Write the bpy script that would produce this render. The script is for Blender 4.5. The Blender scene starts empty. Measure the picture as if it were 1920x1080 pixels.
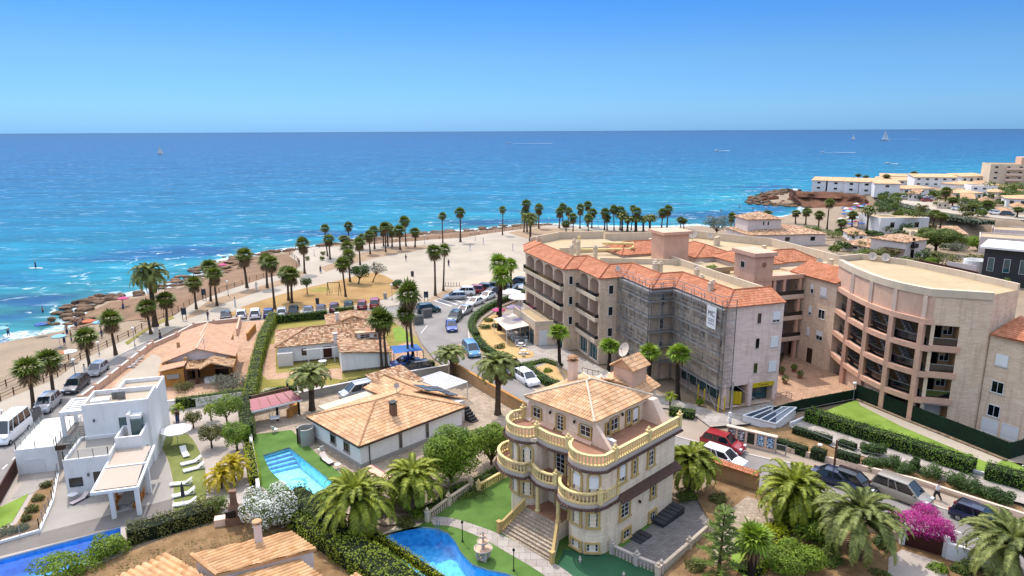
import bpy,math,random
import numpy as np
from mathutils import Vector,Matrix
SC=bpy.context.scene
COL=SC.collection
R=math.radians
PI=math.pi
# ---------------------------------------------------------------- survey: photograph pixel -> ground
FPX,HCAM=1280.0,30.0
TH=math.atan((540-245)/FPX)
_c,_s=math.cos(TH),math.sin(TH)
FW=Vector((0,_c,-_s));RT=Vector((1,0,-.0046));UPV=Vector((.0046*_c,_s,_c))
def P(x,y,z=0.0):
 d=FW+RT*((x-960)/FPX)+UPV*(-(y-540)/FPX)
 t=(z-HCAM)/d.z
 return Vector((d.x*t,d.y*t,z))
def P2(x,y,z=0.0):
 q=P(x,y,z);return(q.x,q.y)
def HT(base,top,z0=0.0):
 """height of a vertical thing standing at pixel base whose top shows at pixel row top"""
 b=P(base[0],base[1],z0)
 lo,hi=z0,29.0
 for _ in range(40):
  m=(lo+hi)/2
  if P(base[0],top,m).y>b.y:lo=m
  else:hi=m
 return lo-z0
# ---------------------------------------------------------------- scene bookkeeping
LOC={}
def T(name,label,cat,loc,group=None,rz=0):
 o=bpy.data.objects.new(name,None);COL.objects.link(o)
 loc=Vector(loc)if len(loc)==3 else Vector((loc[0],loc[1],0))
 o.location=loc;o.rotation_euler.z=rz;LOC[o.name]=loc
 o['label']=label;o['category']=cat
 if group:o['group']=group
 o.empty_display_size=.1
 return o
def tag(o,label=None,cat=None,group=None,kind=None):
 for k,v in(('label',label),('category',cat),('group',group),('kind',kind)):
  if v:o[k]=v
 return o
def kids(o):return list(o.children)
_tree={}
def tree(o):
 """the thing with its parts and sub-parts as nested lists (cached once the source is complete)"""
 return(o,[tree(c)for c in o.children])
def copy_tree(t,parent=None):
 c=t[0].copy();COL.objects.link(c)
 if parent:c.parent=parent
 for k in t[1]:copy_tree(k,c)
 return c
class Stock:
 """first use moves the source itself, later uses copy it with its parts"""
 def __init__(s,src):s.src=src;s.used=False;s.t=None
 def put(s,loc,rz=0,sc=1.0,label=None,group=None):
  if not s.used:
   s.t=tree(s.src);o=s.src;s.used=True
  else:o=copy_tree(s.t)
  o.location=loc;o.rotation_euler.z=rz
  o.scale=(sc,sc,sc)if not isinstance(sc,tuple)else sc
  if label:o['label']=label
  if group:o['group']=group
  return o
# ---------------------------------------------------------------- mesh builder
class MB:
 def __init__(s):s.v=[];s.f=[];s.m=[];s.uv={}
 def poly(s,pts,m=0,uv=None):
  n=len(s.v);s.v+=[tuple(p)for p in pts];s.f.append(tuple(range(n,n+len(pts))));s.m.append(m)
  if uv:s.uv[len(s.f)-1]=uv
 def grid(s,rows,m=0,close=False):
  n=len(s.v);w=len(rows[0])
  for r in rows:s.v+=[tuple(p)for p in r]
  for i in range(len(rows)-1):
   for j in range(w if close else w-1):
    k=(j+1)%w
    s.f.append((n+i*w+j,n+i*w+k,n+(i+1)*w+k,n+(i+1)*w+j));s.m.append(m)
 def box(s,c,size,rz=0,m=0,bottom=True):
  x,y,z=c;a,b,h=size[0]/2,size[1]/2,size[2]
  co,si=math.cos(rz),math.sin(rz)
  q=[(x+co*u-si*w,y+si*u+co*w)for u,w in((-a,-b),(a,-b),(a,b),(-a,b))]
  s.prism(q,z,z+h,m,bottom=bottom)
 def prism(s,q,z0,z1,m=0,bottom=False,top=True,mt=None):
  n=len(s.v);k=len(q)
  s.v+=[(p[0],p[1],z0)for p in q]+[(p[0],p[1],z1)for p in q]
  for i in range(k):
   j=(i+1)%k;s.f.append((n+i,n+j,n+k+j,n+k+i));s.m.append(m)
  if top:s.f.append(tuple(range(n+k,n+2*k)));s.m.append(m if mt is None else mt)
  if bottom:s.f.append(tuple(range(n+k-1,n-1,-1)));s.m.append(m)
 def bar(s,a,b,w,h=None,m=0):
  """a straight rectangular bar from a to b"""
  a,b=Vector(a),Vector(b);h=h or w
  d=(b-a).normalized()
  u=d.cross(Vector((0,0,1)))
  u=u.normalized()if u.length>1e-4 else Vector((1,0,0))
  t=u.cross(d).normalized()
  r=[]
  for p in(a,b):r.append([p+u*x*w/2+t*y*h/2 for x,y in((-1,-1),(1,-1),(1,1),(-1,1))])
  s.grid(r,m,True);s.poly(r[0][::-1],m);s.poly(r[1],m)
 def tube(s,pts,rad,n=6,m=0,cap=True):
  pts=[Vector(p)for p in pts]
  if not isinstance(rad,(list,tuple)):rad=[rad]*len(pts)
  rows=[]
  for i,p in enumerate(pts):
   d=(pts[min(i+1,len(pts)-1)]-pts[max(i-1,0)]).normalized()
   u=d.cross(Vector((0,1,0))if abs(d.y)<.9 else Vector((1,0,0))).normalized();t=d.cross(u)
   rows.append([p+(u*math.cos(2*PI*k/n)+t*math.sin(2*PI*k/n))*rad[i]for k in range(n)])
  s.grid(rows,m,True)
  if cap:s.poly(rows[0],m);s.poly(rows[-1][::-1],m)
 def lathe(s,c,prof,n=12,m=0,sx=1,sy=1,rz=0):
  rows=[]
  for r,z in prof:
   rows.append([(c[0]+r*sx*math.cos(2*PI*k/n+rz),c[1]+r*sy*math.sin(2*PI*k/n+rz),c[2]+z)for k in range(n)])
  s.grid(rows,m,True)
  if prof[-1][0]>.01:s.poly(rows[-1],m)
 def join(s,o,off=(0,0,0)):
  n=len(s.v);nf=len(s.f)
  s.v+=[(p[0]+off[0],p[1]+off[1],p[2]+off[2])for p in o.v]
  s.f+=[tuple(i+n for i in f)for f in o.f];s.m+=o.m
  for k,u in o.uv.items():s.uv[k+nf]=u
 def build(s,name,mats,parent=None,smooth=False,loc=None,local=False):
  if not isinstance(mats,(list,tuple)):mats=[mats]
  off=Vector((0,0,0))
  if parent is not None and not local:
   p=parent
   while p.parent:p=p.parent
   off=LOC[p.name]
  elif loc is not None:off=Vector(loc)
  me=bpy.data.meshes.new(name)
  vs=[(x-off.x,y-off.y,z-off.z)for x,y,z in s.v]if off.length>0 else s.v
  me.from_pydata(vs,[],s.f)
  for x in mats:me.materials.append(x)
  if len(mats)>1:me.polygons.foreach_set('material_index',s.m)
  if smooth:me.polygons.foreach_set('use_smooth',[True]*len(s.f))
  _uv(me,s.uv,off)
  me.update()
  o=bpy.data.objects.new(name,me);COL.objects.link(o)
  if parent is not None:o.parent=parent
  elif loc is not None:o.location=off;LOC[o.name]=off
  return o
def _uv(me,given,off):
 nl=len(me.loops)
 if nl==0:return
 me.update()
 co=np.empty(len(me.vertices)*3);me.vertices.foreach_get('co',co);co=co.reshape(-1,3)+np.array(off)
 vi=np.empty(nl,dtype=np.int32);me.loops.foreach_get('vertex_index',vi)
 nf=len(me.polygons)
 nr=np.empty(nf*3);me.polygons.foreach_get('normal',nr);nr=nr.reshape(-1,3)
 tot=np.empty(nf,dtype=np.int32);me.polygons.foreach_get('loop_total',tot)
 fi=np.repeat(np.arange(nf),tot)
 n=nr[fi]
 t=np.stack([-n[:,1],n[:,0],np.zeros(nl)],1);L=np.linalg.norm(t,axis=1)
 flat=L<.05
 t[flat]=(1,0,0);L[flat]=1;t/=L[:,None]
 b=np.cross(n,t)
 p=co[vi]
 uv=np.stack([(p*t).sum(1),(p*b).sum(1)],1)
 lay=me.uv_layers.new(name='UVMap')
 if given:
  st=np.empty(nf,dtype=np.int32);me.polygons.foreach_get('loop_start',st)
  for k,u in given.items():
   uv[st[k]:st[k]+len(u)]=u
 lay.data.foreach_set('uv',uv.astype(np.float32).ravel())
def ccw(q):
 a=sum(q[i][0]*q[(i+1)%len(q)][1]-q[(i+1)%len(q)][0]*q[i][1]for i in range(len(q)))
 return list(q)if a>0 else list(q)[::-1]
def clip_span(poly2,u):
 """range of v where the vertical line u crosses a convex polygon"""
 vs=[]
 for i in range(len(poly2)):
  (a,b),(c,d)=poly2[i],poly2[(i+1)%len(poly2)]
  if(a-u)*(c-u)<=0 and abs(a-c)>1e-9:vs.append(b+(d-b)*(u-a)/(c-a))
 return(min(vs),max(vs))if vs else None
def tiles(mb,pts,per=.25,amp=.05,row=.4,thick=.06,m=0,step=.025):
 """a slope of barrel tiles: ridged columns running down the slope with stepped rows"""
 pts=[Vector(p)for p in pts]
 n=Vector((0,0,0))
 for i in range(len(pts)):n+=(pts[i]-pts[0]).cross(pts[(i+1)%len(pts)]-pts[0])
 n.normalize()
 if n.z<0:n=-n
 t=Vector((0,0,1)).cross(n).normalized();b=n.cross(t)
 o=pts[0]
 q=[((p-o).dot(t),(p-o).dot(b))for p in pts]
 u0,u1=min(a for a,_ in q),max(a for a,_ in q)
 k=max(1,round((u1-u0)/per));sub=4
 us=[u0+(u1-u0)*i/(k*sub)for i in range(k*sub+1)]
 prof=(0,.72,1,.72)
 vmin=min(v for _,v in q)
 for i in range(len(us)-1):
  a,c=us[i],us[i+1]
  sa=clip_span(q,min(max(a,u0+1e-5),u1-1e-5));sb=clip_span(q,min(max(c,u0+1e-5),u1-1e-5))
  if not sa or not sb:continue
  ha,hc=amp*prof[i%sub],amp*prof[(i+1)%sub]
  lo,hi=min(sa[0],sb[0]),max(sa[1],sb[1])
  r0=int(math.floor((lo-vmin)/row))if row else 0
  r1=int(math.floor((hi-vmin-1e-6)/row))if row else 0
  ti=i//sub
  for r in range(r0,r1+1):
   va,vb=(vmin+r*row,vmin+(r+1)*row)if row else(lo,hi)
   x=[max(va,sa[0]),max(va,sb[0]),min(vb,sb[1]),min(vb,sa[1])]
   if x[3]-x[0]<1e-4 and x[2]-x[1]<1e-4:continue
   x[3]=max(x[3],x[0]);x[2]=max(x[2],x[1])
   st=[step*(1-(v-va)/max(1e-6,vb-va))if row else 0 for v in x]
   w=[o+t*uu+b*vv+n*(hh+ss+.01)for uu,vv,hh,ss in zip((a,c,c,a),x,(ha,hc,hc,ha),st)]
   mb.poly(w,m,[(ti+.01+.24*(i%sub),(vv-vmin)/(row or.4)*.998+.001)for vv in x])
 mb.poly([p-n*thick for p in pts][::-1],m)
 for i in range(len(pts)):
  p,w=pts[i],pts[(i+1)%len(pts)]
  mb.poly([p-n*thick,w-n*thick,w+n*amp*.5,p+n*amp*.5],m)
def ridge(mb,a,b,r=.11,m=0,n=6,seg=.42):
 """a run of overlapping half-round ridge tiles"""
 a,b=Vector(a),Vector(b);L=(b-a).length;k=max(1,round(L/seg))
 for i in range(k):
  p,q=a.lerp(b,i/k),a.lerp(b,(i+1.08)/k)
  mb.tube([p,q],[r,r*.86],n,m)
def wall(mb,A,B,z0,z1,ops=(),m=0,mr=None,depth=.16):
 """vertical wall A->B (outside on the right hand) with recessed openings (u0,u1,v0,v1)"""
 A,B=Vector((A[0],A[1])),Vector((B[0],B[1]));L=(B-A).length;d=(B-A)/L
 nn=Vector((d.y,-d.x));mr=m if mr is None else mr
 def pt(u,z,k=0):return(A.x+d.x*u-nn.x*k,A.y+d.y*u-nn.y*k,z)
 us=sorted({0,L}|{min(max(x,0),L)for o in ops for x in o[:2]});zs=sorted({z0,z1}|{min(max(x,z0),z1)for o in ops for x in o[2:4]})
 for i in range(len(us)-1):
  j=0
  while j<len(zs)-1:
   cu=(us[i]+us[i+1])/2
   def hole(k):return any(o[0]<cu<o[1]and o[2]<(zs[k]+zs[k+1])/2<o[3]for o in ops)
   if hole(j):j+=1;continue
   k=j
   while k+1<len(zs)-1 and not hole(k+1):k+=1
   mb.poly([pt(us[i],zs[j]),pt(us[i+1],zs[j]),pt(us[i+1],zs[k+1]),pt(us[i],zs[k+1])],m)
   j=k+1
 for o in ops:
  a,b,c,e=o[:4]
  mb.poly([pt(a,c),pt(a,c,depth),pt(a,e,depth),pt(a,e)],mr);mb.poly([pt(b,c,depth),pt(b,c),pt(b,e),pt(b,e,depth)],mr)
  mb.poly([pt(a,e),pt(a,e,depth),pt(b,e,depth),pt(b,e)],mr);mb.poly([pt(a,c,depth),pt(a,c),pt(b,c),pt(b,c,depth)],mr)
def window(root,A,B,o,kind='win',depth=.16,frame=None,glass=None,lbl=None,nx=2,nz=1,blind=0,sill=False,bw=.06,name=None):
 """frame + pane (+ roller blind, + sill) set into an opening of wall()"""
 A,B=Vector((A[0],A[1])),Vector((B[0],B[1]));d=(B-A).normalized();nn=Vector((d.y,-d.x))
 a,b,c,e=o[:4]
 def pt(u,z,k):return(A.x+d.x*u-nn.x*k,A.y+d.y*u-nn.y*k,z)
 f=MB();k=depth-.03
 def hb(u0,u1,z0,z1,k0=k,k1=depth+.02,mb=f):
  q=[(u0,k0),(u1,k0),(u1,k1),(u0,k1)]
  mb.prism([pt(u,0,kk)[:2]for u,kk in q],z0,z1,bottom=True)
 hb(a,a+bw,c,e);hb(b-bw,b,c,e);hb(a+bw,b-bw,c,c+bw);hb(a+bw,b-bw,e-bw,e)
 for i in range(1,nx):
  x=a+(b-a)*i/nx;hb(x-bw/2,x+bw/2,c+bw,e-bw,k+.004)
 for i in range(1,nz):
  z=c+(e-c)*i/nz;hb(a+bw,b-bw,z-bw*.35,z+bw*.35,k+.008)
 nm=name or('door' if kind=='door' else 'window')
 w=f.build(nm,frame or M['white_frame'],root)
 if lbl:w['label']=lbl
 g=MB();g.poly([pt(a,c,depth),pt(b,c,depth),pt(b,e,depth),pt(a,e,depth)]);g.build('pane',glass or M['glass'],w)
 if blind:
  s=MB();zb=e-(e-c)*blind
  hb(a+bw*.6,b-bw*.6,zb,e-.01,depth-.07,depth-.035,s)
  s.build('roller_blind',M['blind'],w)
 if sill:
  s=MB();hb(a-.08,b+.08,c-.07,c,-.07,depth-.03,s);s.build('sill',M['sill'],w)
 return w
# ---------------------------------------------------------------- materials
M={}
def hexl(h):
 h=h.lstrip('#');c=tuple((lambda c:c/12.92 if c<=.04045 else((c+.055)/1.055)**2.4)(int(h[i:i+2],16)/255)for i in(0,2,4))
 k=.46+.42*(.2*c[0]+.7*c[1]+.1*c[2])
 return tuple(x*k for x in c)+(1,)
class NT:
 def __init__(s,name):
  s.mat=bpy.data.materials.new(name);s.mat.use_nodes=True;s.t=s.mat.node_tree;s.N=s.t.nodes;s.L=s.t.links
  s.b=s.N['Principled BSDF'];s._pos=None
 def n(s,typ,**k):
  x=s.N.new(typ)
  for a,b in k.items():
   if a[0]=='i' and a[1:].isdigit():x.inputs[int(a[1:])].default_value=b
   elif hasattr(x,a):setattr(x,a,b)
   else:x.inputs[a.replace('_',' ')].default_value=b
  return x
 def l(s,a,b):s.L.new(a,b)
 def pos(s):
  if not s._pos:s._pos=s.N.new('ShaderNodeNewGeometry').outputs['Position']
  return s._pos
 def obj(s):return s.N.new('ShaderNodeTexCoord').outputs['Object']
 def uv(s):return s.N.new('ShaderNodeTexCoord').outputs['UV']
 def noise(s,scale,det=3,vec=None,rough=.55):
  x=s.n('ShaderNodeTexNoise',Scale=scale,Detail=det,Roughness=rough);s.l(vec or s.pos(),x.inputs['Vector']);return x.outputs['Fac']
 def ramp(s,fac,stops,interp='LINEAR'):
  r=s.N.new('ShaderNodeValToRGB');e=r.color_ramp.elements;r.color_ramp.interpolation=interp
  while len(e)<len(stops):e.new(.5)
  for x,(p,c)in zip(e,stops):x.position=p;x.color=c if len(c)==4 else tuple(c)+(1,)
  s.l(fac,r.inputs[0]);return r.outputs[0]
 def mix(s,f,a,b,typ='MIX'):
  x=s.N.new('ShaderNodeMix');x.data_type='RGBA';x.blend_type=typ
  for k,v in((0,f),(6,a),(7,b)):
   if hasattr(v,'links')or isinstance(v,bpy.types.NodeSocket):s.l(v,x.inputs[k])
   else:x.inputs[k].default_value=v
  return x.outputs[2]
 def math(s,op,a,b=0.0,clamp=False):
  x=s.N.new('ShaderNodeMath');x.operation=op;x.use_clamp=clamp
  for k,v in((0,a),(1,b)):
   if isinstance(v,bpy.types.NodeSocket):s.l(v,x.inputs[k])
   else:x.inputs[k].default_value=v
  return x.outputs[0]
 def bump(s,h,strength=.3,dist=.02):
  x=s.n('ShaderNodeBump',Strength=strength,Distance=dist);s.l(h,x.inputs['Height']);s.l(x.outputs[0],s.b.inputs['Normal'])
 def col(s,c):
  if isinstance(c,bpy.types.NodeSocket):s.l(c,s.b.inputs['Base Color'])
  else:s.b.inputs['Base Color'].default_value=c
 def set(s,**k):
  for a,v in k.items():s.b.inputs[a.replace('_',' ')].default_value=v
  return s
def sc(c,k):return tuple(min(1,x*k)for x in c[:3])+(1,)
def mat(name,c,var=.18,scale=1.5,rough=.85,fine=12,fvar=.10,bump=0.0,bs=30,metal=0,spec=.3):
 """weathered surface: broad blotches plus fine grain"""
 if isinstance(c,str):c=hexl(c)
 t=NT(name);t.set(Roughness=rough,Metallic=metal,Specular_IOR_Level=spec)
 a=t.ramp(t.noise(scale,4),[(.3,sc(c,1-var)),(.7,sc(c,1+var))])
 if fine:
  g=t.ramp(t.noise(fine,3),[(.25,(1-fvar,)*3),(.75,(1+fvar,)*3)])
  a=t.mix(1.0,a,g,'MULTIPLY')
 if '_wall' in name or name in('ivory','ledge','salmon','salmon_pale'):
  mp=t.N.new('ShaderNodeMapping');mp.inputs['Scale'].default_value=(1,1,.12);t.l(t.pos(),mp.inputs[0]);a=t.mix(1.0,a,t.ramp(t.noise(2.2,4,mp.outputs[0],.65),[(.34,(.92,.91,.89)),(.5,(1,)*3)]),'MULTIPLY')
 t.col(a)
 if bump:t.bump(t.noise(bs,4),bump)
 M[name]=t.mat;return t.mat
def flat(name,c,rough=.5,metal=0,spec=.5,**k):
 if isinstance(c,str):c=hexl(c)
 t=NT(name);t.col(c);t.set(Roughness=rough,Metallic=metal,Specular_IOR_Level=spec,**k);M[name]=t.mat;return t.mat
def tile_mat(name,cols,rough=.8,dirt=.25):
 """clay roof tiles: each tile its own tone, blotches of lichen"""
 t=NT(name);t.set(Roughness=rough,Specular_IOR_Level=.25)
 sep=t.N.new('ShaderNodeSeparateXYZ');t.l(t.uv(),sep.inputs[0])
 cb=t.N.new('ShaderNodeCombineXYZ')
 t.l(t.math('FLOOR',sep.outputs[0]),cb.inputs[0]);t.l(t.math('FLOOR',sep.outputs[1]),cb.inputs[1])
 w=t.N.new('ShaderNodeTexWhiteNoise');w.noise_dimensions='2D';t.l(cb.outputs[0],w.inputs['Vector'])
 k=len(cols)
 a=t.ramp(w.outputs['Value'],[(i/(k-1),hexl(c))for i,c in enumerate(cols)])
 d=t.ramp(t.noise(.9,5),[(.35,(1-dirt,)*3),(.6,(1.05,)*3)])
 t.col(t.mix(1.0,a,d,'MULTIPLY'));M[name]=t.mat
def brick_mat(name,c1,c2,mortar,w=.4,h=.2,msize=.012,rough=.9,bump=.3,var=.12):
 t=NT(name);t.set(Roughness=rough,Specular_IOR_Level=.25)
 b=t.n('ShaderNodeTexBrick');t.l(t.uv(),b.inputs['Vector'])
 for k,v in(('Color1',hexl(c1)),('Color2',hexl(c2)),('Mortar',hexl(mortar)),('Scale',1.0),('Mortar Size',msize),('Brick Width',w),('Row Height',h),('Bias',0.0),('Mortar Smooth',.2)):b.inputs[k].default_value=v
 d=t.ramp(t.noise(.6,5),[(.3,(1-var,)*3),(.7,(1+var*.6,)*3)])
 mp=t.N.new('ShaderNodeMapping');mp.inputs['Scale'].default_value=(1,1,.1);t.l(t.pos(),mp.inputs[0]);d=t.mix(1.0,d,t.ramp(t.noise(1.8,4,mp.outputs[0],.65),[(.34,(.84,.82,.79)),(.5,(1,)*3)]),'MULTIPLY')
 t.col(t.mix(1.0,b.outputs['Color'],d,'MULTIPLY'))
 if bump:
  x=t.n('ShaderNodeBump',Strength=bump,Distance=.02);x.invert=True;t.l(b.outputs['Fac'],x.inputs['Height']);t.l(x.outputs[0],t.b.inputs['Normal'])
 M[name]=t.mat
def leaf_mat(name,dark,light,scale=.8,trans=.25,rough=.55,extra=None):
 t=NT(name);t.set(Roughness=rough,Specular_IOR_Level=.35)
 isl=t.N.new('ShaderNodeNewGeometry').outputs['Random Per Island']
 f=t.math('ADD',t.math('MULTIPLY',t.noise(scale,3),.9),t.math('MULTIPLY',isl,.45))
 st=[(.30,sc(hexl(dark),1.05)),(.85,sc(hexl(light),1.15))]
 if extra:st.append((.97,hexl(extra)))
 c=t.ramp(f,st);t.col(c)
 tr=t.N.new('ShaderNodeBsdfTranslucent');t.l(c,tr.inputs[0])
 mx=t.N.new('ShaderNodeMixShader');mx.inputs[0].default_value=trans
 t.l(t.b.outputs[0],mx.inputs[1]);t.l(tr.outputs[0],mx.inputs[2]);t.l(mx.outputs[0],t.N['Material Output'].inputs[0])
 M[name]=t.mat
def glass_mat(name,c,rough=.06,spec=.8,var=.4):
 """window glass over an unlit room: dark, patchy, glossy"""
 if isinstance(c,str):c=hexl(c)
 t=NT(name);t.set(Roughness=rough,Specular_IOR_Level=spec)
 t.col(t.ramp(t.noise(1.1,2),[(.35,sc(c,1-var)),(.7,sc(c,1+var))]));M[name]=t.mat
mat('land','#ad987e',.16,.12,.95,3,.12,.3,6)
mat('plaza_stone','#c2b5a2',.12,.12,.9,2.5,.07)
mat('plaza_sand','#bfb29e',.12,.16,.95,3,.08,.3,5)
mat('apron','#c9b79f',.06,.3,.9,6,.06)
mat('dirt','#b79a7a',.18,.5,.95,5,.15,.4,8)
mat('shore_ground','#9c7c5e',.25,.25,.95,3,.2,.6,4)
mat('rock','#846850',.5,.35,.95,2.5,.3,.8,3)
mat('red_rock','#8a5e46',.3,.2,.95,2.5,.25,.8,3)
mat('asphalt','#a09a94',.16,.3,.9,20,.07)
mat('pavement','#b6a592',.09,.5,.9,8,.07)
brick_mat('paver','#cdbba3','#b9a68f','#a08d78',.4,.4,.02,.9,0,.15)
brick_mat('paver_white','#c6bdb2','#b8ada2','#a0958a',.8,.8,.02,.9,0,.1)
brick_mat('paver_terra','#dab494','#cca484','#b8957a',.4,.4,.02,.9,0,.15)
brick_mat('paver_grey','#a09a94','#918b86','#77716c',.4,.2,.02,.9,0,.15)
mat('gravel','#c2b5a8',.12,.4,.95,14,.2)
mat('ochre_gravel','#d9b378',.1,.6,.95,12,.12)
mat('kerb','#cfc8be',.1,1,.85)
mat('line','#e8e6e2',.08,2,.7)
mat('blue_line','#3f74c8',.08,2,.7)
def lawn_mat(name,a,b,scale=.5,fine=25):
 t=NT(name);t.set(Roughness=.95,Specular_IOR_Level=.15)
 f=t.math('ADD',t.math('MULTIPLY',t.noise(scale,4),.65),t.math('MULTIPLY',t.noise(fine,3),.35))
 t.col(t.ramp(f,[(.36,hexl(a)),(.62,hexl(b))]));t.bump(t.noise(40,3),.4);M[name]=t.mat
lawn_mat('dry_lawn','#b08a55','#c8a46c',.2,6)
lawn_mat('turf','#5c7f3a','#74994a')
lawn_mat('turf_bright','#7f9c3c','#98b450')
lawn_mat('turf_dark','#3f6f50','#4a7d5a')
lawn_mat('turf_olive','#80884a','#9aa05c')
lawn_mat('grass_mixed','#8f8a3c','#b2a25a',.3)
lawn_mat('earth','#8a6a48','#b08f66',.8,9)
mat('white_wall','#f1efec',.05,.5,.85,6,.03)
mat('white_wall_b','#e9e1d8',.05,.5,.85,6,.03)
mat('ochre_wall','#d99a4e',.09,.6,.9,8,.05)
mat('cream_wall','#e5d1b5',.08,.6,.9,8,.05)
mat('tan_wall','#d2a878',.09,.7,.9,8,.06)
mat('pink_wall','#ecc2a6',.09,.6,.9,8,.05)
mat('salmon','#ecbca0',.09,.8,.88,8,.05)
mat('salmon_pale','#f4d6be',.07,.8,.88,8,.05)
mat('terrace_cream','#cbb48e',.09,.5,.95,6,.08)
mat('grey_floor','#b3aca2',.07,.5,.9,8,.05)
mat('deck_grey','#8f8880',.1,.6,.85,10,.08)
mat('lilac_wall','#ecdad0',.06,.6,.9,8,.04)
mat('ivory','#f2d898',.08,1.2,.8,9,.05)
mat('gold_trim','#d9b878',.08,1.2,.8,9,.05)
mat('ledge','#d8c7b8',.08,1,.85)
mat('dark_tile','#6e4e42',.2,3,.7)
mat('terrace_red','#b8876a',.12,1.5,.8,8,.1)
mat('sill','#d8d2c8',.05,2,.8)
mat('stone_dry','#9a8468',.5,2.6,.95,7,.35,.9,5)
mat('concrete','#b9b3aa',.1,1,.9)
mat('dark_grey','#4a4a4c',.1,1,.6)
brick_mat('ashlar','#ffebd0','#fee4c6','#eed0b0',.9,.32,.012,.85,.25,.06)
brick_mat('brick_pale','#fde2c6','#f5d4b4','#e4c2a0',.5,.14,.012,.9,.2,.08)
brick_mat('brick_end','#ffe6d8','#fadacb','#e8c8ba',.9,.22,.012,.9,.2,.06)
brick_mat('brick_red','#9a7058','#8a604a','#a89078',.25,.08,.012)
tile_mat('tile_ochre',['#e2ae7c','#ecba8a','#f2c89c','#e6b284'])
tile_mat('tile_tan',['#b88a60','#d8ab7e','#e2bd94','#c99a6c','#a87a56'],dirt=.2)
tile_mat('tile_mix',['#b98d66','#d6a982','#e3c4a2','#c0855c','#9a7050','#dab48c'],dirt=.22)
tile_mat('tile_terra',['#d08058','#dc8e66','#e69c76','#d4865e'],dirt=.15)
tile_mat('tile_peach',['#d3a07c','#dcae8c','#d8a684'],dirt=.1)
tile_mat('tile_buff',['#d6a26e','#e5b27e','#eabb8a','#dca870'],dirt=.22)
mat('ridge_tile','#c79468',.2,3,.8)
mat('ridge_terra','#c07048',.2,3,.8)
flat('white_frame','#f0efec',.4);flat('brown_frame','#4e3527',.5);flat('dark_frame','#33302e',.5);flat('blind','#f2f0ee',.6)
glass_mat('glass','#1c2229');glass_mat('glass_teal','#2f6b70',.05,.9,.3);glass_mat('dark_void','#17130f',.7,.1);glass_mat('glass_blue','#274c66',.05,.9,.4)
flat('metal_grey','#8d8f92',.4,.6);flat('metal_dark','#2a2c2e',.45,.4);flat('galv','#b9bbbd',.4,.6);flat('white_paint','#e9e9e7',.45)
flat('yellow_paint','#e8c818',.5);flat('lamp_globe','#f1efe9',.3);flat('black_plastic','#151515',.5)
flat('red_roof','#b4555c',.55);flat('blue_sail','#2a78c8',.8);flat('canvas_white','#efece6',.85);flat('canvas_beige','#e0d0bd',.85);flat('fence_green','#0f2b1a',.9);mat('canvas_sand','#cdbba8',.04,.6,.9)
mat('fence_net','#12351f',.4,1.2,.9,7,.3);mat('wood','#7a5236',.2,3,.75);mat('wood_red','#5d3023',.2,3,.75);mat('wood_pale','#b08a62',.2,3,.75)
t=NT('panel_glass');t.set(Roughness=.05,Alpha=.28);t.col(hexl('#a8b8b4'));M['panel_glass']=t.mat
t=NT('solar');t.set(Roughness=.25);b_=t.n('ShaderNodeTexBrick');t.l(t.uv(),b_.inputs['Vector']);b_.offset=0
for k,v in(('Color1',hexl('#5a6270')),('Color2',hexl('#666e7c')),('Mortar',hexl('#9aa0a8')),('Scale',1.0),('Mortar Size',.012),('Brick Width',.5),('Row Height',.5)):b_.inputs[k].default_value=v
t.col(b_.outputs['Color']);M['solar']=t.mat
leaf_mat('fan_leaf','#46561c','#8c9c3c',.9,.3)
leaf_mat('fan_leaf_bright','#55701c','#9fbf3a',.9,.35)
leaf_mat('dead_leaf','#6a4f34','#a88a60',1.5,.15,.8)
leaf_mat('date_leaf','#3f5812','#b0b83a',.6,.22)
leaf_mat('date_leaf_grey','#42541f','#a4ac5c',.6,.3)
leaf_mat('yellow_leaf','#9a8a14','#e0c830',.8,.4)
leaf_mat('bush_bright','#3a6410','#98b434',.7,.35)
leaf_mat('bush_mid','#36521a','#86983a',.6,.3)
leaf_mat('bush_olive','#46501c','#8a8a40',.6,.25)
leaf_mat('bush_grey','#4e5a3a','#8f957a',.6,.2)
leaf_mat('bush_dark','#24401a','#5f8030',.6,.25)
leaf_mat('hedge_leaf','#35601a','#86ac34',.9,.3)
leaf_mat('hedge_lime','#55740f','#aebc34',.9,.35)
leaf_mat('lime_yellow','#8a9a12','#c8cf20',1.2,.4)
leaf_mat('white_flower','#c8ccbc','#f8f8f2',1.5,.3)
leaf_mat('magenta','#a4127a','#ee4ab4',1.2,.4)
leaf_mat('pine_leaf','#3c5820','#8aa044',.7,.2)
mat('bark','#6a4f3c',.3,4,.95,18,.2,.8,14)
mat('palm_bark','#6b5748',.3,3,.95,16,.25,.8,12)
mat('palm_bark_dark','#3f3229',.35,3,.95,16,.3,.9,10)
mat('core_shade','#1d2c10',.3,1.5,.95)
from mathutils.geometry import tessellate_polygon
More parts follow.
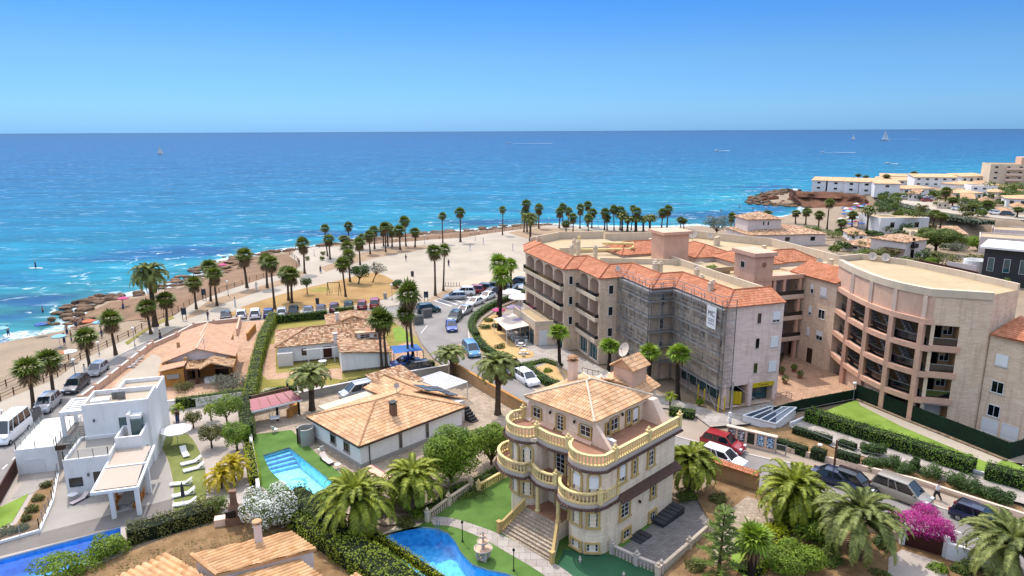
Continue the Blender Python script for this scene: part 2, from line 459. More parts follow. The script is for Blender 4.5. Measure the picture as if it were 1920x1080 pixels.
# ---------------------------------------------------------------- terrain, sea and ground sheets
SEA=-1.2
_cpx=[(-400,790),(-150,668),(0,636),(25,629),(70,622),(100,616),(135,606),(124,598),(133,590),(140,581),(160,566),(200,556),(251,549),(311,535),(342,527),(378,512),
  (400,497),(422,485),(444,480),(473,477),(511,471),(547,465),(587,460),(620,457),(673,451),(712,445),(779,437),(829,434),(892,430),(933,425),(979,420),
  (1041,419),(1090,423),(1180,424),(1252,424),(1306,421),(1350,425),(1382,426),(1410,418),(1440,409),(1485,403),(1500,395),(1504,389),(1490,386),(1471,384),(1412,382),(1420,375),(1427,370),(1445,363),(1462,358),(1491,354)]
_coast=[P2(x,y,SEA)for x,y in _cpx]
_far=[P2(x,y,4.8)for x,y in((1512,350),(1540,340),(1600,334),(1680,329),(1790,324),(1850,321),(1930,314),(2080,305))]
_coast+=[(x-2,y+3)for x,y in _far]
_coast+=[(900,640),(900,-60),(-140,-60)]
_plat=[P2(x,y,4.8)for x,y in((1492,357),(1520,360),(1605,365),(1650,371),(1648,384),(1740,404),(1800,415),(1990,420))]
_plat=_plat+[(860,150),(860,600)]+[(x,y)for x,y in _far[::-1]]
def sdist(poly,X,Y):
 """signed distance to a polygon, positive inside"""
 d=np.full(X.shape,1e9);ins=np.zeros(X.shape,bool)
 for i in range(len(poly)):
  (a,b),(c,e)=poly[i],poly[(i+1)%len(poly)]
  ux,uy=c-a,e-b;L2=ux*ux+uy*uy+1e-9
  t=np.clip(((X-a)*ux+(Y-b)*uy)/L2,0,1)
  d=np.minimum(d,np.hypot(X-a-t*ux,Y-b-t*uy))
  cr=((b>Y)!=(e>Y))&(X<(c-a)*(Y-b)/((e-b)if e!=b else 1e-9)+a)
  ins^=cr
 return np.where(ins,d,-d)
def sms(x):x=np.clip(x,0,1);return x*x*(3-2*x)
def land_h(X,Y):
 X=np.asarray(X,float);Y=np.asarray(Y,float)
 dc=sdist(_coast,X,Y);dp=sdist(_plat,X,Y)
 h=np.where(dc>=0,-1.25+1.2*sms(dc/16),np.maximum(-1.25+dc*.12,-6))
 return h+sms((dp-1)/5)*4.85*sms((dc+2)/6)
def land_z(x,y):return float(land_h(np.array([x]),np.array([y]))[0])
POOLS=[[(716,1014),(727,1005),(743,997),(768,991),(793,990),(820,993),(839,1001),(852,1016),(862,1035),(872,1047),(885,1060),(914,1070),(945,1076),(985,1090),(960,1120),(860,1130),(790,1085),(745,1045)],
         [(492,855),(541,840),(622,905),(610,926),(566,942),(505,884)],
         [(-60,1066),(225,990),(226,1025),(150,1065),(60,1090),(-60,1120)]]
def grid_obj(name,xs,ys,mats,zf,attr=None,holes=()):
 X,Y=np.meshgrid(xs,ys)if xs.ndim==1 else(xs,ys)
 Z=zf(X,Y);h,w=X.shape
 v=np.stack([X,Y,Z],-1).reshape(-1,3)
 i=np.arange(h*w).reshape(h,w)
 f=np.stack([i[:-1,:-1],i[:-1,1:],i[1:,1:],i[1:,:-1]],-1).reshape(-1,4)
 if holes:
  c=v[f].mean(1);keep=np.ones(len(f),bool)
  for h_ in holes:keep&=sdist(h_,c[:,0],c[:,1])<-1.7
  f=f[keep]
 me=bpy.data.meshes.new(name);me.from_pydata(v.tolist(),[],f.tolist())
 me.polygons.foreach_set('use_smooth',[True]*len(f))
 for m in mats:me.materials.append(m)
 if attr:
  for k,fn in attr.items():
   a=me.attributes.new(k,'FLOAT','POINT');a.data.foreach_set('value',fn(X,Y).astype(np.float32).ravel())
 o=bpy.data.objects.new(name,me);COL.objects.link(o);o['kind']='structure';return o
xs=np.concatenate([np.linspace(-260,-130,12)[:-1],np.arange(-130,260,2.2),np.linspace(262,900,30)])
ys=np.concatenate([np.linspace(-40,20,6)[:-1],np.arange(20,330,2.2),np.linspace(333,640,24)])
grid_obj('ground',xs,ys,[M['land']],lambda X,Y:land_h(X,Y)-.03,holes=[[P2(x,y)for x,y in q]for q in POOLS])
t=NT('sea_water')
at=t.N.new('ShaderNodeAttribute');at.attribute_name='shore';D=at.outputs['Fac']
mp=t.N.new('ShaderNodeMapping');mp.inputs['Scale'].default_value=(.35,1,1);t.l(t.pos(),mp.inputs[0])
big=t.noise(.012,3);mid=t.noise(.06,4,mp.outputs[0])
Dn=t.math('ADD',D,t.math('MULTIPLY',t.math('SUBTRACT',big,.5),160))
lg=t.math('LOGARITHM',t.math('MAXIMUM',t.math('ADD',Dn,20.0),6.0),10.0)
fac=t.math('DIVIDE',lg,4.6)
base=t.ramp(fac,[(.24,hexl('#3a9098')),(.34,hexl('#1c96ae')),(.46,hexl('#0a80a6')),(.58,hexl('#08689a')),(.72,hexl('#0a5a92')),(.95,hexl('#0a446c'))])
grass=t.ramp(t.noise(.045,4,mp.outputs[0]),[(.45,(0,)*3),(.56,(1,)*3)])
near=t.ramp(t.math('DIVIDE',D,60.0),[(.04,(0,)*3),(.14,(1,)*3),(.5,(.75,)*3),(.85,(0,)*3)])
base=t.mix(t.math('MULTIPLY',t.math('MULTIPLY',grass,near),.8),base,hexl('#1d4f94'))
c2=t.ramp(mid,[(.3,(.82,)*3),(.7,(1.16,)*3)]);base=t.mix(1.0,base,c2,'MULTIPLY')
for sc__,a_ in((.13,.16),(.035,.13)):base=t.mix(1.0,base,t.ramp(t.noise(sc__,4,mp.outputs[0],.65),[(.32,(1-a_,)*3),(.68,(1+a_,)*3)]),'MULTIPLY')  # stretched noise paints the light and dark of the chop into the water
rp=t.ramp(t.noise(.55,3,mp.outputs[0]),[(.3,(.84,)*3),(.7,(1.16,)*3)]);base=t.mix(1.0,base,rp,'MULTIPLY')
wob=t.math('MULTIPLY',t.noise(.09,3),26.0)
band=t.math('SINE',t.math('ADD',t.math('MULTIPLY',D,.55),wob))
patch=t.ramp(t.noise(.13,3),[(.53,(0,)*3),(.63,(.9,)*3)])
fo=t.math('MULTIPLY',t.ramp(band,[(.86,(0,)*3),(.99,(1,)*3)]),patch)
fo=t.math('MULTIPLY',fo,t.ramp(t.math('DIVIDE',D,40.0),[(0,(1,)*3),(.55,(.9,)*3),(.9,(0,)*3)]))
edge=t.ramp(t.math('ADD',D,t.math('MULTIPLY',t.noise(.3,3),5.0)),[(0,(1,)*3),(.5,(1,)*3)])
ed=t.ramp(t.math('DIVIDE',t.math('ADD',D,t.math('MULTIPLY',t.noise(.25,3),5.0)),10.0),[(.30,(1,)*3),(.45,(0,)*3)])
lace=t.ramp(t.noise(1.2,4),[(.42,(.25,)*3),(.6,(1,)*3)])
fo=t.math('MAXIMUM',fo,ed)
fo=t.math('MULTIPLY',fo,lace)
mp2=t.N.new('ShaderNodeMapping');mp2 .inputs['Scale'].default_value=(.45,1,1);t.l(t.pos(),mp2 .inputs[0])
cap=t.math('MULTIPLY',t.ramp(t.noise(.8,2,mp2 .outputs[0]),[(.70,(0,)*3),(.76,(.8,)*3)]),t.ramp(t.noise(.03,3),[(.4,(.1,)*3),(.65,(1,)*3)]))  # white flecks: whitecap foam, and sea glitter painted in with it
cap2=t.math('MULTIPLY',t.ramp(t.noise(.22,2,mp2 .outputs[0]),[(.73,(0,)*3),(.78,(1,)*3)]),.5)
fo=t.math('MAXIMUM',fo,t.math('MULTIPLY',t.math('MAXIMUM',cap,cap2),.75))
glit=t.math('MULTIPLY',t.ramp(t.noise(.28,3,mp2 .outputs[0],.7),[(.58,(0,)*3),(.72,(1,)*3)]),.28)  # pale flecks paint sun sparkle into the water colour
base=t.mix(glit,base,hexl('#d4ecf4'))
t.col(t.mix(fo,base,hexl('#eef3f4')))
t.set(Roughness=.25,Specular_IOR_Level=.5,IOR=1.10)
hb=t.math('ADD',t.noise(.5,4,mp.outputs[0]),t.math('MULTIPLY',t.noise(2.2,3),.4));t.bump(hb,.55,.5)
M['sea_water']=t.mat
yy=np.concatenate([np.geomspace(60,420,210),np.geomspace(430,40000,110)])
uu=np.linspace(-1.7,1.7,240)
XX=uu[None,:]*(yy[:,None]+20);YY=np.repeat(yy[:,None],240,1)
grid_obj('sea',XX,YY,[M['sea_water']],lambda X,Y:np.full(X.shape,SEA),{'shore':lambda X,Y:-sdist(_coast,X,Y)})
_lay=[0.0]
def grow(q,d):
 q=ccw(q);n=len(q);r=[]
 for i in range(n):
  a,p,b=Vector(q[i-1]),Vector(q[i]),Vector(q[(i+1)%n]);t1,t2=(p-a).normalized(),(b-p).normalized();nn=Vector((t1 .y+t2 .y,-t1 .x-t2 .x)).normalized()
  k=d/max(.4,nn.dot(Vector((t1 .y,-t1 .x))));r.append((p.x+nn.x*k,p.y+nn.y*k))
 return r
def sheet(name,px,m,z=None,world=False,kind='structure',hole=None):
 if z is None:_lay[0]+=.006;z=_lay[0]
 q=[tuple(p)for p in px]if world else[P2(x,y,z)for x,y in px]
 q=ccw(q);mb=MB()
 if hole is None:mb.poly([(x,y,z)for x,y in q])
 else:
  L_=[[Vector((x,y,0))for x,y in q],[Vector((*P2(x,y),0))for x,y in POOLS[hole]]];A_=L_[0]+L_[1]
  for t_ in tessellate_polygon(L_):mb.poly([(p[0],p[1],z)for p in ccw([(A_[k].x,A_[k].y)for k in t_])])
 o=mb.build(name,M[m]);o['kind']=kind;return o
def kerb(px,z0=0,h=.13,w=.25,m='kerb',name='kerb',z=0):
 mb=MB();q=[P(x,y,z)for x,y in px]
 strip(mb,q,w,z0,h);o=mb.build(name,M[m]);o['kind']='structure';return o
def offs(q,d):
 """offset an open 2D polyline sideways (left is positive)"""
 r=[]
 for i,p in enumerate(q):
  a=Vector(q[max(i-1,0)][:2]);b=Vector(q[min(i+1,len(q)-1)][:2]);p=Vector(p[:2])
  t1=(p-a).normalized()if i else(b-p).normalized();t2=(b-p).normalized()if i<len(q)-1 else t1
  n=Vector((-t1 .y-t2 .y,t1 .x+t2 .x));n=n.normalized()if n.length>1e-6 else Vector((-t1 .y,t1 .x))
  k=d/max(.35,n.dot(Vector((-t1 .y,t1 .x))));r.append((p.x+n.x*k,p.y+n.y*k))
 return r
def strip(mb,q,w,z0,h,m=0,mt=None):
 """a wall-like strip of width w following a polyline"""
 a,b=offs(q,w/2),offs(q,-w/2)
 for i in range(len(q)-1):
  s=[b[i],b[i+1],a[i+1],a[i]]
  mb.poly([(*b[i],z0),(*b[i+1],z0),(*b[i+1],z0+h),(*b[i],z0+h)],m)
  mb.poly([(*a[i+1],z0),(*a[i],z0),(*a[i],z0+h),(*a[i+1],z0+h)],m)
  mb.poly([(*p,z0+h)for p in s],m if mt is None else mt)
 for i,f in((0,1),(-1,0)):
  e=[(*a[i],z0),(*b[i],z0),(*b[i],z0+h),(*a[i],z0+h)]
  mb.poly(e if f else e[::-1],m)
def smooth(px,k=4):
 """Catmull-Rom through pixel points"""
 r=[];n=len(px)
 for i in range(n-1):
  p0,p1,p2,p3=px[max(i-1,0)],px[i],px[i+1],px[min(i+2,n-1)]
  for j in range(k):
   t_=j/k
   r.append(tuple(.5*(2*b+(c-a)*t_+(2*a-5*b+4*c-d)*t_**2+(3*b-a-3*c+d)*t_**3)for a,b,c,d in zip(p0,p1,p2,p3)))
 return r+[tuple(px[-1])]
_outer=[(-80,800),(0,752),(25,742),(107,708),(150,676),(200,652),(240,634),(277,613),(322,593),(364,567),(424,544),(493,522),(542,511),(560,500),(556,490),(541,480),(553,469),(587,463),(640,462),
          (704,457),(779,452),(808,449),(865,446),(912,438),(975,430),(1025,423),(1090,425),(1180,427),(1260,428),(1290,432),(1200,470),(1000,540)]
_inner=[(950,537),(890,546),(840,556),(800,566),(745,572),(700,577),(560,590),(440,604),(362,607),(325,618),(290,636),(272,643),(225,664),(163,704),(122,727),(59,770),(0,812),(-80,870)]
def draped(name,px,m,step=1.3,lift=.05):
 q=ccw([P2(x,y)for x,y in px]);x_=[p[0]for p in q];y_=[p[1]for p in q];gx,gy=np.arange(min(x_),max(x_),step),np.arange(min(y_),max(y_),step);X,Y=np.meshgrid(gx,gy);ins=sdist(q,X+step/2,Y+step/2)>-.3;Z=land_h(X,Y)+lift;mb=MB()
 for a in range(len(gy)-1):
  for b in range(len(gx)-1):
   if ins[a,b]:mb.poly([(gx[u],gy[v],Z[v,u])for u,v in((b,a),(b+1,a),(b+1,a+1),(b,a+1))])
 mb.build(name,M[m],smooth=True)['kind']='structure'
draped('shore_ground',[(200,559),(251,552),(311,539),(342,531),(378,517),(422,491),(473,481),(547,469),(620,461),(712,449),(829,437),(933,428),(979,423),(1030,422),(990,432),(912,440),(865,447),(808,451),(704,459),(640,464),(587,465),(553,471),(541,482),(556,492),(556,503),(493,524),(424,546),(364,569),(322,590),(280,600),(200,592),(150,600),(135,606),(150,580)],'shore_ground')
sheet('plaza',_outer+_inner,'plaza_stone')
sheet('sand_plaza',[(640,500),(720,478),(800,468),(850,460),(990,438),(1030,442),(1030,470),(1000,500),(985,516),(935,513),(880,524),(840,545),(800,566),(745,566),(752,545),(720,522),(690,512)],'plaza_sand')
sheet('concrete_apron',smooth([(822,560),(840,544),(880,522),(935,511),(990,503)],4)+[(1030,503),(1030,520),(950,534),(880,547)],'apron')
sheet('dirt_strip',[(340,600),(392,562),(470,541),(535,522),(562,508),(575,512),(535,532),(480,548),(410,572),(372,590)],'dirt')
sheet('dirt_strip',[(598,502),(680,473),(740,462),(795,460),(812,464),(750,475),(700,484),(640,500),(610,509)],'dirt')
sheet('dirt_strip',[(797,565),(815,553),(838,541),(852,545),(845,553),(812,570)],'dirt')
sheet('dirt_strip',[(952,436),(1010,426),(1070,430),(1110,432),(1180,434),(1250,431),(1262,436),(1170,447),(1100,447),(1040,446),(985,447)],'dirt')
sheet('dry_lawn',smooth([(418,594),(440,582),(470,569),(555,544),(620,529),(690,512),(712,514),(735,525),(748,540),(742,550),(700,566),(640,574),(560,581),(500,586),(418,594)],3)[:-1],'dry_lawn')
sheet('grass_patch',smooth([(575,545),(600,538),(620,542),(600,548),(575,545)],3)[:-1],'grass_mixed')
sheet('beach_grass',[(233,642),(262,622),(290,604),(322,592),(326,596),(285,612),(256,632),(238,646)],'grass_mixed')
sheet('promenade_road',[(-120,900),(-60,850),(0,813),(59,771),(122,728),(163,705),(225,665),(272,643),(292,640),(205,705),(150,760),(110,792),(30,874),(-20,935),(-120,1030)],'asphalt')
_re=[(1000,536),(960,553),(925,572),(893,592),(880,610),(878,632),(888,655),(915,684),(965,714),(1030,745),(1110,775),(1200,800),(1290,826),(1380,848),(1440,862),(1500,874),(1560,888),(1640,910),(1744,947),(1789,961),(1915,990),(2100,1050)]
_rw=[(440,602),(560,589),(700,577),(745,575),(800,570),(830,560),(880,548),(950,536),(990,528)]
_rs=[(2100,1180),(1920,1095),(1700,1010),(1500,945),(1400,908),(1280,876),(1100,815),(985,772),(900,728),(850,698),(812,672),(790,645),(778,620),(775,603),(740,595),(560,605),(440,616)]
sheet('street',_rw+_re+_rs,'asphalt')
sheet('pavement',smooth(_re[1:],2)+[(2100,1020),(1915,968),(1800,935),(1716,905),(1560,866),(1450,838),(1380,822),(1330,800),(1290,770),(1200,760),(1060,720),(985,690),(940,660),(905,630),(896,612),(905,597),(935,577),(985,556)],'pavement')
sheet('red_pavement',[(845,655),(870,640),(884,636),(905,660),(880,668),(852,668)],'paver_terra')
kerb(smooth(_re[1:],3),0,.13,.22)
kerb([(440,603),(560,590),(700,578),(745,575),(800,568),(830,559),(880,547),(950,535),(990,528)],0,.13,.22)
kerb([(-60,851),(0,813),(59,771),(122,728),(163,705),(225,665),(272,643)],0,.13,.22)
def dash(a,b,w=.14,n=1,gap=.5,m='line',z=None):
 global _lay
 z=z or _lay[0]+.004
 A,B=P(*a,z),P(*b,z);d=(B-A).normalized();s=Vector((-d.y,d.x,0))*w/2
 for i in range(n):
  p,q=A.lerp(B,i/n),A.lerp(B,(i+1-gap*(n>1))/n)
  mb=MB();mb.poly([p-s,q-s,q+s,p+s]);mb.build('road_marking',M[m])['kind']='structure'
_lay[0]+=.006
for a,b in(((812,563),(845,574)),((822,560),(856,571)),((832,557),(866,567)),((842,554),(876,563)),((852,552),(886,560))):dash(a,b,.35)
dash((830,660),(845,685),.13,3);dash((882,700),(980,752),.13,5);dash((930,745),(985,772),.13,3)
dash((1745,980),(1900,1032),.13,4);dash((985,739),(1005,743),.5,1,m='blue_line')
dash((800,610),(788,625),.12);dash((3,880),(40,845),.13,2)
# ---------------------------------------------------------------- plant kit
def blade(mb,o,d,s,up,L,w,droop,m=0):
 """one tapering leaf segment: o origin, d direction, s side, droops at the tip"""
 a=o+d*L*.55+up*(-.06*L*droop);b=o+d*L-up*(L*.42*droop)
 mb.poly([o-s*w*.25,o+s*w*.25,a+s*w*.5,a-s*w*.5],m)
 mb.poly([a-s*w*.5,a+s*w*.5,b],m)
def fan_leaf(mb,c,d,L,rng,droop=.6,nb=9,pet=.38,m=0):
 z=Vector((0,0,1));s=d.cross(z)
 s=s.normalized()if s.length>.05 else Vector((1,0,0));up=s.cross(d).normalized()
 p=c+d*L*pet
 mb.poly([c-s*.02,c+s*.02,p+s*.02,p-s*.02],m)
 for k in range(nb):
  a=(k/(nb-1)-.5)*R(165)
  dd=(d*math.cos(a)+s*math.sin(a)+up*rng.uniform(-.12,.05)).normalized();ss=dd.cross(up).normalized()
  blade(mb,p,dd,ss,z,L*.7*(1-.25*abs(a)/1.5)*rng.uniform(.85,1.1),L*.125,droop*rng.uniform(.6,1.3),m)
def trunk(h,r0,r1,rng,lean=.15,n=8,seg=10,flare=1.5):
 mb=MB();a=rng.uniform(0,6.28);pts=[];rad=[]
 for i in range(seg+1):
  t=i/seg;k=lean*math.sin(t*PI*.9)*t
  pts.append((math.cos(a)*k,math.sin(a)*k,h*t));rad.append((r0+(r1-r0)*t)*(1+(flare-1)*max(0,1-t*7))*rng.uniform(.94,1.06))
 mb.tube(pts,rad,n);return mb,Vector(pts[-1])
def fan_palm(name,h,cr,seed,skirt=1.0,leaf='fan_leaf',nf=38,bark='palm_bark',r0=.17):
 rng=random.Random(seed);root=T(name,'fan palm','palm tree',(0,0,0))
 tr,c=trunk(h,r0,r0*.68,rng);tr.build('trunk',M[bark],root,local=True,smooth=True)
 g=MB()
 for i in range(nf):
  e=R(88-112*(i/nf)**.8+rng.uniform(-8,8));a=i*2.39996+rng.uniform(-.2,.2)
  d=Vector((math.cos(e)*math.cos(a),math.cos(e)*math.sin(a),math.sin(e)))
  fan_leaf(g,c,d,cr*rng.uniform(.85,1.1),rng,.35+.55*(1-math.sin(max(e,0))))
 g.build('crown',M[leaf],root,local=True)
 if skirt:
  k=MB()
  for i in range(int(34*skirt)):
   e=R(rng.uniform(-32,-78));a=i*2.39996+rng.uniform(-.3,.3)
   d=Vector((math.cos(e)*math.cos(a),math.cos(e)*math.sin(a),math.sin(e)))
   fan_leaf(k,c-Vector((0,0,rng.uniform(.05,.9)*skirt*cr*.6)),d,cr*rng.uniform(.7,.95),rng,.9,7)
  k.build('dead_fronds',M['dead_leaf'],root,local=True)
 return root
def frond(mb,c,az,el,L,rng,n=24,lw=.07,ll=.42,sag=1.0,m=0,mr=0):
 h=Vector((math.cos(az),math.sin(az),0));z=Vector((0,0,1));s=Vector((-h.y,h.x,0))
 p=Vector(c);e=el;pts=[p.copy()];dl=L/10
 for i in range(10):
  p=p+(h*math.cos(e)+z*math.sin(e))*dl;pts.append(p.copy());e-=sag*(.10+.055*i)*(1.05 if math.cos(e)>.1 else.6)
 for i in range(10):
  w=.045*(1-i/11)
  mb.poly([pts[i]-s*w,pts[i]+s*w,pts[i+1]+s*w*.9,pts[i+1]-s*w*.9],mr)
 for j in range(n):
  t=.12+.87*j/n;x=t*10;i=min(9,int(x));q=pts[i].lerp(pts[i+1],x-i);d=(pts[i+1]-pts[i]).normalized();up=s.cross(d)*-1
  if up.z<0:up=-up
  l=ll*(math.sin(PI*min(1,t*.85+.12))*.85+.15)*rng.uniform(.85,1.15)
  for sd_ in(-1,1):
   dd=(s*sd_*.75+d*.6+up*.22).normalized();tip=q+dd*l-z*l*.18
   wv=d*lw*.5
   mb.poly([q-wv,q+wv,q+dd*l*.6+wv*.9,tip,q+dd*l*.6-wv*.9],m)
def date_palm(name,h,L,seed,nf=56,leaf='date_leaf',n=24,lw=.08,ll=.46,r0=.36,bark='palm_bark',dead=6,label='date palm'):
 rng=random.Random(seed);root=T(name,label,'palm tree',(0,0,0))
 tr,c=trunk(h,r0,r0*.85,rng,.1);tr.lathe((c.x,c.y,h-.6),[(r0*.8,0),(r0*1.25,.45),(r0*.9,.85),(.02,1.05)],10)
 tr.build('trunk',M[bark],root,local=True,smooth=True)
 g=MB()
 for i in range(nf):
  f=i/nf;el=R(86-92*f**.9+rng.uniform(-9,9));az=i*2.39996+rng.uniform(-.25,.25)
  frond(g,c+Vector((0,0,.25)),az,el,L*rng.uniform(.82,1.05)*(.72+.28*min(1,f*3)),rng,n,lw,ll,rng.uniform(.5,.92))
 g.build('crown',M[leaf],root,local=True)
 if dead:
  k=MB()
  for i in range(dead):frond(k,c,i*2.4,R(rng.uniform(-45,-70)),L*rng.uniform(.5,.75),rng,14,lw,ll*.8,.3)
  k.build('dead_fronds',M['dead_leaf'],root,local=True)
 return root
def leaf_at(mb,p,n,size,rng,m=0):
 u=n.cross(Vector((rng.uniform(-1,1),rng.uniform(-1,1),rng.uniform(-1,1))))
 if u.length<.05:return
 u.normalize();w=n.cross(u);a=size*rng.uniform(.7,1.3);b=a*.55
 mb.poly([p-u*a*.5,p+w*b*.5+n*a*.08,p+u*a*.5,p-w*b*.5+n*a*.08],m)
def rdir(rng):
 z=rng.uniform(-1,1);a=rng.uniform(0,6.283);k=math.sqrt(1-z*z);return Vector((k*math.cos(a),k*math.sin(a),z))
def cloud(mb,blobs,n,size,rng,m=0,shell=.55,up=.35,low=-.75):
 """leaves spread through a set of ellipsoids (x,y,z,rx,ry,rz)"""
 tot=sum(b[3]*b[4]+b[4]*b[5]for b in blobs)
 for b in blobs:
  k=int(n*(b[3]*b[4]+b[4]*b[5])/tot)
  for _ in range(k):
   d=rdir(rng)
   if d.z<low:d.z=-d.z
   r=shell+(1-shell)*rng.random()**.5
   r*=1+.10*math.sin(d.x*7+b[0]*3)*math.sin(d.y*6+d.z*5+b[1])
   p=Vector((b[0]+d.x*b[3]*r,b[1]+d.y*b[4]*r,b[2]+d.z*b[5]*r))
   nn=(d+rdir(rng)*.8+Vector((0,0,up))).normalized()
   leaf_at(mb,p,nn,size,rng,m)
def blobs_for(rng,r,h,k=9,flat_=.75,z0=0):
 """clumps making one uneven crown of radius r and depth h, its foot at z0"""
 B=[(0,0,z0+h*.5,r*.72,r*.72,h*.42)]
 for i in range(k):
  a=i*2.4+rng.uniform(-.4,.4);q=r*rng.uniform(.42,.68);s=r*rng.uniform(.34,.5)
  B.append((math.cos(a)*q,math.sin(a)*q,z0+h*rng.uniform(.28,.78),s,s,s*flat_*min(1.3,h/r)))
 return B
def bush(label,loc,r,h,leaf,n=900,size=.16,seed=1,cat='bush',name='shrub',sx=1,rz=0,group=None,z0=0,k=9,flower=None,fshare=.4,stem=True,sub=None):
 rng=random.Random(seed);g=MB();B=blobs_for(rng,r,h,k,.8,z0)
 c,s_=math.cos(rz),math.sin(rz)
 B=[(b[0]*sx*c-b[1]*s_,b[0]*sx*s_+b[1]*c,b[2],b[3]*(1+(sx-1)*.5),b[4]*(1+(sx-1)*.2),b[5])for b in B]
 cloud(g,B,n,size,rng)
 root=T(name,label,cat,loc,group)
 g.build('foliage',M[leaf],root,local=True)
 if flower:
  f=MB();cloud(f,[(b[0],b[1],b[2]+.04,b[3]*1.04,b[4]*1.04,b[5]*1.04)for b in B],int(n*fshare),size*.85,rng,0,.92);f.build('flowers',M[flower],root,local=True)
 if stem:
  t_=MB()
  for i in range(5):
   a=i*1.3;t_.tube([(0,0,0),(math.cos(a)*r*.2,math.sin(a)*r*.2,z0+h*.3),(math.cos(a)*r*.5,math.sin(a)*r*.5,z0+h*.6)],[.05+r*.02,.04,.015],5)
  t_.build('stem',M['bark'],root,local=True)
 return root
def tree_(name,label,loc,h,r,leaf,n=1600,size=.2,seed=1,th=.35,tr=.12,group=None,k=10,flat_=.8,lean=0,cat='tree',rz=0,sx=1):
 """tapered trunk with limbs and an uneven leafy crown; th = bare trunk share"""
 rng=random.Random(seed);root=T(name,label,cat,loc,group,rz)
 z0=h*th;B=blobs_for(rng,r,h-z0,k,flat_,z0);B=[(b[0]*sx+lean,b[1],b[2],b[3]*(1+(sx-1)*.5),b[4],b[5])for b in B]
 t_=MB();t_.tube([(0,0,0),(lean*.3,0,z0*.5),(lean*.7,0,z0),(lean,0,z0+(h-z0)*.45)],[tr*1.35,tr,tr*.85,tr*.3],7)
 for b in B[1:]:
  t_.tube([(lean*.6,0,z0*.9),((b[0]+lean*.6)*.55,b[1]*.5,(z0+b[2])*.5),(b[0],b[1],b[2])],[tr*.5,tr*.3,.015],5)
 t_.build('trunk',M['bark'],root,local=True)
 g=MB();cloud(g,B,n,size,rng);g.build('crown',M[leaf],root,local=True)
 return root
def hedge(label,px,w,h,leaf='hedge_leaf',z=0,dens=46,size=.15,seed=3,world=False,name='hedge',group=None,uneven=.12,closed=False,cat='hedge'):
 rng=random.Random(seed);q=[Vector((*p[:2],))for p in px]if world else[Vector(P2(x,y,z))for x,y in px]
 root=T(name,label,cat,(q[0].x,q[0].y,z),group)
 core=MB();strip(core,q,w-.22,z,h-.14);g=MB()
 for i in range(len(q)-1):
  a,b=q[i],q[i+1];L=(b-a).length;d=(b-a)/L;nrm=Vector((-d.y,d.x))
  area=L*(w+2*h);ph=rng.uniform(0,6)
  for _ in range(int(area*dens)):
   u=rng.random()*L;v=rng.random()*(w+2*h);bulge=uneven*(math.sin(u*1.9+ph)*.5+math.sin(u*4.3+ph*2)*.3+rng.uniform(-.5,.5))
   if v<w:off,zz,n_=v-w/2,h+bulge*.8,Vector((0,0,1))
   else:
    sd_=1 if v<w+h else-1;zz=(v-w)%h;off=sd_*(w/2+bulge*.6);n_=Vector((nrm.x*sd_,nrm.y*sd_,.25))
   p=a+d*u+nrm*off
   leaf_at(g,Vector((p.x,p.y,z+zz)),(n_.normalized()+rdir(rng)*.75).normalized(),size,rng)
  for e,(pt,dr)in enumerate(((a,-d),(b,d))):
   if(e==0 and i==0)or(e==1 and i==len(q)-2):
    for _ in range(int(w*h*dens)):
     p=pt+nrm*rng.uniform(-w/2,w/2)+dr*rng.uniform(-.05,.08)
     leaf_at(g,Vector((p.x,p.y,z+rng.random()*h)),(Vector((dr.x,dr.y,.2))+rdir(rng)*.75).normalized(),size,rng)
 core.build('shade_core',M['core_shade'],root);g.build('foliage',M[leaf],root)  # dark inner box: the hedge's inner shade is put into its colour
 return root
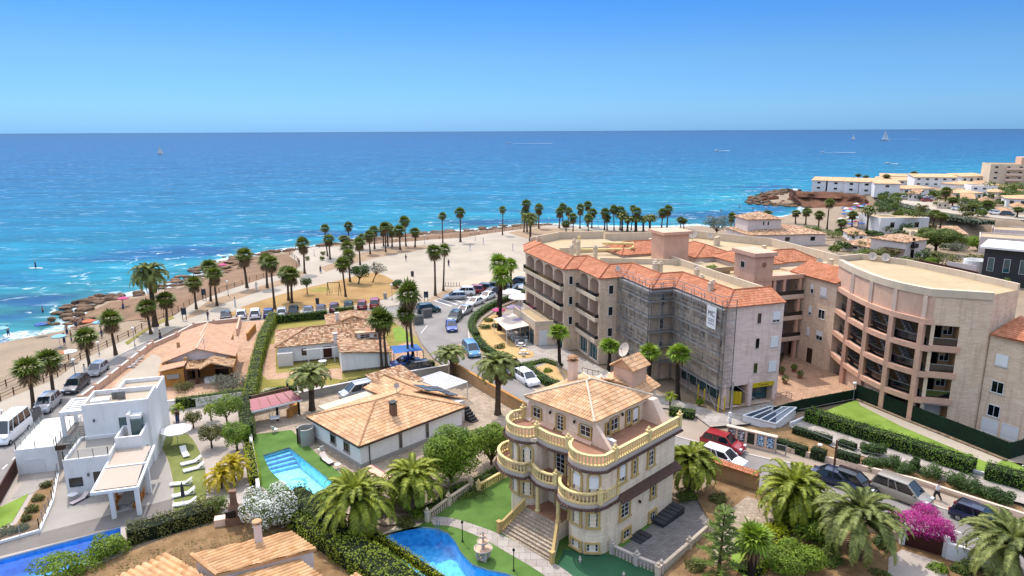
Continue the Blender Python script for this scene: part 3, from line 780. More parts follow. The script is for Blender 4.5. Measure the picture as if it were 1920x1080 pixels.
# ---------------------------------------------------------------- frames and proud windows
class Frame:
 """building axes: Y runs back along bearing deg, X to its right"""
 def __init__(s,O,deg):
  A=R(deg);s.O=O;s.a=(math.cos(A),math.sin(A));s.f=(math.sin(A),-math.cos(A));s.ang=A
 def __call__(s,X,Y,z=None):
  p=(s.O[0]+X*s.f[0]+Y*s.a[0],s.O[1]+X*s.f[1]+Y*s.a[1])
  return p if z is None else(p[0],p[1],z)
 def dir(s,deg):
  """world angle of a local direction (0 = +X, 90 = +Y)"""
  return R(deg)+s.ang-PI/2
def pwin(root,c,ang,w,z0,z1,nx=2,nz=1,blind=0,trim=None,arch=0,kind='window',frame=None,glass=None,bw=.05,tw=.16,sill=False,lbl=None,out=.0,recess=.1):
 """window in a projecting surround: c is the point on the wall face, ang the way it looks"""
 n=Vector((math.cos(ang),math.sin(ang)));s=Vector((-n.y,n.x));c=Vector(c[:2])+n*out
 def pt(u,k,z):return(c.x+s.x*u+n.x*k,c.y+s.y*u+n.y*k,z)
 def hb(mb,u0,u1,za,zb,k0,k1):mb.prism([pt(u,k,0)[:2]for u,k in((u0,k0),(u0,k1),(u1,k1),(u1,k0))][::-1],za,zb,bottom=True)
 h=w/2;f=MB();d=.05
 hb(f,-h,-h+bw,z0,z1,.005,d);hb(f,h-bw,h,z0,z1,.005,d);hb(f,-h+bw,h-bw,z0,z0+bw,.005,d);hb(f,-h+bw,h-bw,z1-bw,z1,.005,d)
 for i in range(1,nx):hb(f,-h+w*i/nx-bw*.4,-h+w*i/nx+bw*.4,z0+bw,z1-bw,.006,d-.01)
 for i in range(1,nz):z=z0+(z1-z0)*i/nz;hb(f,-h+bw,h-bw,z-bw*.3,z+bw*.3,.007,d-.014)
 o=f.build(kind,frame or M['white_frame'],root)
 if lbl:o['label']=lbl
 g=MB();g.poly([pt(-h+.01,.02,z0+.01),pt(h-.01,.02,z0+.01),pt(h-.01,.02,z1-.01),pt(-h+.01,.02,z1-.01)][::-1]);g.build('pane',glass or M['glass'],o)
 if blind:
  b=MB();hb(b,-h+.02,h-.02,z1-(z1-z0)*blind,z1-.01,.06,.085);b.build('roller_blind',M['blind'],o)
 if trim:
  t_=MB();k=recess+.03;hb(t_,-h-tw,-h,z0,z1,0,k);hb(t_,h,h+tw,z0,z1,0,k);hb(t_,-h-tw*1.4,h+tw*1.4,z0-.14,z0,0,k+.06)
  if arch:
   N=10;za=z1
   for i in range(N):
    a0,a1=PI*i/N,PI*(i+1)/N;q=[]
    for a,r_ in((a0,h),(a0,h+tw),(a1,h+tw),(a1,h)):q.append((-r_*math.cos(a),za+(r_ if r_==h else r_)*math.sin(a)*arch))
    fr=[pt(u,k,z)for u,z in q];bk=[pt(u,0,z)for u,z in q]
    t_.poly(fr);t_.grid([bk,fr],0,True)
   t_.build('surround',M[trim],o)
   v=MB();q=[(-h*math.cos(PI*i/N),za+h*math.sin(PI*i/N)*arch)for i in range(N+1)]
   v.poly([pt(u,.03,z)for u,z in q]);v.build('arch_panel',M['blind']if blind else M['ledge'],o)
  else:
   hb(t_,-h-tw,h+tw,z1,z1+tw,0,k+.002);t_.build('surround',M[trim],o)
 elif sill:
  t_=MB();hb(t_,-h-.1,h+.1,z0-.07,z0,0,.1);t_.build('sill',M['sill'],o)
 return o
_balu=[(.075,0),(.075,.06),(.045,.1),(.085,.26),(.05,.48),(.04,.56),(.07,.6),(.07,.64)]
def balustrade(mb,q,z,h=.88,gap=.27,sc_=1.0,w=.2):
 """plinth, turned balusters and handrail along a 2D polyline"""
 q=[Vector(p[:2])for p in q]
 strip(mb,q,w,z,.1);strip(mb,q,w*1.15,z+h-.12,.12)
 L=sum((q[i+1]-q[i]).length for i in range(len(q)-1));n=max(2,int(L/gap));st=L/n;acc=st/2
 for i in range(len(q)-1):
  l=(q[i+1]-q[i]).length
  while acc<l:
   p=q[i].lerp(q[i+1],acc/l);k=(h-.2)/.64
   mb.lathe((p.x,p.y,z+.09),[(r,zz*k)for r,zz in _balu],6);acc+=st
  acc-=l
def post(mb,p,z,h=1.05,w=.3,ball=True):
 mb.box((p[0],p[1],z),(w,w,h),MAN.ang);mb.box((p[0],p[1],z+h),(w+.08,w+.08,.07),MAN.ang)
 if ball:mb.lathe((p[0],p[1],z+h+.07),[(.06,0),(.13,.1),(.13,.17),(.05,.27),(.015,.36)],8)
def arc(cx,cy,r,a0,a1,n=8,ry=None):return[(cx+r*math.cos(R(a0+(a1-a0)*i/n)),cy+(ry or r)*math.sin(R(a0+(a1-a0)*i/n)))for i in range(n+1)]
# ---------------------------------------------------------------- the mansion
MAN=Frame((7.1,44.4),44.5)
W=MAN
man=T('mansion','ornate cream stone mansion with curved yellow balustraded balconies and tiled hip roof','mansion',W(-4.7,4,0))
lbay=arc(-7.8,-.3,1.6,180,360,12);rbay=arc(-1.65,-.3,1.65,180,360,12)
out=lbay+[(-6.2,0),(-3.3,0)]+rbay+[(0,8),(-9.4,8)]
b=MB();b.prism([W(*p)for p in out],0,7.08);b.build('wall',M['ashlar'],man)
def slab(out_pts,z,t_,name,m,mt):
 s=MB();s.prism([W(*p)for p in out_pts],z-t_,z,0,bottom=True,mt=1);return s.build(name,[M[m],M[mt]],man)
porch=[(-6.9,-1.95),(-3.4,-1.95),(-3.4,-.004),(-6.9,-.004)]
pb=MB();pb.prism([W(*p)for p in porch],0,1.5,0,mt=1);pb.build('porch',[M['ashlar'],M['terrace_red']],man)
b1=[(-9.4,.9),(-10.6,.6),(-10.8,-.5)]+arc(-8.3,-.4,2.5,183,305,10,2.15)[1:]+[(-6.75,-1.5)]+[(-6.2,-1.85),(-5.4,-2.1),(-4.6,-2.05)]+[(-4.0,-1.75)]+arc(-1.95,-.7,2.0,205,340,10,2.05)+[(-.02,-1.5),(.12,-.9),(.12,.6)]
slab(b1+[(-.1,.6),(-.1,1.2),(-9.2,1.2)],4.34,.3,'balcony_slab','ledge','terrace_red')
b2=[(-9.9,.8),(-10.2,-.1)]+arc(-8.1,-.1,2.0,185,310,10,1.95)[1:]+[(-6.6,-1.0),(-6.0,-1.15),(-5.2,-1.25),(-4.4,-1.15),(-3.5,-.95)]+arc(-1.6,-.2,1.9,200,335,10,1.9)+[(.1,-.4),(.12,1),(.12,8.7),(-9.9,8.7)]
slab(b2,7.12,.32,'terrace_slab','ledge','terrace_red')
def drip(path,z,m='dark_tile',name='drip_edge'):
 mb=MB();q=[W(*p)for p in path];q=[Vector(p)for p in q]
 a=offs(q,-.06);o_=offs(q,-.2)
 mb.grid([[(*p,z)for p in a],[(*p,z-.1)for p in o_],[(*p,z-.13)for p in o_],[(*p,z-.13)for p in a]])
 L=0
 for i in range(len(q)-1):
  d=(Vector(a[i+1])-Vector(a[i]));n=max(1,int(d.length/.2))
  for j in range(n):
   p=Vector(a[i])+d*(j+.5)/n;o2=Vector(o_[i])+(Vector(o_[i+1])-Vector(o_[i]))*(j+.5)/n
   mb.tube([(p.x,p.y,z+.02),(o2 .x,o2 .y,z-.09)],.05,5)
 mb.build(name,M[m],man)
drip(b1,4.06);drip(b2[:-1],6.83)
sc_=MB()
tiles(sc_,[W(.62,.5,3.78),W(.62,8.3,3.78),W(.0,8.3,4.18),W(.0,.5,4.18)],.22,.04,.3,.05);sc_.build('side_canopy',M['dark_tile'],man)
for path,z,cuts in((b1,4.34,None),(b2[:-1],7.12,None)):
 q=[W(*p)for p in offs([Vector(p)for p in path],.14)]
 mb=MB();balustrade(mb,q,z,.84);mb.build('balustrade',M['ivory'],man)
for P_,z in(((-9.75,.75),(-6.68,-.86),(-3.55,-.8),(-.02,.2),(-.02,4.3),(-.02,8.55),(-9.75,8.5)),7.12),(((-10.15,.5),(-6.75,-1.35),(-4.0,-1.6),(.0,-1.4),(.0,.55)),4.34):
 for p in P_:pm=MB();post(pm,W(*p),z,.95);pm.build('balustrade_post',M['ivory'],man)
for x in(-5.75,-3.65):
 c=MB();p=W(x,-1.72)
 c.lathe((*p,1.5),[(.22,0),(.22,.12),(.16,.18),(.15,2.3),(.2,2.42),(.22,2.54)],12);c.build('column',M['ivory'],man)
st=MB();NS=10
for i in range(NS):
 t0,t1=i/NS,(i+1)/NS
 xa,xb=-6.75-.5*t1,-3.5+1.5*t1
 y1=-1.95-2.3*t1;y0=-1.95-2.3*t0
 st.prism([W(xa,y1),W(xb,y1),W(xb,y0+.004),W(xa,y0+.004)],0,1.5*(1-t0)-.03*(i+1)/NS,0)
st.build('entrance_steps',M['paver'],man)
for(x0,x1)in((-6.8,-7.35),(-3.45,-1.9)):
 mb=MB()
 for i in range(14):
  t_=(i+.5)/14;p=W(x0+(x1-x0)*t_,-1.95-2.35*t_);z=1.5*(1-t_)+.05
  mb.lathe((*p,z+.05),[(r,zz*.95)for r,zz in _balu],6)
 a=Vector(W(x0,-1.95,1.5));c=Vector(W(x1,-4.3,0));mb.bar(a+Vector((0,0,.74)),c+Vector((0,0,.74)),.2,.12);mb.bar(a+Vector((0,0,.04)),c+Vector((0,0,.04)),.2,.1)
 for p,z in((W(x1,-4.3),0),):mb.box((*p,z),(.28,.28,1.0),MAN.ang);mb.box((*p,z+1.0),(.36,.36,.08),MAN.ang)
 mb.build('stair_balustrade',M['gold_trim'],man)
 wl=MB();q=[W(x0,-1.95,0),W(x1,-4.3,0),W(x1,-4.3,.05),W(x0,-1.95,1.5)];s=.12 if x0<-5 else-.12
 q2=[W(x0-s,-1.95,0),W(x1-s,-4.3,0),W(x1-s,-4.3,.05),W(x0-s,-1.95,1.5)]
 wl.poly(q);wl.poly(q2[::-1]);wl.grid([q,q2],0,True);wl.build('stair_wall',M['ashlar'],man)
at_=MB();A0=[(-9.3,1.2),(-2.8,1.2),(-2.8,8),(-9.3,8)]
at_.prism([W(*p)for p in A0],7.12,9.0)
at_.build('attic_wall',M['ashlar'],man)
sk_=MB()
sk_.poly([W(-9.9,.75,7.13),W(-8.95,.75,7.13),W(-8.95,1.19,7.5),W(-9.3,1.19,9.0)]);sk_.poly([W(-9.9,.75,7.13),W(-9.3,1.19,9.0),W(-9.3,1.6,9.0),W(-9.9,1.6,7.13)])
sk_.build('attic_apron',M['salmon_pale'],man);sk_=MB()
q=[W(-1.45,1.0,7.13),W(-1.45,1.28,7.13),W(-2.79,1.28,8.9),W(-2.79,1.0,8.9)]
sk_.poly([W(-2.79,1.0,7.13),W(-.75,.85,7.13),W(-2.7,1.0,8.97)]);sk_.poly([W(-.75,.85,7.13),W(-.75,1.2,7.13),W(-2.7,1.28,8.97),W(-2.7,1.0,8.97)]);sk_.poly([W(-.75,1.2,7.13),W(-2.79,1.28,7.13),W(-2.7,1.28,8.97)])
sk_.build('attic_apron',M['salmon_pale'],man);sk_=MB()
sk_.poly([W(-2.79,7.5,7.13),W(-.6,7.3,7.13),W(-1.9,7.5,9.0),W(-2.79,7.5,9.0)]);sk_.poly([W(-.6,7.3,7.13),W(-.6,8.2,7.13),W(-1.9,8.2,9.0),W(-1.9,7.5,9.0)]);sk_.poly([W(-2.79,7.5,9.0),W(-1.9,7.5,9.0),W(-1.9,8.2,9.0),W(-2.79,8.2,9.0)])
sk_.build('attic_apron',M['salmon_pale'],man)
sk_=MB()
for x0,x1 in((-8.9,-6.55),(-5.6,-2.75)):sk_.poly([W(x0,.8,7.13),W(x1,.8,7.13),W(x1,1.195,7.42),W(x0,1.195,7.42)])
sk_.build('attic_skirt',M['pink_wall'],man)
E0=dict(xl=-9.75,xr=-2.45,yf=.85,yb=8.3);zE,zR=9.0,10.35
ap1,ap2=(-6.1,4.3),(-6.1,4.9)
rf=MB()
c=[(E0['xl'],E0['yf']),(E0['xr'],E0['yf']),(E0['xr'],E0['yb']),(E0['xl'],E0['yb'])]
for poly in([c[0],c[1],ap1],[c[1],c[2],ap2,ap1],[c[2],c[3],ap2],[c[3],c[0],ap1,ap2]):
 tiles(rf,[W(*p,zR if p in(ap1,ap2)else zE)for p in poly],.24,.06,.38,.06)
roof=rf.build('roof',M['tile_ochre'],man)
rd=MB()
for a,bq in((c[0],ap1),(c[1],ap1),(c[2],ap2),(c[3],ap2)):ridge(rd,W(*a,zE+.09),W(*bq,zR+.09),.1)
ridge(rd,W(*ap1,zR+.09),W(*ap2,zR+.09),.1)
rd.build('ridge_tiles',M['cream_wall'],roof)
ev=MB();strip(ev,[W(*p)for p in((E0['xl']+.15,E0['yf']+.15),(E0['xr']-.15,E0['yf']+.15),(E0['xr']-.15,E0['yb']-.15))],.3,zE-.16,.1);ev.build('eave',M['cream_wall'],man)
wg=MB();tiles(wg,[W(-2.9,8.1,9.0),W(-3.2,10.6,9.0),W(-5.4,10.4,10.0),W(-5.4,6.6,10.0)],.24,.06,.38);tiles(wg,[W(-7.9,8.4,9.1),W(-5.4,6.6,10.0),W(-5.4,10.4,10.0),W(-7.9,10.4,9.1)],.24,.06,.38)
wg.build('rear_roof',M['tile_ochre'],man);wb=MB();wb.prism([W(-8.6,8.01),W(-3.2,8.01),W(-3.5,10.4),W(-8.6,10.4)],0,8.95);wb.build('rear_wall',M['salmon_pale'],man)
tw=MB();T0=[(-5.9,7.6),(-4.0,7.6),(-4.0,9.6),(-5.9,9.6)];tw.prism([W(*p)for p in T0],9.0,11.0)
tw.build('turret',M['pink_wall'],man)
tr_=MB();a,bq,c_,d_=(W(-6.15,7.35,10.95),W(-3.75,7.35,10.95),W(-3.75,9.85,10.95),W(-6.15,9.85,10.95));e,f_=W(-4.95,7.35,11.75),W(-4.95,9.85,11.75)
tiles(tr_,[bq,c_,f_,e],.26,.06,.4);tiles(tr_,[d_,a,e,f_],.26,.06,.4)
tr_.poly([W(-6.0,7.5,10.95),W(-3.9,7.5,10.95),W(-4.95,7.5,11.68)]);tr_.build('turret_roof',M['tile_ochre'],man)
ch=MB();p=W(-8.4,5.3);ch.box((*p,9.2),(.62,.62,2.1),MAN.ang);cm=ch.build('chimney',M['salmon_pale'],man)
cc=MB();cc.box((*p,11.31),(.74,.74,.06),MAN.ang)
for dx in(-.26,.26):
 for dy in(-.26,.26):cc.box((p[0]+dx,p[1]+dy,11.36),(.16,.16,.22),MAN.ang)
cc.lathe((*p,11.58),[(.55,0),(.42,.12),(.1,.25)],4,rz=MAN.ang+PI/4);cc.build('chimney_cap',M['ridge_tile'],cm)
FD=MAN.dir
for X,w_,z0,z1,k in((-8.6,.85,7.42,8.28,'window'),(-6.08,.7,7.16,8.4,'door'),(-3.55,1.0,7.5,8.32,'window')):
 pwin(man,W(X,1.2),FD(-90),w_,z0,z1,2,2 if k=='window' else 4,trim='gold_trim',arch=.18,kind=k,tw=.14)
for Y,w_,z0,z1,k,bl in((2.88,.42,7.16,8.3,'door',0),(3.66,.95,7.42,8.42,'window',0),(5.5,.55,7.42,8.5,'window',0),(6.4,.75,7.16,8.4,'door',.75)):
 pwin(man,W(-2.8,Y),FD(0),w_,z0,z1,2 if w_>.5 else 1,2,blind=bl,trim='gold_trim',arch=.15,kind=k,tw=.12)
def onarc(cx,cy,r,a):return W(cx+r*math.cos(R(a)),cy+r*math.sin(R(a)))
for bay,(cx,cy,r,angs)in enumerate(((-7.8,-.3,1.6,(215,262,302)),(-1.65,-.3,1.65,(222,268,313)))):
 for i,a in enumerate(angs):
  p=onarc(cx,cy,r*.97,a);bl=(.7 if bay else 0)
  pwin(man,p,FD(a),.72,5.0,6.2,2,3,bl if bay else 0,'gold_trim',.75,tw=.15,bw=.03)
  pwin(man,p,FD(a),.7,2.35,3.45,2,3,0,'gold_trim',0,tw=.16,bw=.03)
  if bay and i:pwin(man,p,FD(a),.85,.38,.98,3,2,0,'gold_trim',0,tw=.14)
pwin(man,W(-4.95,0),FD(-90),.9,4.4,6.4,2,5,0,'gold_trim',0,'door',tw=.18);pwin(man,W(-3.9,0),FD(-90),.6,4.4,6.4,1,4,0,None,0,'door')
pwin(man,W(-4.75,0),FD(-90),1.1,1.54,3.55,2,4,0,'gold_trim',0,'door',tw=.2,glass=M['glass_blue'])
for Y,w_,z0,z1,ar,bl in((1.0,.75,5.15,6.35,.8,.7),(2.55,.4,5.15,6.3,.8,.0),(4.65,.7,5.1,6.3,.8,0),(1.5,1.0,2.1,3.2,.6,0),(5.15,.45,2.3,3.55,.7,.0),(1.8,.8,.2,.95,0,0),(5.2,.75,.3,.98,0,0)):
 pwin(man,W(0,Y),FD(0),w_,z0,z1,2 if w_>.5 else 1,3 if z1-z0>.8 else 2,bl,'gold_trim',ar,tw=.17)
for p,a,z in((W(-7.1,1.2),-90,8.3),(W(-4.6,1.2),-90,8.3),(W(-2.8,4.6),0,8.4),(onarc(-7.8,-.3,1.6,190),190,6.3),(onarc(-1.65,-.3,1.65,195),195,6.2),(W(0,3.3),0,2.6)):
 mb=MB();n=Vector((math.cos(FD(a)),math.sin(FD(a))));q=Vector(p[:2])+n*.14
 mb.bar((p[0],p[1],z+.12),(q.x,q.y,z+.16),.04);mb.lathe((q.x,q.y,z-.1),[(.03,0),(.09,.06),(.1,.2),(.02,.3)],6);mb.build('wall_lamp',M['metal_dark'],man)
ac=MB();p=W(-1.6,1.75);ac.box((*p,7.13),(.8,.32,.55),MAN.ang+PI/2);ac.lathe((p[0],p[1],7.68),[(.22,0),(.2,.02)],10);tag(ac.build('air_conditioner',M['white_paint'],None,loc=(*p,7.13)),'white air conditioning unit standing on the mansion roof terrace','air conditioner')
def dish(loc,r,az,label,name='satellite_dish',pole=.5,tilt=25):
 root=T(name,label,'satellite dish',loc)
 n=Vector((math.cos(az)*math.cos(R(tilt)),math.sin(az)*math.cos(R(tilt)),math.sin(R(tilt))));u=n.cross(Vector((0,0,1))).normalized();v=u.cross(n)
 c=Vector((loc[0],loc[1],loc[2]+pole+r*.6));mb=MB();rows=[]
 for k in range(5):
  q=r*(k/4 if k else.02);rows.append([c+u*q*math.cos(2*PI*j/14)+v*q*math.sin(2*PI*j/14)+n*(q*q/r*.3)for j in range(14)])
 mb.grid(rows,0,True);mb.build('reflector',M['canvas_beige'],root,smooth=True)
 m2=MB();m2 .tube([loc,(loc[0],loc[1],loc[2]+pole+r*.6),c],.035,6);m2 .tube([c-v*r*.9,c+n*r*.75],.018,5);m2 .lathe(c+n*r*.75-Vector((0,0,.08)),[(.06,0),(.08,.1),(.03,.2)],7);m2 .build('mount',M['galv'],root)
 return root
dish(W(-5.5,8.6,11.4),.62,FD(-110),'beige satellite dish with white feed on the mansion turret roof',pole=.35)
dish(W(-6.0,6.7,9.9),.38,FD(-100),'small beige satellite dish beside the turret of the mansion',pole=.2)
# ---------------------------------------------------------------- houses around the mansion
def rect(F,x0,x1,y0,y1):return[F(x0,y0),F(x1,y0),F(x1,y1),F(x0,y1)]
def block(root,F,x0,x1,y0,y1,z0,z1,m,name='wall',mt=None):
 b=MB();b.prism(rect(F,x0,x1,y0,y1),z0,z1,0,mt=1 if mt else None);return b.build(name,[M[m]]+([M[mt]]if mt else[]),root)
def roofp(root,polys,m,name='roof',per=.25,amp=.05,row=.4,rm=None,ridges=(),rr=.1,thick=.07):
 r=MB()
 for p in polys:tiles(r,p,per,amp,row,thick)
 o=r.build(name,M[m],root)
 if ridges:
  g=MB()
  for a,b in ridges:ridge(g,Vector(a)+Vector((0,0,.05)),Vector(b)+Vector((0,0,.05)),rr)
  g.build('ridge_tiles',M[rm or 'ridge_tile'],o)
 return o
def hip(F,x0,x1,y0,y1,ze,zr,ra,rb,along='X'):
 """four slopes of a hip roof, ridge between local points ra and rb"""
 c=[(x0,y0),(x1,y0),(x1,y1),(x0,y1)];g=lambda p,z:F(p[0],p[1],z)
 C=[g(p,ze)for p in c];A,B=g(ra,zr),g(rb,zr)
 if along=='X':polys=[[C[0],C[1],B,A],[C[1],C[2],B],[C[2],C[3],A,B],[C[3],C[0],A]]
 else:polys=[[C[0],C[1],A],[C[1],C[2],B,A],[C[2],C[3],B],[C[3],C[0],A,B]]
 rd=[(C[0],A),(C[1],B if along=='X' else A),(C[2],B),(C[3],A if along=='X' else B),(A,B)]
 return polys,rd
def flatroof(root,F,x0,x1,y0,y1,z,par=.35,m='white_wall',mf='grey_floor',t=.18,name='parapet'):
 s=MB()
 for a in((x0,x1,y0,y0+t),(x0,x1,y1-t,y1),(x0,x0+t,y0+t,y1-t),(x1-t,x1,y0+t,y1-t)):s.prism(rect(F,*a),z-.02,z+par,0)
 o=s.build(name,M[m],root);f=MB();f.prism(rect(F,x0+t*.5,x1-t*.5,y0+t*.5,y1-t*.5),z-.1,z+.01);f.build('flat_roof',M[mf],root);return o
def glassrail(root,q,z,h=.9,m='panel_glass',name='glass_railing',gap=1.1,pm='galv'):
 q=[Vector(p[:2])for p in q];g=MB();f=MB()
 for i in range(len(q)-1):
  a,b=q[i],q[i+1];g.poly([(*a,z),(*b,z),(*b,z+h),(*a,z+h)]);L=(b-a).length;n=max(1,int(L/gap))
  for k in range(n+1):
   p=a.lerp(b,k/n);f.box((p.x,p.y,z),(.05,.05,h),0)
 o=f.build(name,M[pm],root);g.build('glass_panel',M[m],o);return o
# --- white house with the ochre hip roof and solar panels
HB=Frame((-13.85,56.9),135)
hb_=T('house','white single storey house with ochre hipped tile roof, brick chimney and solar panels','house',HB(6,4,0))
block(hb_,HB,0,12.1,0,8.7,0,2.45,'white_wall');pl=MB();strip(pl,[HB(0,8.7),HB(0,0),HB(12.1,0)],.12,0,.5);pl.build('plinth',M['concrete'],hb_)
po,rd=hip(HB,-.35,12.45,-.35,9.05,2.45,4.0,(4.7,4.4),(7.3,4.4));roofp(hb_,po,'tile_ochre',ridges=rd,per=.26,amp=.055)
gt=MB();strip(gt,[HB(-.36,9),HB(-.36,-.36),HB(12.4,-.36)],.08,2.3,.12);gt.build('gutter',M['brown_frame'],hb_)
block(hb_,HB,8.3,13.5,1.2,11,0,2.4,'white_wall_b','rear_wall')
roofp(hb_,[[HB(13.9,1.0,2.45),HB(13.9,5.6,2.45),HB(10.4,11.2,3.5),HB(10.4,4.4,3.5),HB(11.2,2.6,3.2)][:4],[HB(10.4,4.4,3.5),HB(10.4,11.2,3.5),HB(7.6,11.2,2.7),HB(7.6,6.4,2.9)]],'tile_ochre','rear_roof',ridges=[(HB(10.4,4.4,3.5),HB(10.4,11.2,3.5))])
block(hb_,HB,9.2,13.3,8.6,12.3,2.2,2.8,'white_wall','rear_gable_wall')
roofp(hb_,[[HB(8.8,8.3,2.75),HB(13.7,8.3,2.75),HB(13.7,12.6,3.5),HB(8.8,12.6,3.5)]],'tile_mix','gable_roof')
cp=MB();cp.prism(rect(HB,1.8,8.6,9.2,10.6),2.35,2.5);cp.build('rear_canopy',M['cream_wall'],hb_)
for i,(x,y)in enumerate(((12.95,2.2),(12.95,3.5),(12.95,4.8),(11.5,3.9),(11.5,5.2))):
 p=MB();zz=lambda X:2.45+(13.9-X)/3.5*1.05+.14
 p.poly([HB(x+.7,y,zz(x+.7)),HB(x+.7,y+1.15,zz(x+.7)),HB(x-.7,y+1.15,zz(x-.7)),HB(x-.7,y,zz(x-.7))]);p.poly([HB(x-.7,y,zz(x-.7)-.05),HB(x-.7,y+1.15,zz(x-.7)-.05),HB(x+.7,y+1.15,zz(x+.7)-.05),HB(x+.7,y,zz(x+.7)-.05)])
 p.build('solar_panel',M['solar'],hb_)
cb=MB();p=HB(5.0,1.85);cb.box((*p,2.6),(.55,.55,1.75),HB.ang);c_=cb.build('chimney',M['brick_red'],hb_);cc=MB();cc.box((*p,4.5),(.7,.7,.08),HB.ang);cc.box((*p,4.34),(.3,.3,.18),HB.ang);cc.build('chimney_cap',M['dark_grey'],c_)
tag(dish(HB(7.4,4.6,3.9),.3,R(-70),'small beige dish and mast on the ridge of the solar panelled white house',pole=.7))
for y,lb in((4.7,None),(2.3,None)):pwin(hb_,HB(0,y),HB.dir(180),.85,1.0,1.85,2,1,trim='concrete',tw=.08,recess=.05,frame=M['dark_frame'])
for x in(4.4,7.6):pwin(hb_,HB(x,0),HB.dir(-90),.4,.55,2.05,1,7,0,frame=M["concrete"],bw=.04)
dp=MB();dp.tube([HB(.9,-.08,2.3),HB(.9,-.08,.1)],.05,6);dp.build('downpipe',M['brown_frame'],hb_)
ts=MB()
for i in range(6):ts.prism(rect(HB,13.6,14.5,.1+i*.28,.1+(i+1)*.28-.004),0,.22*(i+1))
ts.build('outside_stairs',M['dark_grey'],hb_)
pg=T('pergola','white metal pergola frame with slatted top behind the solar panelled house','pergola',HB(15.5,7,0))
m1=MB();P0=[(14.2,5.4),(17.6,5.4),(17.6,10.2),(14.2,10.2)]
for p in P0:m1 .box(HB(*p,0),(.1,.1,2.2),HB.ang)
for i in range(4):m1 .bar(HB(*P0[i],2.2),HB(*P0[(i+1)%4],2.2),.1,.12)
m1 .build('frame',M['white_paint'],pg);m2=MB()
for i in range(12):m2 .bar(HB(14.3+i*.28,5.5,2.22),HB(14.3+i*.28,10.1,2.22),.14,.03)
m2 .build('slats',M['white_paint'],pg)
# --- bungalow with mottled roofs and the blue shade sail
HC=Frame((-31,84.8),108)
hc=T('bungalow','low white bungalow with mottled terracotta hip roofs behind a clipped hedge','house',HC(7,4,0))
block(hc,HC,.3,14,.4,8,0,2.55,'white_wall');po,rd=hip(HC,0,14.4,0,8.3,2.6,4.0,(4.3,3.6),(11.2,3.8));roofp(hc,po,'tile_mix',ridges=rd)
block(hc,HC,8.0,14,-5.6,.4,0,2.25,'white_wall','side_wing_wall')
fw=MB();fw.poly([HC(8.0,-5.6,2.24),HC(14,-5.6,2.24),HC(8.0,-5.6,2.95)]);fw.poly([HC(8.0,-5.6,2.2),HC(8.0,-5.6,2.95),HC(8.0,.4,2.95),HC(8.0,.4,2.2)]);fw.build('gable_wall',M['white_wall'],hc)
roofp(hc,[[HC(7.8,-5.9,3.0),HC(14.3,-5.9,2.3),HC(14.3,-.2,2.35),HC(7.8,.6,3.0)]],'tile_mix','side_wing_roof')
block(hc,HC,7.3,14,8,14,0,2.5,'white_wall','rear_wing_wall');po,rd=hip(HC,7,14.4,7.5,14.4,2.6,3.7,(10.8,8.5),(10.8,11.8),'Y');roofp(hc,po,'tile_mix','rear_wing_roof',ridges=rd)
dm=MB();dm.prism(rect(HC,10.6,13.3,.2,1.6),2.3,3.5);dm.build('dormer',M['white_wall'],hc);pwin(hc,HC(11.6,.2),HC.dir(-90),1.3,2.7,3.3,2,2)
pwin(hc,HC(13.0,.2),HC.dir(-90),.5,2.7,3.2,1,1)
dr=MB();dr.prism(rect(HC,10.3,13.6,-.1,2.0),3.5,3.6);dr.build('dormer_roof',M['tile_mix'],hc)
for x,y,z in((7.7,.1,3.0),(8.6,9.2,3.4)):
 c=MB();c.box(HC(x,y,z-.6),(.5,.5,1.4),HC.ang);c.box(HC(x,y,z+.8),(.62,.62,.08),HC.ang);c.build('chimney',M['white_wall_b'],hc)
for x,w_,z0,z1,k in((3.6,.6,1.1,2.0,'window'),(6.6,1.1,.5,2.0,'door')):pwin(hc,HC(x,.4),HC.dir(-90),w_,z0,z1,2,1,frame=M['brown_frame'],glass=M['wood_red']if k=='door' else None,kind=k)
sp=MB();sp.box(HC(1.2,-.3,0),(1.9,.7,1.9),HC.ang-PI/2);sp.build('side_porch',M['white_wall_b'],hc)
p2=MB()
for x in(4.1,5.7,7.4):p2 .box(HC(x,-.9,0),(.1,.1,2.15),HC.ang)
p2 .bar(HC(3.5,-.9,2.2),HC(7.9,-.9,2.2),.1);p2 .build('awning_frame',M['white_paint'],hc)
wp=MB();strip(wp,[HC(.3,.36),HC(7.9,.36)],.1,0,.4);wp.build('plinth',M['stone_dry'],hc);wp=MB();strip(wp,[HC(8.0,-5.65),HC(14,-5.65)],.1,0,.45);wp.build('plinth',M['stone_dry'],hc)
tt=T('garden_table','white plastic table with chairs on the bungalow patio','table',HC(5.8,-1.6,0));a=MB();a.lathe(HC(5.8,-1.6,.68),[(.55,0),(.55,.04)],14);a.build('table_top',M['white_paint'],tt);a=MB()
for dx,dy in((-.35,-.35),(.35,-.35),(.35,.35),(-.35,.35)):q=HC(5.8+dx,-1.6+dy);a.tube([(*q,0),(*q,.68)],.03,5)
a.build('legs',M['white_paint'],tt)
ss=T('shade_sail','bright blue shade sail stretched on posts over a parked car','shade sail',P(760,690))
q=[P(731,649,2.3),P(780,645,2.25),P(792,657,2.35),P(737,663,2.2)];g=MB();rows=[]
for i in range(7):
 a,b=q[0].lerp(q[3],i/6),q[1].lerp(q[2],i/6);rows.append([a.lerp(b,j/8)-Vector((0,0,.22*math.sin(PI*j/8)*math.sin(PI*i/6)))for j in range(9)])
g.grid(rows);g.build('canopy',M['blue_sail'],ss,smooth=True);g=MB()
for p in q:g.tube([(p.x,p.y,0),p],.05,6)
g.build('poles',M['metal_grey'],ss)
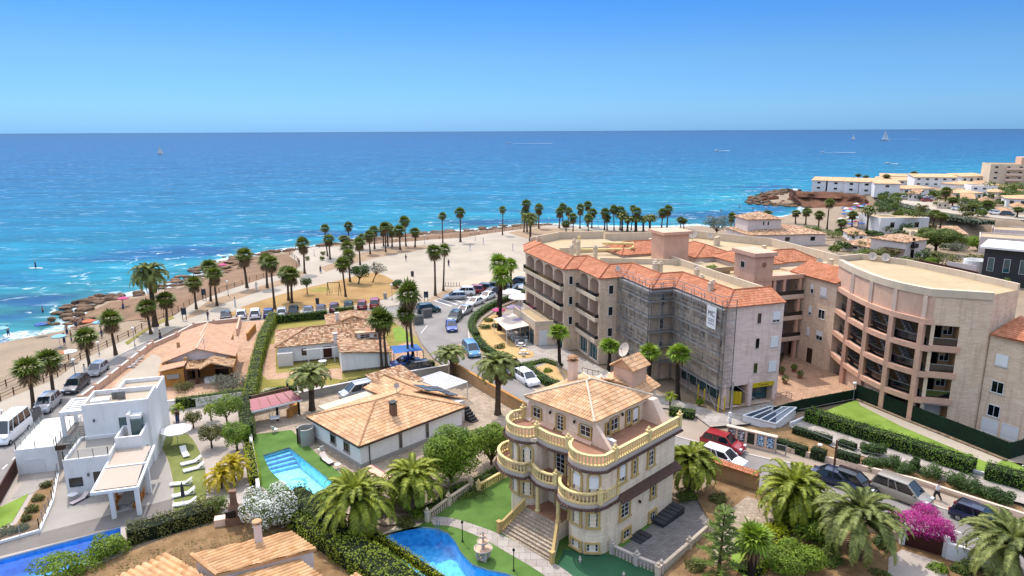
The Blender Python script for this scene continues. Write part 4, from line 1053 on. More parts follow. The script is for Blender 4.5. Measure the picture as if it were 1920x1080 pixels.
# --- ochre house with peach roof by the promenade
HD=Frame((-39.1,80.6),106)
hd=T('house','ochre bungalow with peach concrete tile roof and rustic tiled porch','house',HD(0,3,0))
block(hd,HD,-3.7,3.9,0,5.6,0,2.6,'ochre_wall');block(hd,HD,-3.7,2.7,5.6,13.2,0,2.5,'ochre_wall','rear_wall')
gb=MB();gb.poly([HD(-3.7,-.003,2.5),HD(3.9,-.003,2.5),HD(0,-.003,3.85)]);gb.build('gable',M['lilac_wall'],hd)
roofp(hd,[[HD(0,-.35,4.0),HD(-4.1,-.35,2.55),HD(-4.1,6.0,2.55),HD(0,6.0,4.0)],[HD(0,-.35,4.0),HD(4.4,-.35,2.6),HD(4.4,6.0,2.6),HD(0,6.0,4.0)],[HD(-.6,6.0,3.55),HD(-4.0,6.0,2.5),HD(-4.0,13.5,2.5),HD(-.6,13.5,3.55)],[HD(-.6,6.0,3.55),HD(3.0,6.0,2.5),HD(3.0,13.5,2.5),HD(-.6,13.5,3.55)]],'tile_peach',per=.33,amp=.03,row=.42,ridges=[(HD(0,-.35,4.0),HD(0,6,4.0)),(HD(-.6,6,3.55),HD(-.6,13.5,3.55))],rm='cream_wall')
block(hd,HD,-3.7,-1.3,-2.5,-.004,0,2.3,'ochre_wall','lean_to_wall');roofp(hd,[[HD(-4.0,-2.8,2.25),HD(-1.1,-2.8,2.75),HD(-1.1,-.36,2.75),HD(-4.0,-.36,2.25)]],'tile_peach','lean_to_roof',.33,.03)
sb=MB();sb.box(HD(-2.5,-2.62,1.2),(.25,1.35,.5),HD.ang);sb.build('shutter_box',M['concrete'],hd)
cm=MB();cm.box(HD(-1.25,-.6,0),(.45,.45,3.1),HD.ang);cm.build('chimney',M['tan_wall'],hd);cm=MB();cm.box(HD(-2.9,4.4,2.6),(.35,.35,1.1),HD.ang);cm.build('chimney',M['tan_wall'],hd)
roofp(hd,[[HD(1.9,-3.4,2.95),HD(4.4,-3.4,2.2),HD(4.4,-.36,2.2),HD(1.9,-.36,2.95)],[HD(1.9,-3.4,2.95),HD(.6,-3.4,2.3),HD(.6,-.36,2.3),HD(1.9,-.36,2.95)],[HD(.6,-2.6,2.1),HD(-1.1,-2.6,2.2),HD(-1.1,-.36,2.6),HD(.6,-.36,2.5)]],'tile_tan','porch_roof',.3,.07,.4)
pp=MB()
for x,y in((.1,-2.5),(4.1,-3.1),(-1.1,-2.4)):pp.box(HD(x,y,0),(.3,.3,2.1),HD.ang)
pp.bar(HD(-1.1,-2.5,2.12),HD(4.2,-3.1,2.12),.14,.2);pp.build('porch_frame',M['wood'],hd)
pwin(hd,HD(-.4,-.004),HD.dir(-90),.9,.1,1.9,2,1,kind='door',frame=M['brown_frame']);pwin(hd,HD(2.6,-.004),HD.dir(-90),1.6,.2,1.9,2,1,frame=M['brown_frame']);pwin(hd,HD(3.9,2.6),HD.dir(0),.9,1.0,1.9,2,1,frame=M['brown_frame'])
bw_=MB();bw_.prism(rect(HD,-1.1,.3,-2.6,-2.45),0,.8);bw_.build('porch_wall',M['brick_red'],hd)
ta=T('garden_table','table under a pale cloth in the porch of the ochre bungalow','table',HD(1.5,-2.2,0));a=MB();a.box(HD(1.5,-2.2,.1),(.9,1.2,.62),HD.ang);a.box(HD(1.5,-2.2,.72),(1.0,1.3,.03),HD.ang);a.build('tablecloth',M['white_paint'],ta)
an=MB();q=HD(.9,-.2,3.5);an.tube([q,(q[0],q[1],5.2)],.025,5)
for k in range(3):an.bar((q[0]-.45,q[1],4.7+k*.2),(q[0]+.45,q[1]+.1,4.7+k*.2),.02)
tag(an.build('television_aerial',M['galv'],None,loc=q),'thin metal television aerial on the gable of the ochre bungalow','aerial')
# --- modern white villa
HE=Frame((-37.6,52.2),106)
he=T('villa','modern white cubic villa with roof terraces, pergola and beige awning','villa',HE(3,4,0))
block(he,HE,0,3.5,0,4.7,0,3.1,'white_wall');block(he,HE,3.5,5.6,1.9,4.7,0,3.1,'white_wall','side_wall')
flatroof(he,HE,0,3.5,0,4.7,3.1,.28);flatroof(he,HE,3.5,5.6,1.9,4.7,3.1,.95)
block(he,HE,.45,5.8,4.7,8.4,0,5.9,'white_wall','upper_wall');flatroof(he,HE,.45,5.8,4.7,8.4,5.9,.45,mf='apron')
block(he,HE,2.0,5.7,8.4,12.6,0,5.4,'white_wall','rear_wall');flatroof(he,HE,2.0,5.7,8.4,12.6,5.4,.4,mf='apron')
glassrail(he,[HE(.08,4.5),HE(.08,.1),HE(3.4,.1),HE(3.4,1.9)],3.38,.75)
pe=MB()
for x,y in((-1.7,6.3),(-1.7,9.6)):pe.box(HE(x,y,0),(.3,.3,5.0),HE.ang)
pe.prism(rect(HE,-1.85,.445,6.15,6.45),5.0,5.35);pe.prism(rect(HE,-1.85,-1.55,6.45,9.7),5.0,5.35);pe.prism(rect(HE,-1.55,.445,9.4,9.7),5.0,5.35)
for i in range(5):pe.prism(rect(HE,-1.55,.445,6.85+i*.5,7.0+i*.5),5.05,5.3)
pe.build('pergola',M['white_wall'],he)
bd=MB();bd.prism(rect(HE,-1.9,.44,4.4,9.6),2.75,2.95,0,bottom=True);bd.build('balcony',M['deck_grey'],he);glassrail(he,[HE(.4,4.45),HE(-1.85,4.45),HE(-1.85,9.5)],2.95,.85);bf=MB();bf.prism(rect(HE,-1.95,.44,4.3,4.39),2.5,2.95);bf.build('balcony_fascia',M['brown_frame'],he)
pwin(he,HE(3.6,4.7),HE.dir(-90),.8,3.12,4.9,1,1,kind='door',glass=M['glass_teal']);sx=MB();sx.prism(rect(HE,4.15,4.4,3.7,4.69),3.12,5.4);sx.prism(rect(HE,4.4,5.3,3.8,4.69),4.9,5.2);sx.build('door_canopy',M['white_wall'],he)
gx=MB();gx.prism(rect(HE,4.42,5.25,3.85,4.68),3.12,4.9);gx.build('glass_lobby',M['glass_teal'],he)
pwin(he,HE(.75,0),HE.dir(-90),1.0,.9,1.7,1,1,frame=M['dark_frame'],bw=.04);pwin(he,HE(2.7,0),HE.dir(-90),1.3,.05,2.1,2,1,kind='door',frame=M['white_frame']);pwin(he,HE(5.6,3.4),HE.dir(0),.35,1.4,2.6,1,1,glass=M['glass_blue']);pwin(he,HE(4.4,1.9),HE.dir(-90),1.6,.05,2.2,2,1,kind='door')
for x,y,a,z in((1.75,0,-90,1.75),(1.3,4.7,-90,4.7)):mb=MB();mb.lathe(HE(x,y-.1,z),[(.08,0),(.08,.25)],8);mb.build('wall_lamp',M['metal_grey'],he)
for(x,y),s,m in(((1.7,5.9),(1.5,.9,.45),'white_paint'),((2.6,7.2),(.55,.8,.6),'metal_grey'),((3.2,6.7),(.6,.35,.7),'metal_grey')):
 a=MB();a.box(HE(x,y,5.92),s,HE.ang-PI/2+.1);a.box(HE(x,y,5.92+s[2]),(s[0]*.8,s[1]*.8,.03),HE.ang-PI/2+.1)
 tag(a.build('air_conditioner',M[m],None,loc=HE(x,y,5.92)),{'white_paint':'large white air conditioning unit lying on the modern villa roof','metal_grey':'grey air conditioning unit standing on the modern villa roof'}[m],'air conditioner','units on the modern villa roof')
aw=T('awning','beige fabric awning on white posts shading the modern villa patio','awning',HE(5,-2,0));a=MB()
A4=[HE(3.5,1.85,2.98),HE(6.3,1.85,2.98),HE(6.3,-1.2,2.84),HE(3.5,-1.2,2.84)];B4=[HE(3.5,-1.4,2.83),HE(6.3,-1.4,2.83),HE(6.5,-4.7,2.62),HE(3.5,-4.7,2.62)]
a.poly(A4[::-1]);a.poly(B4[::-1]);a.build('canopy',M['canvas_sand'],aw);a=MB()
for u,v in((HE(3.4,1.9,2.9),HE(3.4,-5.0,2.52)),(HE(6.55,1.9,2.9),HE(6.65,-5.0,2.52)),(HE(3.3,-4.95,2.5),HE(6.75,-4.95,2.5)),(HE(3.4,-1.3,2.8),HE(6.6,-1.3,2.8))):a.bar(u,v,.18,.24)
for x,y in((4.7,-4.9),(6.5,-4.85),(6.55,-1.4)):a.box(HE(x,y,0),(.3,.3,2.45),HE.ang)
a.build('frame',M['white_wall'],aw)
ga=T('garage','low white garage with flat white roof and glass railing beside the modern villa','garage',HE(-4,7,0))
block(ga,HE,-5.5,-2.25,5.4,12.5,0,2.5,'white_wall',mt='white_wall');glassrail(ga,[HE(-5.4,12.3),HE(-5.4,5.5),HE(-2.4,5.5)],2.5,.7);pwin(ga,HE(-4.1,5.4),HE.dir(-90),1.5,.05,1.5,1,1,kind='door',glass=M['white_paint'])
# --- near tiled roofs at the bottom edge
hf=T('house','near cottage with weathered buff barrel tile roofs and rough stone chimney','house',P(470,1075,0))
A,B,C,D=P(358,1041,3.5),P(544,997,2.7),P(592,1030,2.7),P(406,1079,3.5)
roofp(hf,[[A,D,C,B]],'tile_buff',per=.34,amp=.12,row=.5,thick=.12)
wq=MB();ins=lambda p,k=.06:(p.x+(S_.x-p.x)*k,p.y+(S_.y-p.y)*k);S_=(A+B+C+D)/4;q=ccw([ins(p)for p in(A,B,C,D)])
n0=len(wq.v);zz={0:3.3,1:2.5,2:2.5,3:3.3}
qa=[ins(p)for p in(A,D,C,B)];zs_=(3.35,3.35,2.55,2.55)
for i in range(4):j=(i+1)%4;wq.poly([(*qa[i],0),(*qa[j],0),(*qa[j],zs_[j]),(*qa[i],zs_[i])])
wq.build('wall',M['lilac_wall'],hf)
rg=MB();ridge(rg,A+Vector((0,0,.06)),D+Vector((0,0,.06)),.16,seg=.5);rg.build('ridge_tiles',M['tile_buff'],hf)
r2=[P(450,1079,2.45),P(557,1049,2.45),P(602,1082,2.2),P(520,1135,2.2)];roofp(hf,[[P(430,1085,3.0),P(558,1049,2.35),P(604,1083,2.35),P(476,1123,3.0)]],'tile_buff','lower_roof',per=.34,amp=.12,row=.5,thick=.1)
roofp(hf,[[P(640,1092,2.3),P(668,1074,2.3),P(720,1110,2.2),P(690,1130,2.2)]],'tile_buff','porch_roof',per=.34,amp=.12,row=.5)
roofp(hf,[[P(200,1092,2.5),P(314,1038,2.5),P(398,1094,3.3),P(284,1156,3.3)]],'tile_buff','front_roof',per=.45,amp=.16,row=.5,thick=.12)
fwl=MB();qq=[P(230,1095,2.4),P(314,1045,2.4),P(390,1095,2.4),P(300,1150,2.4)];fwl.prism(ccw([(p.x,p.y)for p in qq]),0,2.3);fwl.build('front_wall',M['lilac_wall'],hf)
fl=MB();qq=[P(460,1084,2.2),P(555,1056,2.2),P(598,1085,2.2),P(500,1130,2.2)];fl.prism(ccw([(p.x,p.y)for p in qq]),0,2.15);fl.build('lower_wall',M['lilac_wall'],hf)
cq=P(484,1016,3.0);cb=MB();cb.tube([(cq.x,cq.y,2.6),(cq.x,cq.y,3.6),(cq.x,cq.y,4.35)],[.3,.28,.27],8);c_=cb.build('chimney',M['lilac_wall'],hf);cc=MB()
for k in range(4):cc.box((cq.x+.2*math.cos(k*PI/2),cq.y+.2*math.sin(k*PI/2),4.34),(.13,.13,.2),0)
cc.lathe((cq.x,cq.y,4.54),[(.34,0),(.3,.06),(.05,.16)],8);cc.build('chimney_cap',M['tile_buff'],c_)
# ---------------------------------------------------------------- apartment blocks
_o=P(1363,576,11.6)
G=Frame((_o.x,_o.y),108)
FL=[3.0,5.85,8.7]
ZE=11.6
ga_=T('apartment_block','sandy four storey apartment block with red tiled roofline, stepped balconies and scaffolding','apartment block',G(0,12,0))
front=[(7.3,0),(0,0),(0,10.4),(-3.1,10.4),(-3.1,17.7),(-6.5,17.7),(-6.5,24.6),(-8.6,24.6),(-9.0,39.5),(-7.2,45)]
core_=MB();inner=[(7.3,1.35),(1.8,1.35),(1.8,12.2),(-1.3,12.2),(-1.3,19.5),(-4.7,19.5),(-4.7,26.4),(-6.9,26.4),(-7.1,38),(-5.4,44.5),(.5,49),(8,47),(8,30),(7.3,14)]
core_.prism(ccw([G(*p)for p in inner]),0,ZE-.02);core_.build('rear_wall',M['salmon_pale'],ga_)
def seg(i):return G(*front[i+1]),G(*front[i])
def face(A,B,ops,m,depth,name='wall',z0=0,z1=ZE,root=ga_,mr='salmon_pale',back=None):
 w_=MB();wall(w_,A,B,z0,z1,ops,0,1,depth)
 if ops and back:
  A_,B_=Vector(A),Vector(B);d=(B_-A_).normalized();n=Vector((d.y,-d.x));L=(B_-A_).length
  for a,b,c,e in[o[:4]for o in ops]:w_.poly([(*(A_+d*a-n*depth),c),(*(A_+d*b-n*depth),c),(*(A_+d*b-n*depth),e),(*(A_+d*a-n*depth),e)],2)
 return w_.build(name,[M[m],M[mr],M[back or mr]],root)
def A2(F,p):return Vector(F(*p))
A,B=G(0,0),G(7.3,0)
face(A,B,[(.5,3.3,.05,2.5),(3.9,6.7,.05,2.5)],'brick_end',1.2,back='dark_void')
for z in FL:
 pwin(ga_,G(4.15,0),G.dir(-90),.42,z+.75,z+1.85,1,1,glass=M['glass'],frame=M['dark_frame'],bw=.03,sill=True);pwin(ga_,G(6.35,0),G.dir(-90),1.0,z+.65,z+1.9,2,1,.75 if z>8 else.98,sill=True)
pwin(ga_,G(5.3,1.0),G.dir(-90),2.75,.1,2.0,2,1,kind='shop_window',frame=M['metal_grey'],glass=M['glass_teal'])
sg=MB();sg.prism(rect(G,3.85,6.75,-.06,.1),2.0,2.52,0,bottom=True);sgn=sg.build('shop_sign',M['yellow_paint'],ga_);sgn['label']='yellow shop sign band'
def text(body,parent,loc,ang,size,m,tilt=PI/2,name='lettering',ext=.004):
 c=bpy.data.curves.new(name,'FONT');c.body=body;c.size=size;c.extrude=ext;c.align_x='CENTER';c.align_y='CENTER';c.materials.append(M[m])
 o=bpy.data.objects.new(name,c);COL.objects.link(o);r_=parent
 me=bpy.data.meshes.new_from_object(o.evaluated_get(bpy.context.evaluated_depsgraph_get()));bpy.data.objects.remove(o);o=bpy.data.objects.new(name,me);COL.objects.link(o)
 while r_.parent:r_=r_.parent
 o.parent=parent;o.location=Vector(loc)-LOC[r_.name];o.rotation_euler=(tilt,0,ang);return o
text('Correos',sgn,G(5.4,-.075,2.26),G.ang-PI/2,.34,'dark_grey')
lk=T('parcel_lockers','yellow and black parcel locker cabinet in the corner shop entrance','locker',G(2.3,.6,0));a=MB();a.box(G(2.2,.7,.05),(1.5,.5,1.7),G.ang-PI/2-.5);a.build('cabinet',M['black_plastic'],lk);a=MB();ca,sa=math.cos(G.ang-PI/2-.5),math.sin(G.ang-PI/2-.5)
for k in range(4):
 u=-.56+k*.37;q=G(2.2,.7);a.box((q[0]+ca*u+sa*.26,q[1]+sa*u-ca*.26,.15),(.34,.04,1.5),G.ang-PI/2-.5)
a.build('door',M['yellow_paint'],lk)
w_=MB();wall(w_,G(7.3,0),G(7.3,1.4),0,ZE);w_.build('wall',M['brick_end'],ga_)
for x in(.25,3.6):c=MB();c.lathe(G(x,-.05,0),[(.26,0),(.26,2.9)],14);c.build('column',M['brick_end'],ga_)
def loggia(i,n,arched=True,gap=.5,prot=.55,zs=FL,skip=0):
 A,B=seg(i);A_,B_=Vector(A),Vector(B);L=(B_-A_).length;d=(B_-A_)/L;nn=Vector((d.y,-d.x));w_=(L-gap*(n+1))/n;ops=[]
 for z in zs:
  for k in range(n):u=gap+k*(w_+gap);ops.append((u,u+w_,z+.12,z+2.55))
 shop=[(gap+k*(w_+gap),gap+k*(w_+gap)+w_,.1,2.35)for k in range(n)]
 face(A,B,ops+shop,'brick_pale',1.5,back='lilac_wall')
 ang=math.atan2(nn.y,nn.x)
 for(a,b,c,e)in shop:pwin(ga_,A_+d*(a+b)/2-nn*.25,ang,(b-a)-.1,.12,2.3,3,1,kind='shop_window',frame=M['white_frame'],glass=M['glass_teal'])
 for z in zs:
  for k in range(n):
   u=gap+k*(w_+gap)
   pwin(ga_,A_+d*(u+w_*.5)-nn*1.49,ang,w_*.55,z+.15,z+2.2,2,1,kind='door',blind=random.Random(i*7+k).choice((0,0,.6)),frame=M['white_frame'])
   if z==zs[-1]and arched:
    h=MB();N=8;q=[]
    for j in range(N+1):t_=PI*j/N;q.append((u+w_/2-w_/2*math.cos(t_),z+1.75+.78*math.sin(t_)))
    pt=lambda x,zz_:(*(A_+d*x-nn*.05),zz_)
    for j in range(N):
     (x0,y0),(x1,y1)=q[j],q[j+1];h.poly([pt(x0,y0),pt(x1,y1),pt(x1,z+2.56),pt(x0,z+2.56)])
    h.build('arch',M['brick_pale'],ga_)
  s_=MB();q=[A_+d*gap*.4,A_+d*gap*.4+nn*prot,B_-d*gap*.4+nn*prot,B_-d*gap*.4]
  s_.prism([tuple(p)for p in q[::-1]]if False else ccw([tuple(p)for p in q]),z-.12,z+.1,0,bottom=True);strip(s_,[q[0]+nn*.05,q[1]-nn*.06+d*.06,q[2]-nn*.06-d*.06,q[3]+nn*.05],.12,z+.1,.32);sl_=s_.build('balcony',M['cream_wall'],ga_)
  r_=MB();rp=[q[0]+nn*.05,q[1]-nn*.06,q[2]-nn*.06,q[3]+nn*.05]
  for a,b in zip(rp,rp[1:]):r_.poly([(*a,z+.44),(*b,z+.44),(*b,z+.86),(*a,z+.86)])
  strip(r_,rp,.07,z+.86,.05,1);r_.build('railing',[M['glass'],M['metal_dark']],sl_)
loggia(5,2);loggia(7,4,gap=.45)
def stepwall(i,name='wall',wins=True,w_=.5,m='brick_pale',lo=True):
 A,B=seg(i);face(A,B,[],m,.2);A_,B_=Vector(A),Vector(B);d=(B_-A_).normalized();ang=math.atan2(-d.x,d.y)
 if wins:
  for z in FL:pwin(ga_,A_.lerp(B_,.45),ang,w_,z+.7,z+1.9,1,1,frame=M['white_frame'],sill=True)
stepwall(8,wins=False);stepwall(6,w_=.6);stepwall(4,w_=.7);stepwall(2,wins=True)
for i,n in((3,2),(1,3)):
 A,B=seg(i);L=(Vector(B)-Vector(A)).length;w_=(L-.6*(n+1))/n;ops=[]
 for z in FL:
  for k in range(n):ops.append((.6+k*(w_+.6),.6+k*(w_+.6)+w_,z+.3,z+2.3))
 shop=[(.4,L-.4,.1,2.5)]
 face(A,B,ops+shop,'brick_pale',1.3,back='salmon_pale');A_,B_=Vector(A),Vector(B);d=(B_-A_)/L;nn=Vector((d.y,-d.x));ang=math.atan2(nn.y,nn.x)
 pwin(ga_,A_+d*L/2-nn*1.2,ang,L-1.0,.12,2.45,5,1,kind='shop_window',frame=M['dark_frame'],glass=M['glass_teal'])
 for z in FL:
  for k in range(n):pwin(ga_,A_+d*(.6+k*(w_+.6)+w_/2)-nn*1.28,ang,w_*.6,z+.32,z+2.1,2,1,kind='door')
lt=MB();lt.prism(ccw([G(*p)for p in((-8.7,27.0),(-11.8,27.4),(-12.0,36.5),(-8.9,36.5))]),0,3.0,0,mt=1);lw=lt.build('terrace_block',[M['brick_pale'],M['terrace_cream']],ga_)
tp=MB();strip(tp,[G(-8.8,27.1),G(-11.7,27.5),G(-11.9,36.4)],.16,3.0,.75);tp.build('terrace_parapet',M['cream_wall'],ga_)
for y in(28.6,30.4,32.4,34.6):pwin(ga_,G(-11.88-.02*(y-27)*.5,y),G.dir(180),1.3,.2,2.4,2,1,kind='shop_window',frame=M['dark_frame'],glass=M['glass_teal'])
pwin(ga_,G(-10.2,27.2),G.dir(-92),2.2,.1,2.5,1,1,kind='door',frame=M['white_frame'],glass=M['white_paint'])
ev=[Vector(G(*p))for p in front]
E_=offs(ev,-.32 if False else.32);
chk=(Vector(E_[1])-Vector(G(3,3))).length>(ev[1]-Vector(G(3,3))).length
E_=offs(ev,.32 if chk else-.32);I_=offs(ev,-2.4 if chk else 2.4)
rr=MB();rg=MB()
for i in range(len(front)-1):
 tiles(rr,[(*E_[i],ZE),(*E_[i+1],ZE),(*I_[i+1],ZE+1.15),(*I_[i],ZE+1.15)],.26,.05,.4)
 ridge(rg,(*E_[i+1],ZE+.08),(*I_[i+1],ZE+1.22),.1);ridge(rg,(*I_[i],ZE+1.2),(*I_[i+1],ZE+1.2),.1)
ro=rr.build('roof',M['tile_terra'],ga_);rg.build('ridge_tiles',M['ridge_terra'],ro)
bk=MB()
for i in range(len(front)-1):bk.poly([(*I_[i],ZE+1.15),(*I_[i+1],ZE+1.15),(*I_[i+1],ZE),(*I_[i],ZE)])
bk.poly([(*E_[0],ZE-.02),(*I_[0],ZE-.02),(*I_[0],ZE+1.15)]);bk.build('roof_back_wall',M['cream_wall'],ga_)
tf=MB();tf.poly([(*p,ZE+.05)for p in ccw([tuple(I_[i])for i in range(len(front))]+[G(-4.6,46.2),G(.5,49),G(8,47),G(8,30),G(7.3,14),G(7.3,3)])]);tf.build('terrace_floor',M['terrace_cream'],ga_)
pr=MB();strip(pr,[G(-6.3,45),G(.5,49.2),G(8,47.4)],.2,ZE,1.3);strip(pr,[G(7.2,3),G(7.2,14),G(7.9,30)],.2,ZE,.95);strip(pr,[G(-2.2,27),G(7.6,22)],.2,ZE,.8);strip(pr,[G(-4.8,36),G(7.7,34.5)],.2,ZE,.9);pr.build('parapet',M['cream_wall'],ga_)
for x,y,h in((1.2,5.0,1.5),(3.2,7.5,1.0),(.6,16.5,1.7),(1.2,17.5,1.7),(1.6,16.9,1.6),(5.2,14.0,1.1),(-4.8,31,2.0),(-3.0,33,2.2),(-1.8,29.5,1.9),(-6.0,42,1.8),(-1.5,38,1.6),(3.8,10.8,.9)):
 c=MB();c.box(G(x,y,ZE+.05),(.5,.5,h),G.ang);c.box(G(x,y,ZE+h-.1),(.62,.62,.12),G.ang);c.box(G(x,y,ZE+h+.05),(.3,.3,.2),G.ang);c.build('chimney',M['cream_wall'],ga_)
dc=MB();dc.tube([G(-2.2,34.5,ZE+2.8),G(-2.2,34.5,ZE+1.0),G(-1.8,34,ZE+.75),G(4.5,31.2,ZE+.95),G(5.0,30.8,ZE+1.2),G(5.4,31.5,ZE+1.7),G(1.2,33.5,ZE+1.7)],.22,8);dc.build('ventilation_duct',M['ivory'],ga_)
for(x,y,r,lb)in((-3.6,18.8,.35,'pale satellite dish behind the red tile ridge above the scaffold net'),(6.2,15.8,.35,'beige satellite dish on the inner parapet of the scaffolded block')):dish(G(x,y,ZE+.1),r,R(-70),lb,pole=.6)
# ---------------------------------------------------------------- scaffolding and nets
scf=T('scaffold','steel scaffolding with grey debris netting wrapped around the apartment front','scaffolding',G(-1,8,0))
sp_=[G(.9,-.35),G(-1.0,-.5),G(-1.0,9.3),G(-4.1,9.4),G(-4.1,18.2)]
po_=MB();sp2=[Vector(p)for p in sp_];si2=[Vector(G(*p))for p in((.9,-.35),(-.25,-.2),(-.25,10.2),(-3.3,10.2),(-3.3,18.2))]
for i in range(len(sp2)-1):
 L=(sp2[i+1]-sp2[i]).length;n=max(1,round(L/1.9))
 for k in range(n+1):
  for path in(sp2,si2):p=path[i].lerp(path[i+1],k/n);po_.tube([(*p,0),(*p,12.4)],.045,5)
 for z in(2.6,4.5,6.4,8.3,10.2,11.9):
  for dz in(0,.5,1.0):po_.bar((*sp2[i],z+dz),(*sp2[i+1],z+dz),.05)
 for k in range(n):
  p,q=sp2[i].lerp(sp2[i+1],k/n),sp2[i].lerp(sp2[i+1],(k+1)/n)
  for z in(.3,2.6,4.5,6.4,8.3):po_.bar((*p,z),(*q,z+1.9),.045)
po_.build('poles',M['galv'],scf)
dk=MB()
for z in(2.6,4.5,6.4,8.3,10.2,11.4):
 for i in range(1,len(sp2)-1):
  dk.poly([(*sp2[i],z),(*sp2[i+1],z),(*si2[i+1],z),(*si2[i],z)]);dk.poly([(*sp2[i],z-.06),(*si2[i],z-.06),(*si2[i+1],z-.06),(*sp2[i+1],z-.06)]);dk.poly([(*sp2[i],z-.06),(*sp2[i+1],z-.06),(*sp2[i+1],z+.14),(*sp2[i],z+.14)])
dk.build('deck',M['galv'],scf)
t=NT('debris_net');t.set(Roughness=.9,Specular_IOR_Level=.1);t.col(hexl('#d6c8b8'));mp_=t.N.new('ShaderNodeMapping');mp_.inputs['Scale'].default_value=(1,1,.35);t.l(t.pos(),mp_.inputs[0])
t.l(t.ramp(t.noise(1.6,5,mp_.outputs[0],.7),[(.4,(.36,)*3),(.6,(.06,)*3)]),t.b.inputs['Alpha']);M['debris_net']=t.mat
nt=MB();rg_=random.Random(5)
for i in range(len(sp2)-1):
 L=(sp2[i+1]-sp2[i]).length;d=(sp2[i+1]-sp2[i])/L;nn=Vector((d.y,-d.x));n=max(2,int(L/.45));rows=[]
 if(sp2[i].lerp(sp2[i+1],.5)+nn-Vector(G(2,12))).length<(sp2[i].lerp(sp2[i+1],.5)-Vector(G(2,12))).length:nn=-nn
 for r_ in range(22):
  z=2.9+r_*.42;rows.append([(*(sp2[i]+d*L*k/n+nn*(.05+.1*math.sin(k*1.3+r_*.7)*math.sin(r_*.9+k*.5)+rg_.uniform(-.03,.03))),z)for k in range(n+1)])
 if i not in(2,):nt.grid(rows)
nt.build('debris_net',M['debris_net'],scf,smooth=True)
for k,(x,y)in enumerate(((-.2,-.9),(-.9,-.8),(-1.1,2.8),(-1.1,1.6))):c=MB();c.tube([G(x,y,0),G(x,y,1.9)],.07,6);c.build('padded_leg',M['yellow_paint'],scf)
bn=T('banner','white contractor banner with dark initials hung on the scaffold corner','banner',G(-1.15,1.2,8.5));b=MB();b.prism(ccw([G(-1.12,.3),G(-1.16,.3),G(-1.16,2.0),G(-1.12,2.0)]),9.1,11.5,0,bottom=True);b.build('sheet',M['white_paint'],bn)
text('MC',bn,G(-1.18,1.15,10.7),G.ang+PI,.85,'dark_grey')
for z,w_ in((10.05,1.2),(9.85,1.0),(9.55,1.3)):l_2=MB();l_2 .prism(ccw([G(-1.165,1.15-w_/2),G(-1.175,1.15-w_/2),G(-1.175,1.15+w_/2),G(-1.165,1.15+w_/2)]),z,z+.07,0,bottom=True);l_2 .build('text_line',M['metal_grey'],bn)
# ---------------------------------------------------------------- rear blocks round the courtyard
rb=T('apartment_block','rear apartment block around the courtyard with red tile roofs and lift towers','apartment block',G(18,25,0))
b=MB();b.prism(ccw([G(*p)for p in((8.05,16),(12,14),(19.6,14),(21,5.8),(30,16),(31.3,32.5),(24.4,44.7),(8.1,46.9))]),0,ZE-.3,0,mt=1);b.build('wall',[M['lilac_wall'],M['terrace_cream']],rb)
b=MB();b.prism(ccw([G(*p)for p in((19.6,5.5),(24,4.4),(28,12),(28,16),(19.6,16))]),0,ZE,0,mt=1);b.build('courtyard_wing',[M['brick_pale'],M['terrace_cream']],rb)
pr=MB();strip(pr,[G(8.1,46.8),G(24.3,44.6),G(31.2,32.5),G(29.9,16),G(24,6)],.22,ZE-.3,1.3);pr.build('parapet',M['cream_wall'],rb)
for Y,w_ in((12.2,.8),(9.6,.5),(7.6,1.1)):
 for k,z in enumerate(FL):pwin(rb,G(19.6,Y),G.dir(180),w_,z+.7,z+1.9,2 if w_>.6 else 1,1,blind=(.0,.9,.7,.5)[(k+int(w_*10))%4],sill=True)
for Y,w_,h in((12.5,.9,2.2),(9.0,.9,2.2)):pwin(rb,G(19.6,Y),G.dir(180),w_,.05,h,1,1,kind='door',frame=M['brown_frame'],glass=M['brown_frame'])
rp2,rd2=[[G(19.2,5.4,ZE),G(19.2,13.6,ZE),G(22.4,13.6,ZE+1.3),G(22.4,4.6,ZE+1.3)]],[]
roofp(rb,rp2,'tile_terra','wing_roof',per=.26)
for k,z in enumerate((2.8,5.65,8.5,11.2)):
 s_=MB();s_.prism(rect(G,12,19.55,10.9,13.9),z,z+.28,0,bottom=True);strip(s_,[G(12,10.95),G(19.5,10.95)],.15,z+.28,.3);g_=s_.build('gallery',M['salmon_pale']if z<11 else M['salmon'],rb)
 if z<11:r_=MB();strip(r_,[G(12,10.95),G(19.5,10.95)],.04,z+.6,.5,0);r_.build('railing',M['glass'],g_)
for x in(14.9,16.4,18.9):c=MB();c.box(G(x,11.2,0),(.4,.4,11.2),G.ang);c.build('gallery_column',M['salmon'],rb)
b=MB();b.prism(rect(G,11.6,14.4,11.0,15.2),0,14.4);b.prism(rect(G,11.3,14.7,10.7,15.5),14.4,14.9,0,bottom=True);b.build('lift_tower',M['salmon'],rb)
tc_=MB();tc_.lathe(G(14.41,13,13),[(.3,0)],12);w_=pwin(rb,G(11.6,13.4),G.dir(180),.9,12.6,13.5,1,1)
md=MB();n_ang=G.dir(-90);q=G(13.0,10.99);mu=[(q[0]+math.cos(G.ang-PI/2)*.35*math.cos(2*PI*k/14),q[1]+math.sin(G.ang-PI/2)*.35*math.cos(2*PI*k/14),13.3+.35*math.sin(2*PI*k/14))for k in range(14)]
md.poly([(p[0]+.02*math.cos(n_ang),p[1]+.02*math.sin(n_ang),p[2])for p in mu]);md.build('medallion',M['terrace_red'],rb)
b=MB();b.prism(rect(G,6.3,10.3,24.2,27.7),8,15.6);b.prism(rect(G,5.9,10.7,23.8,28.1),15.6,16.0,0,bottom=True);b.build('lift_tower',M['salmon'],rb)
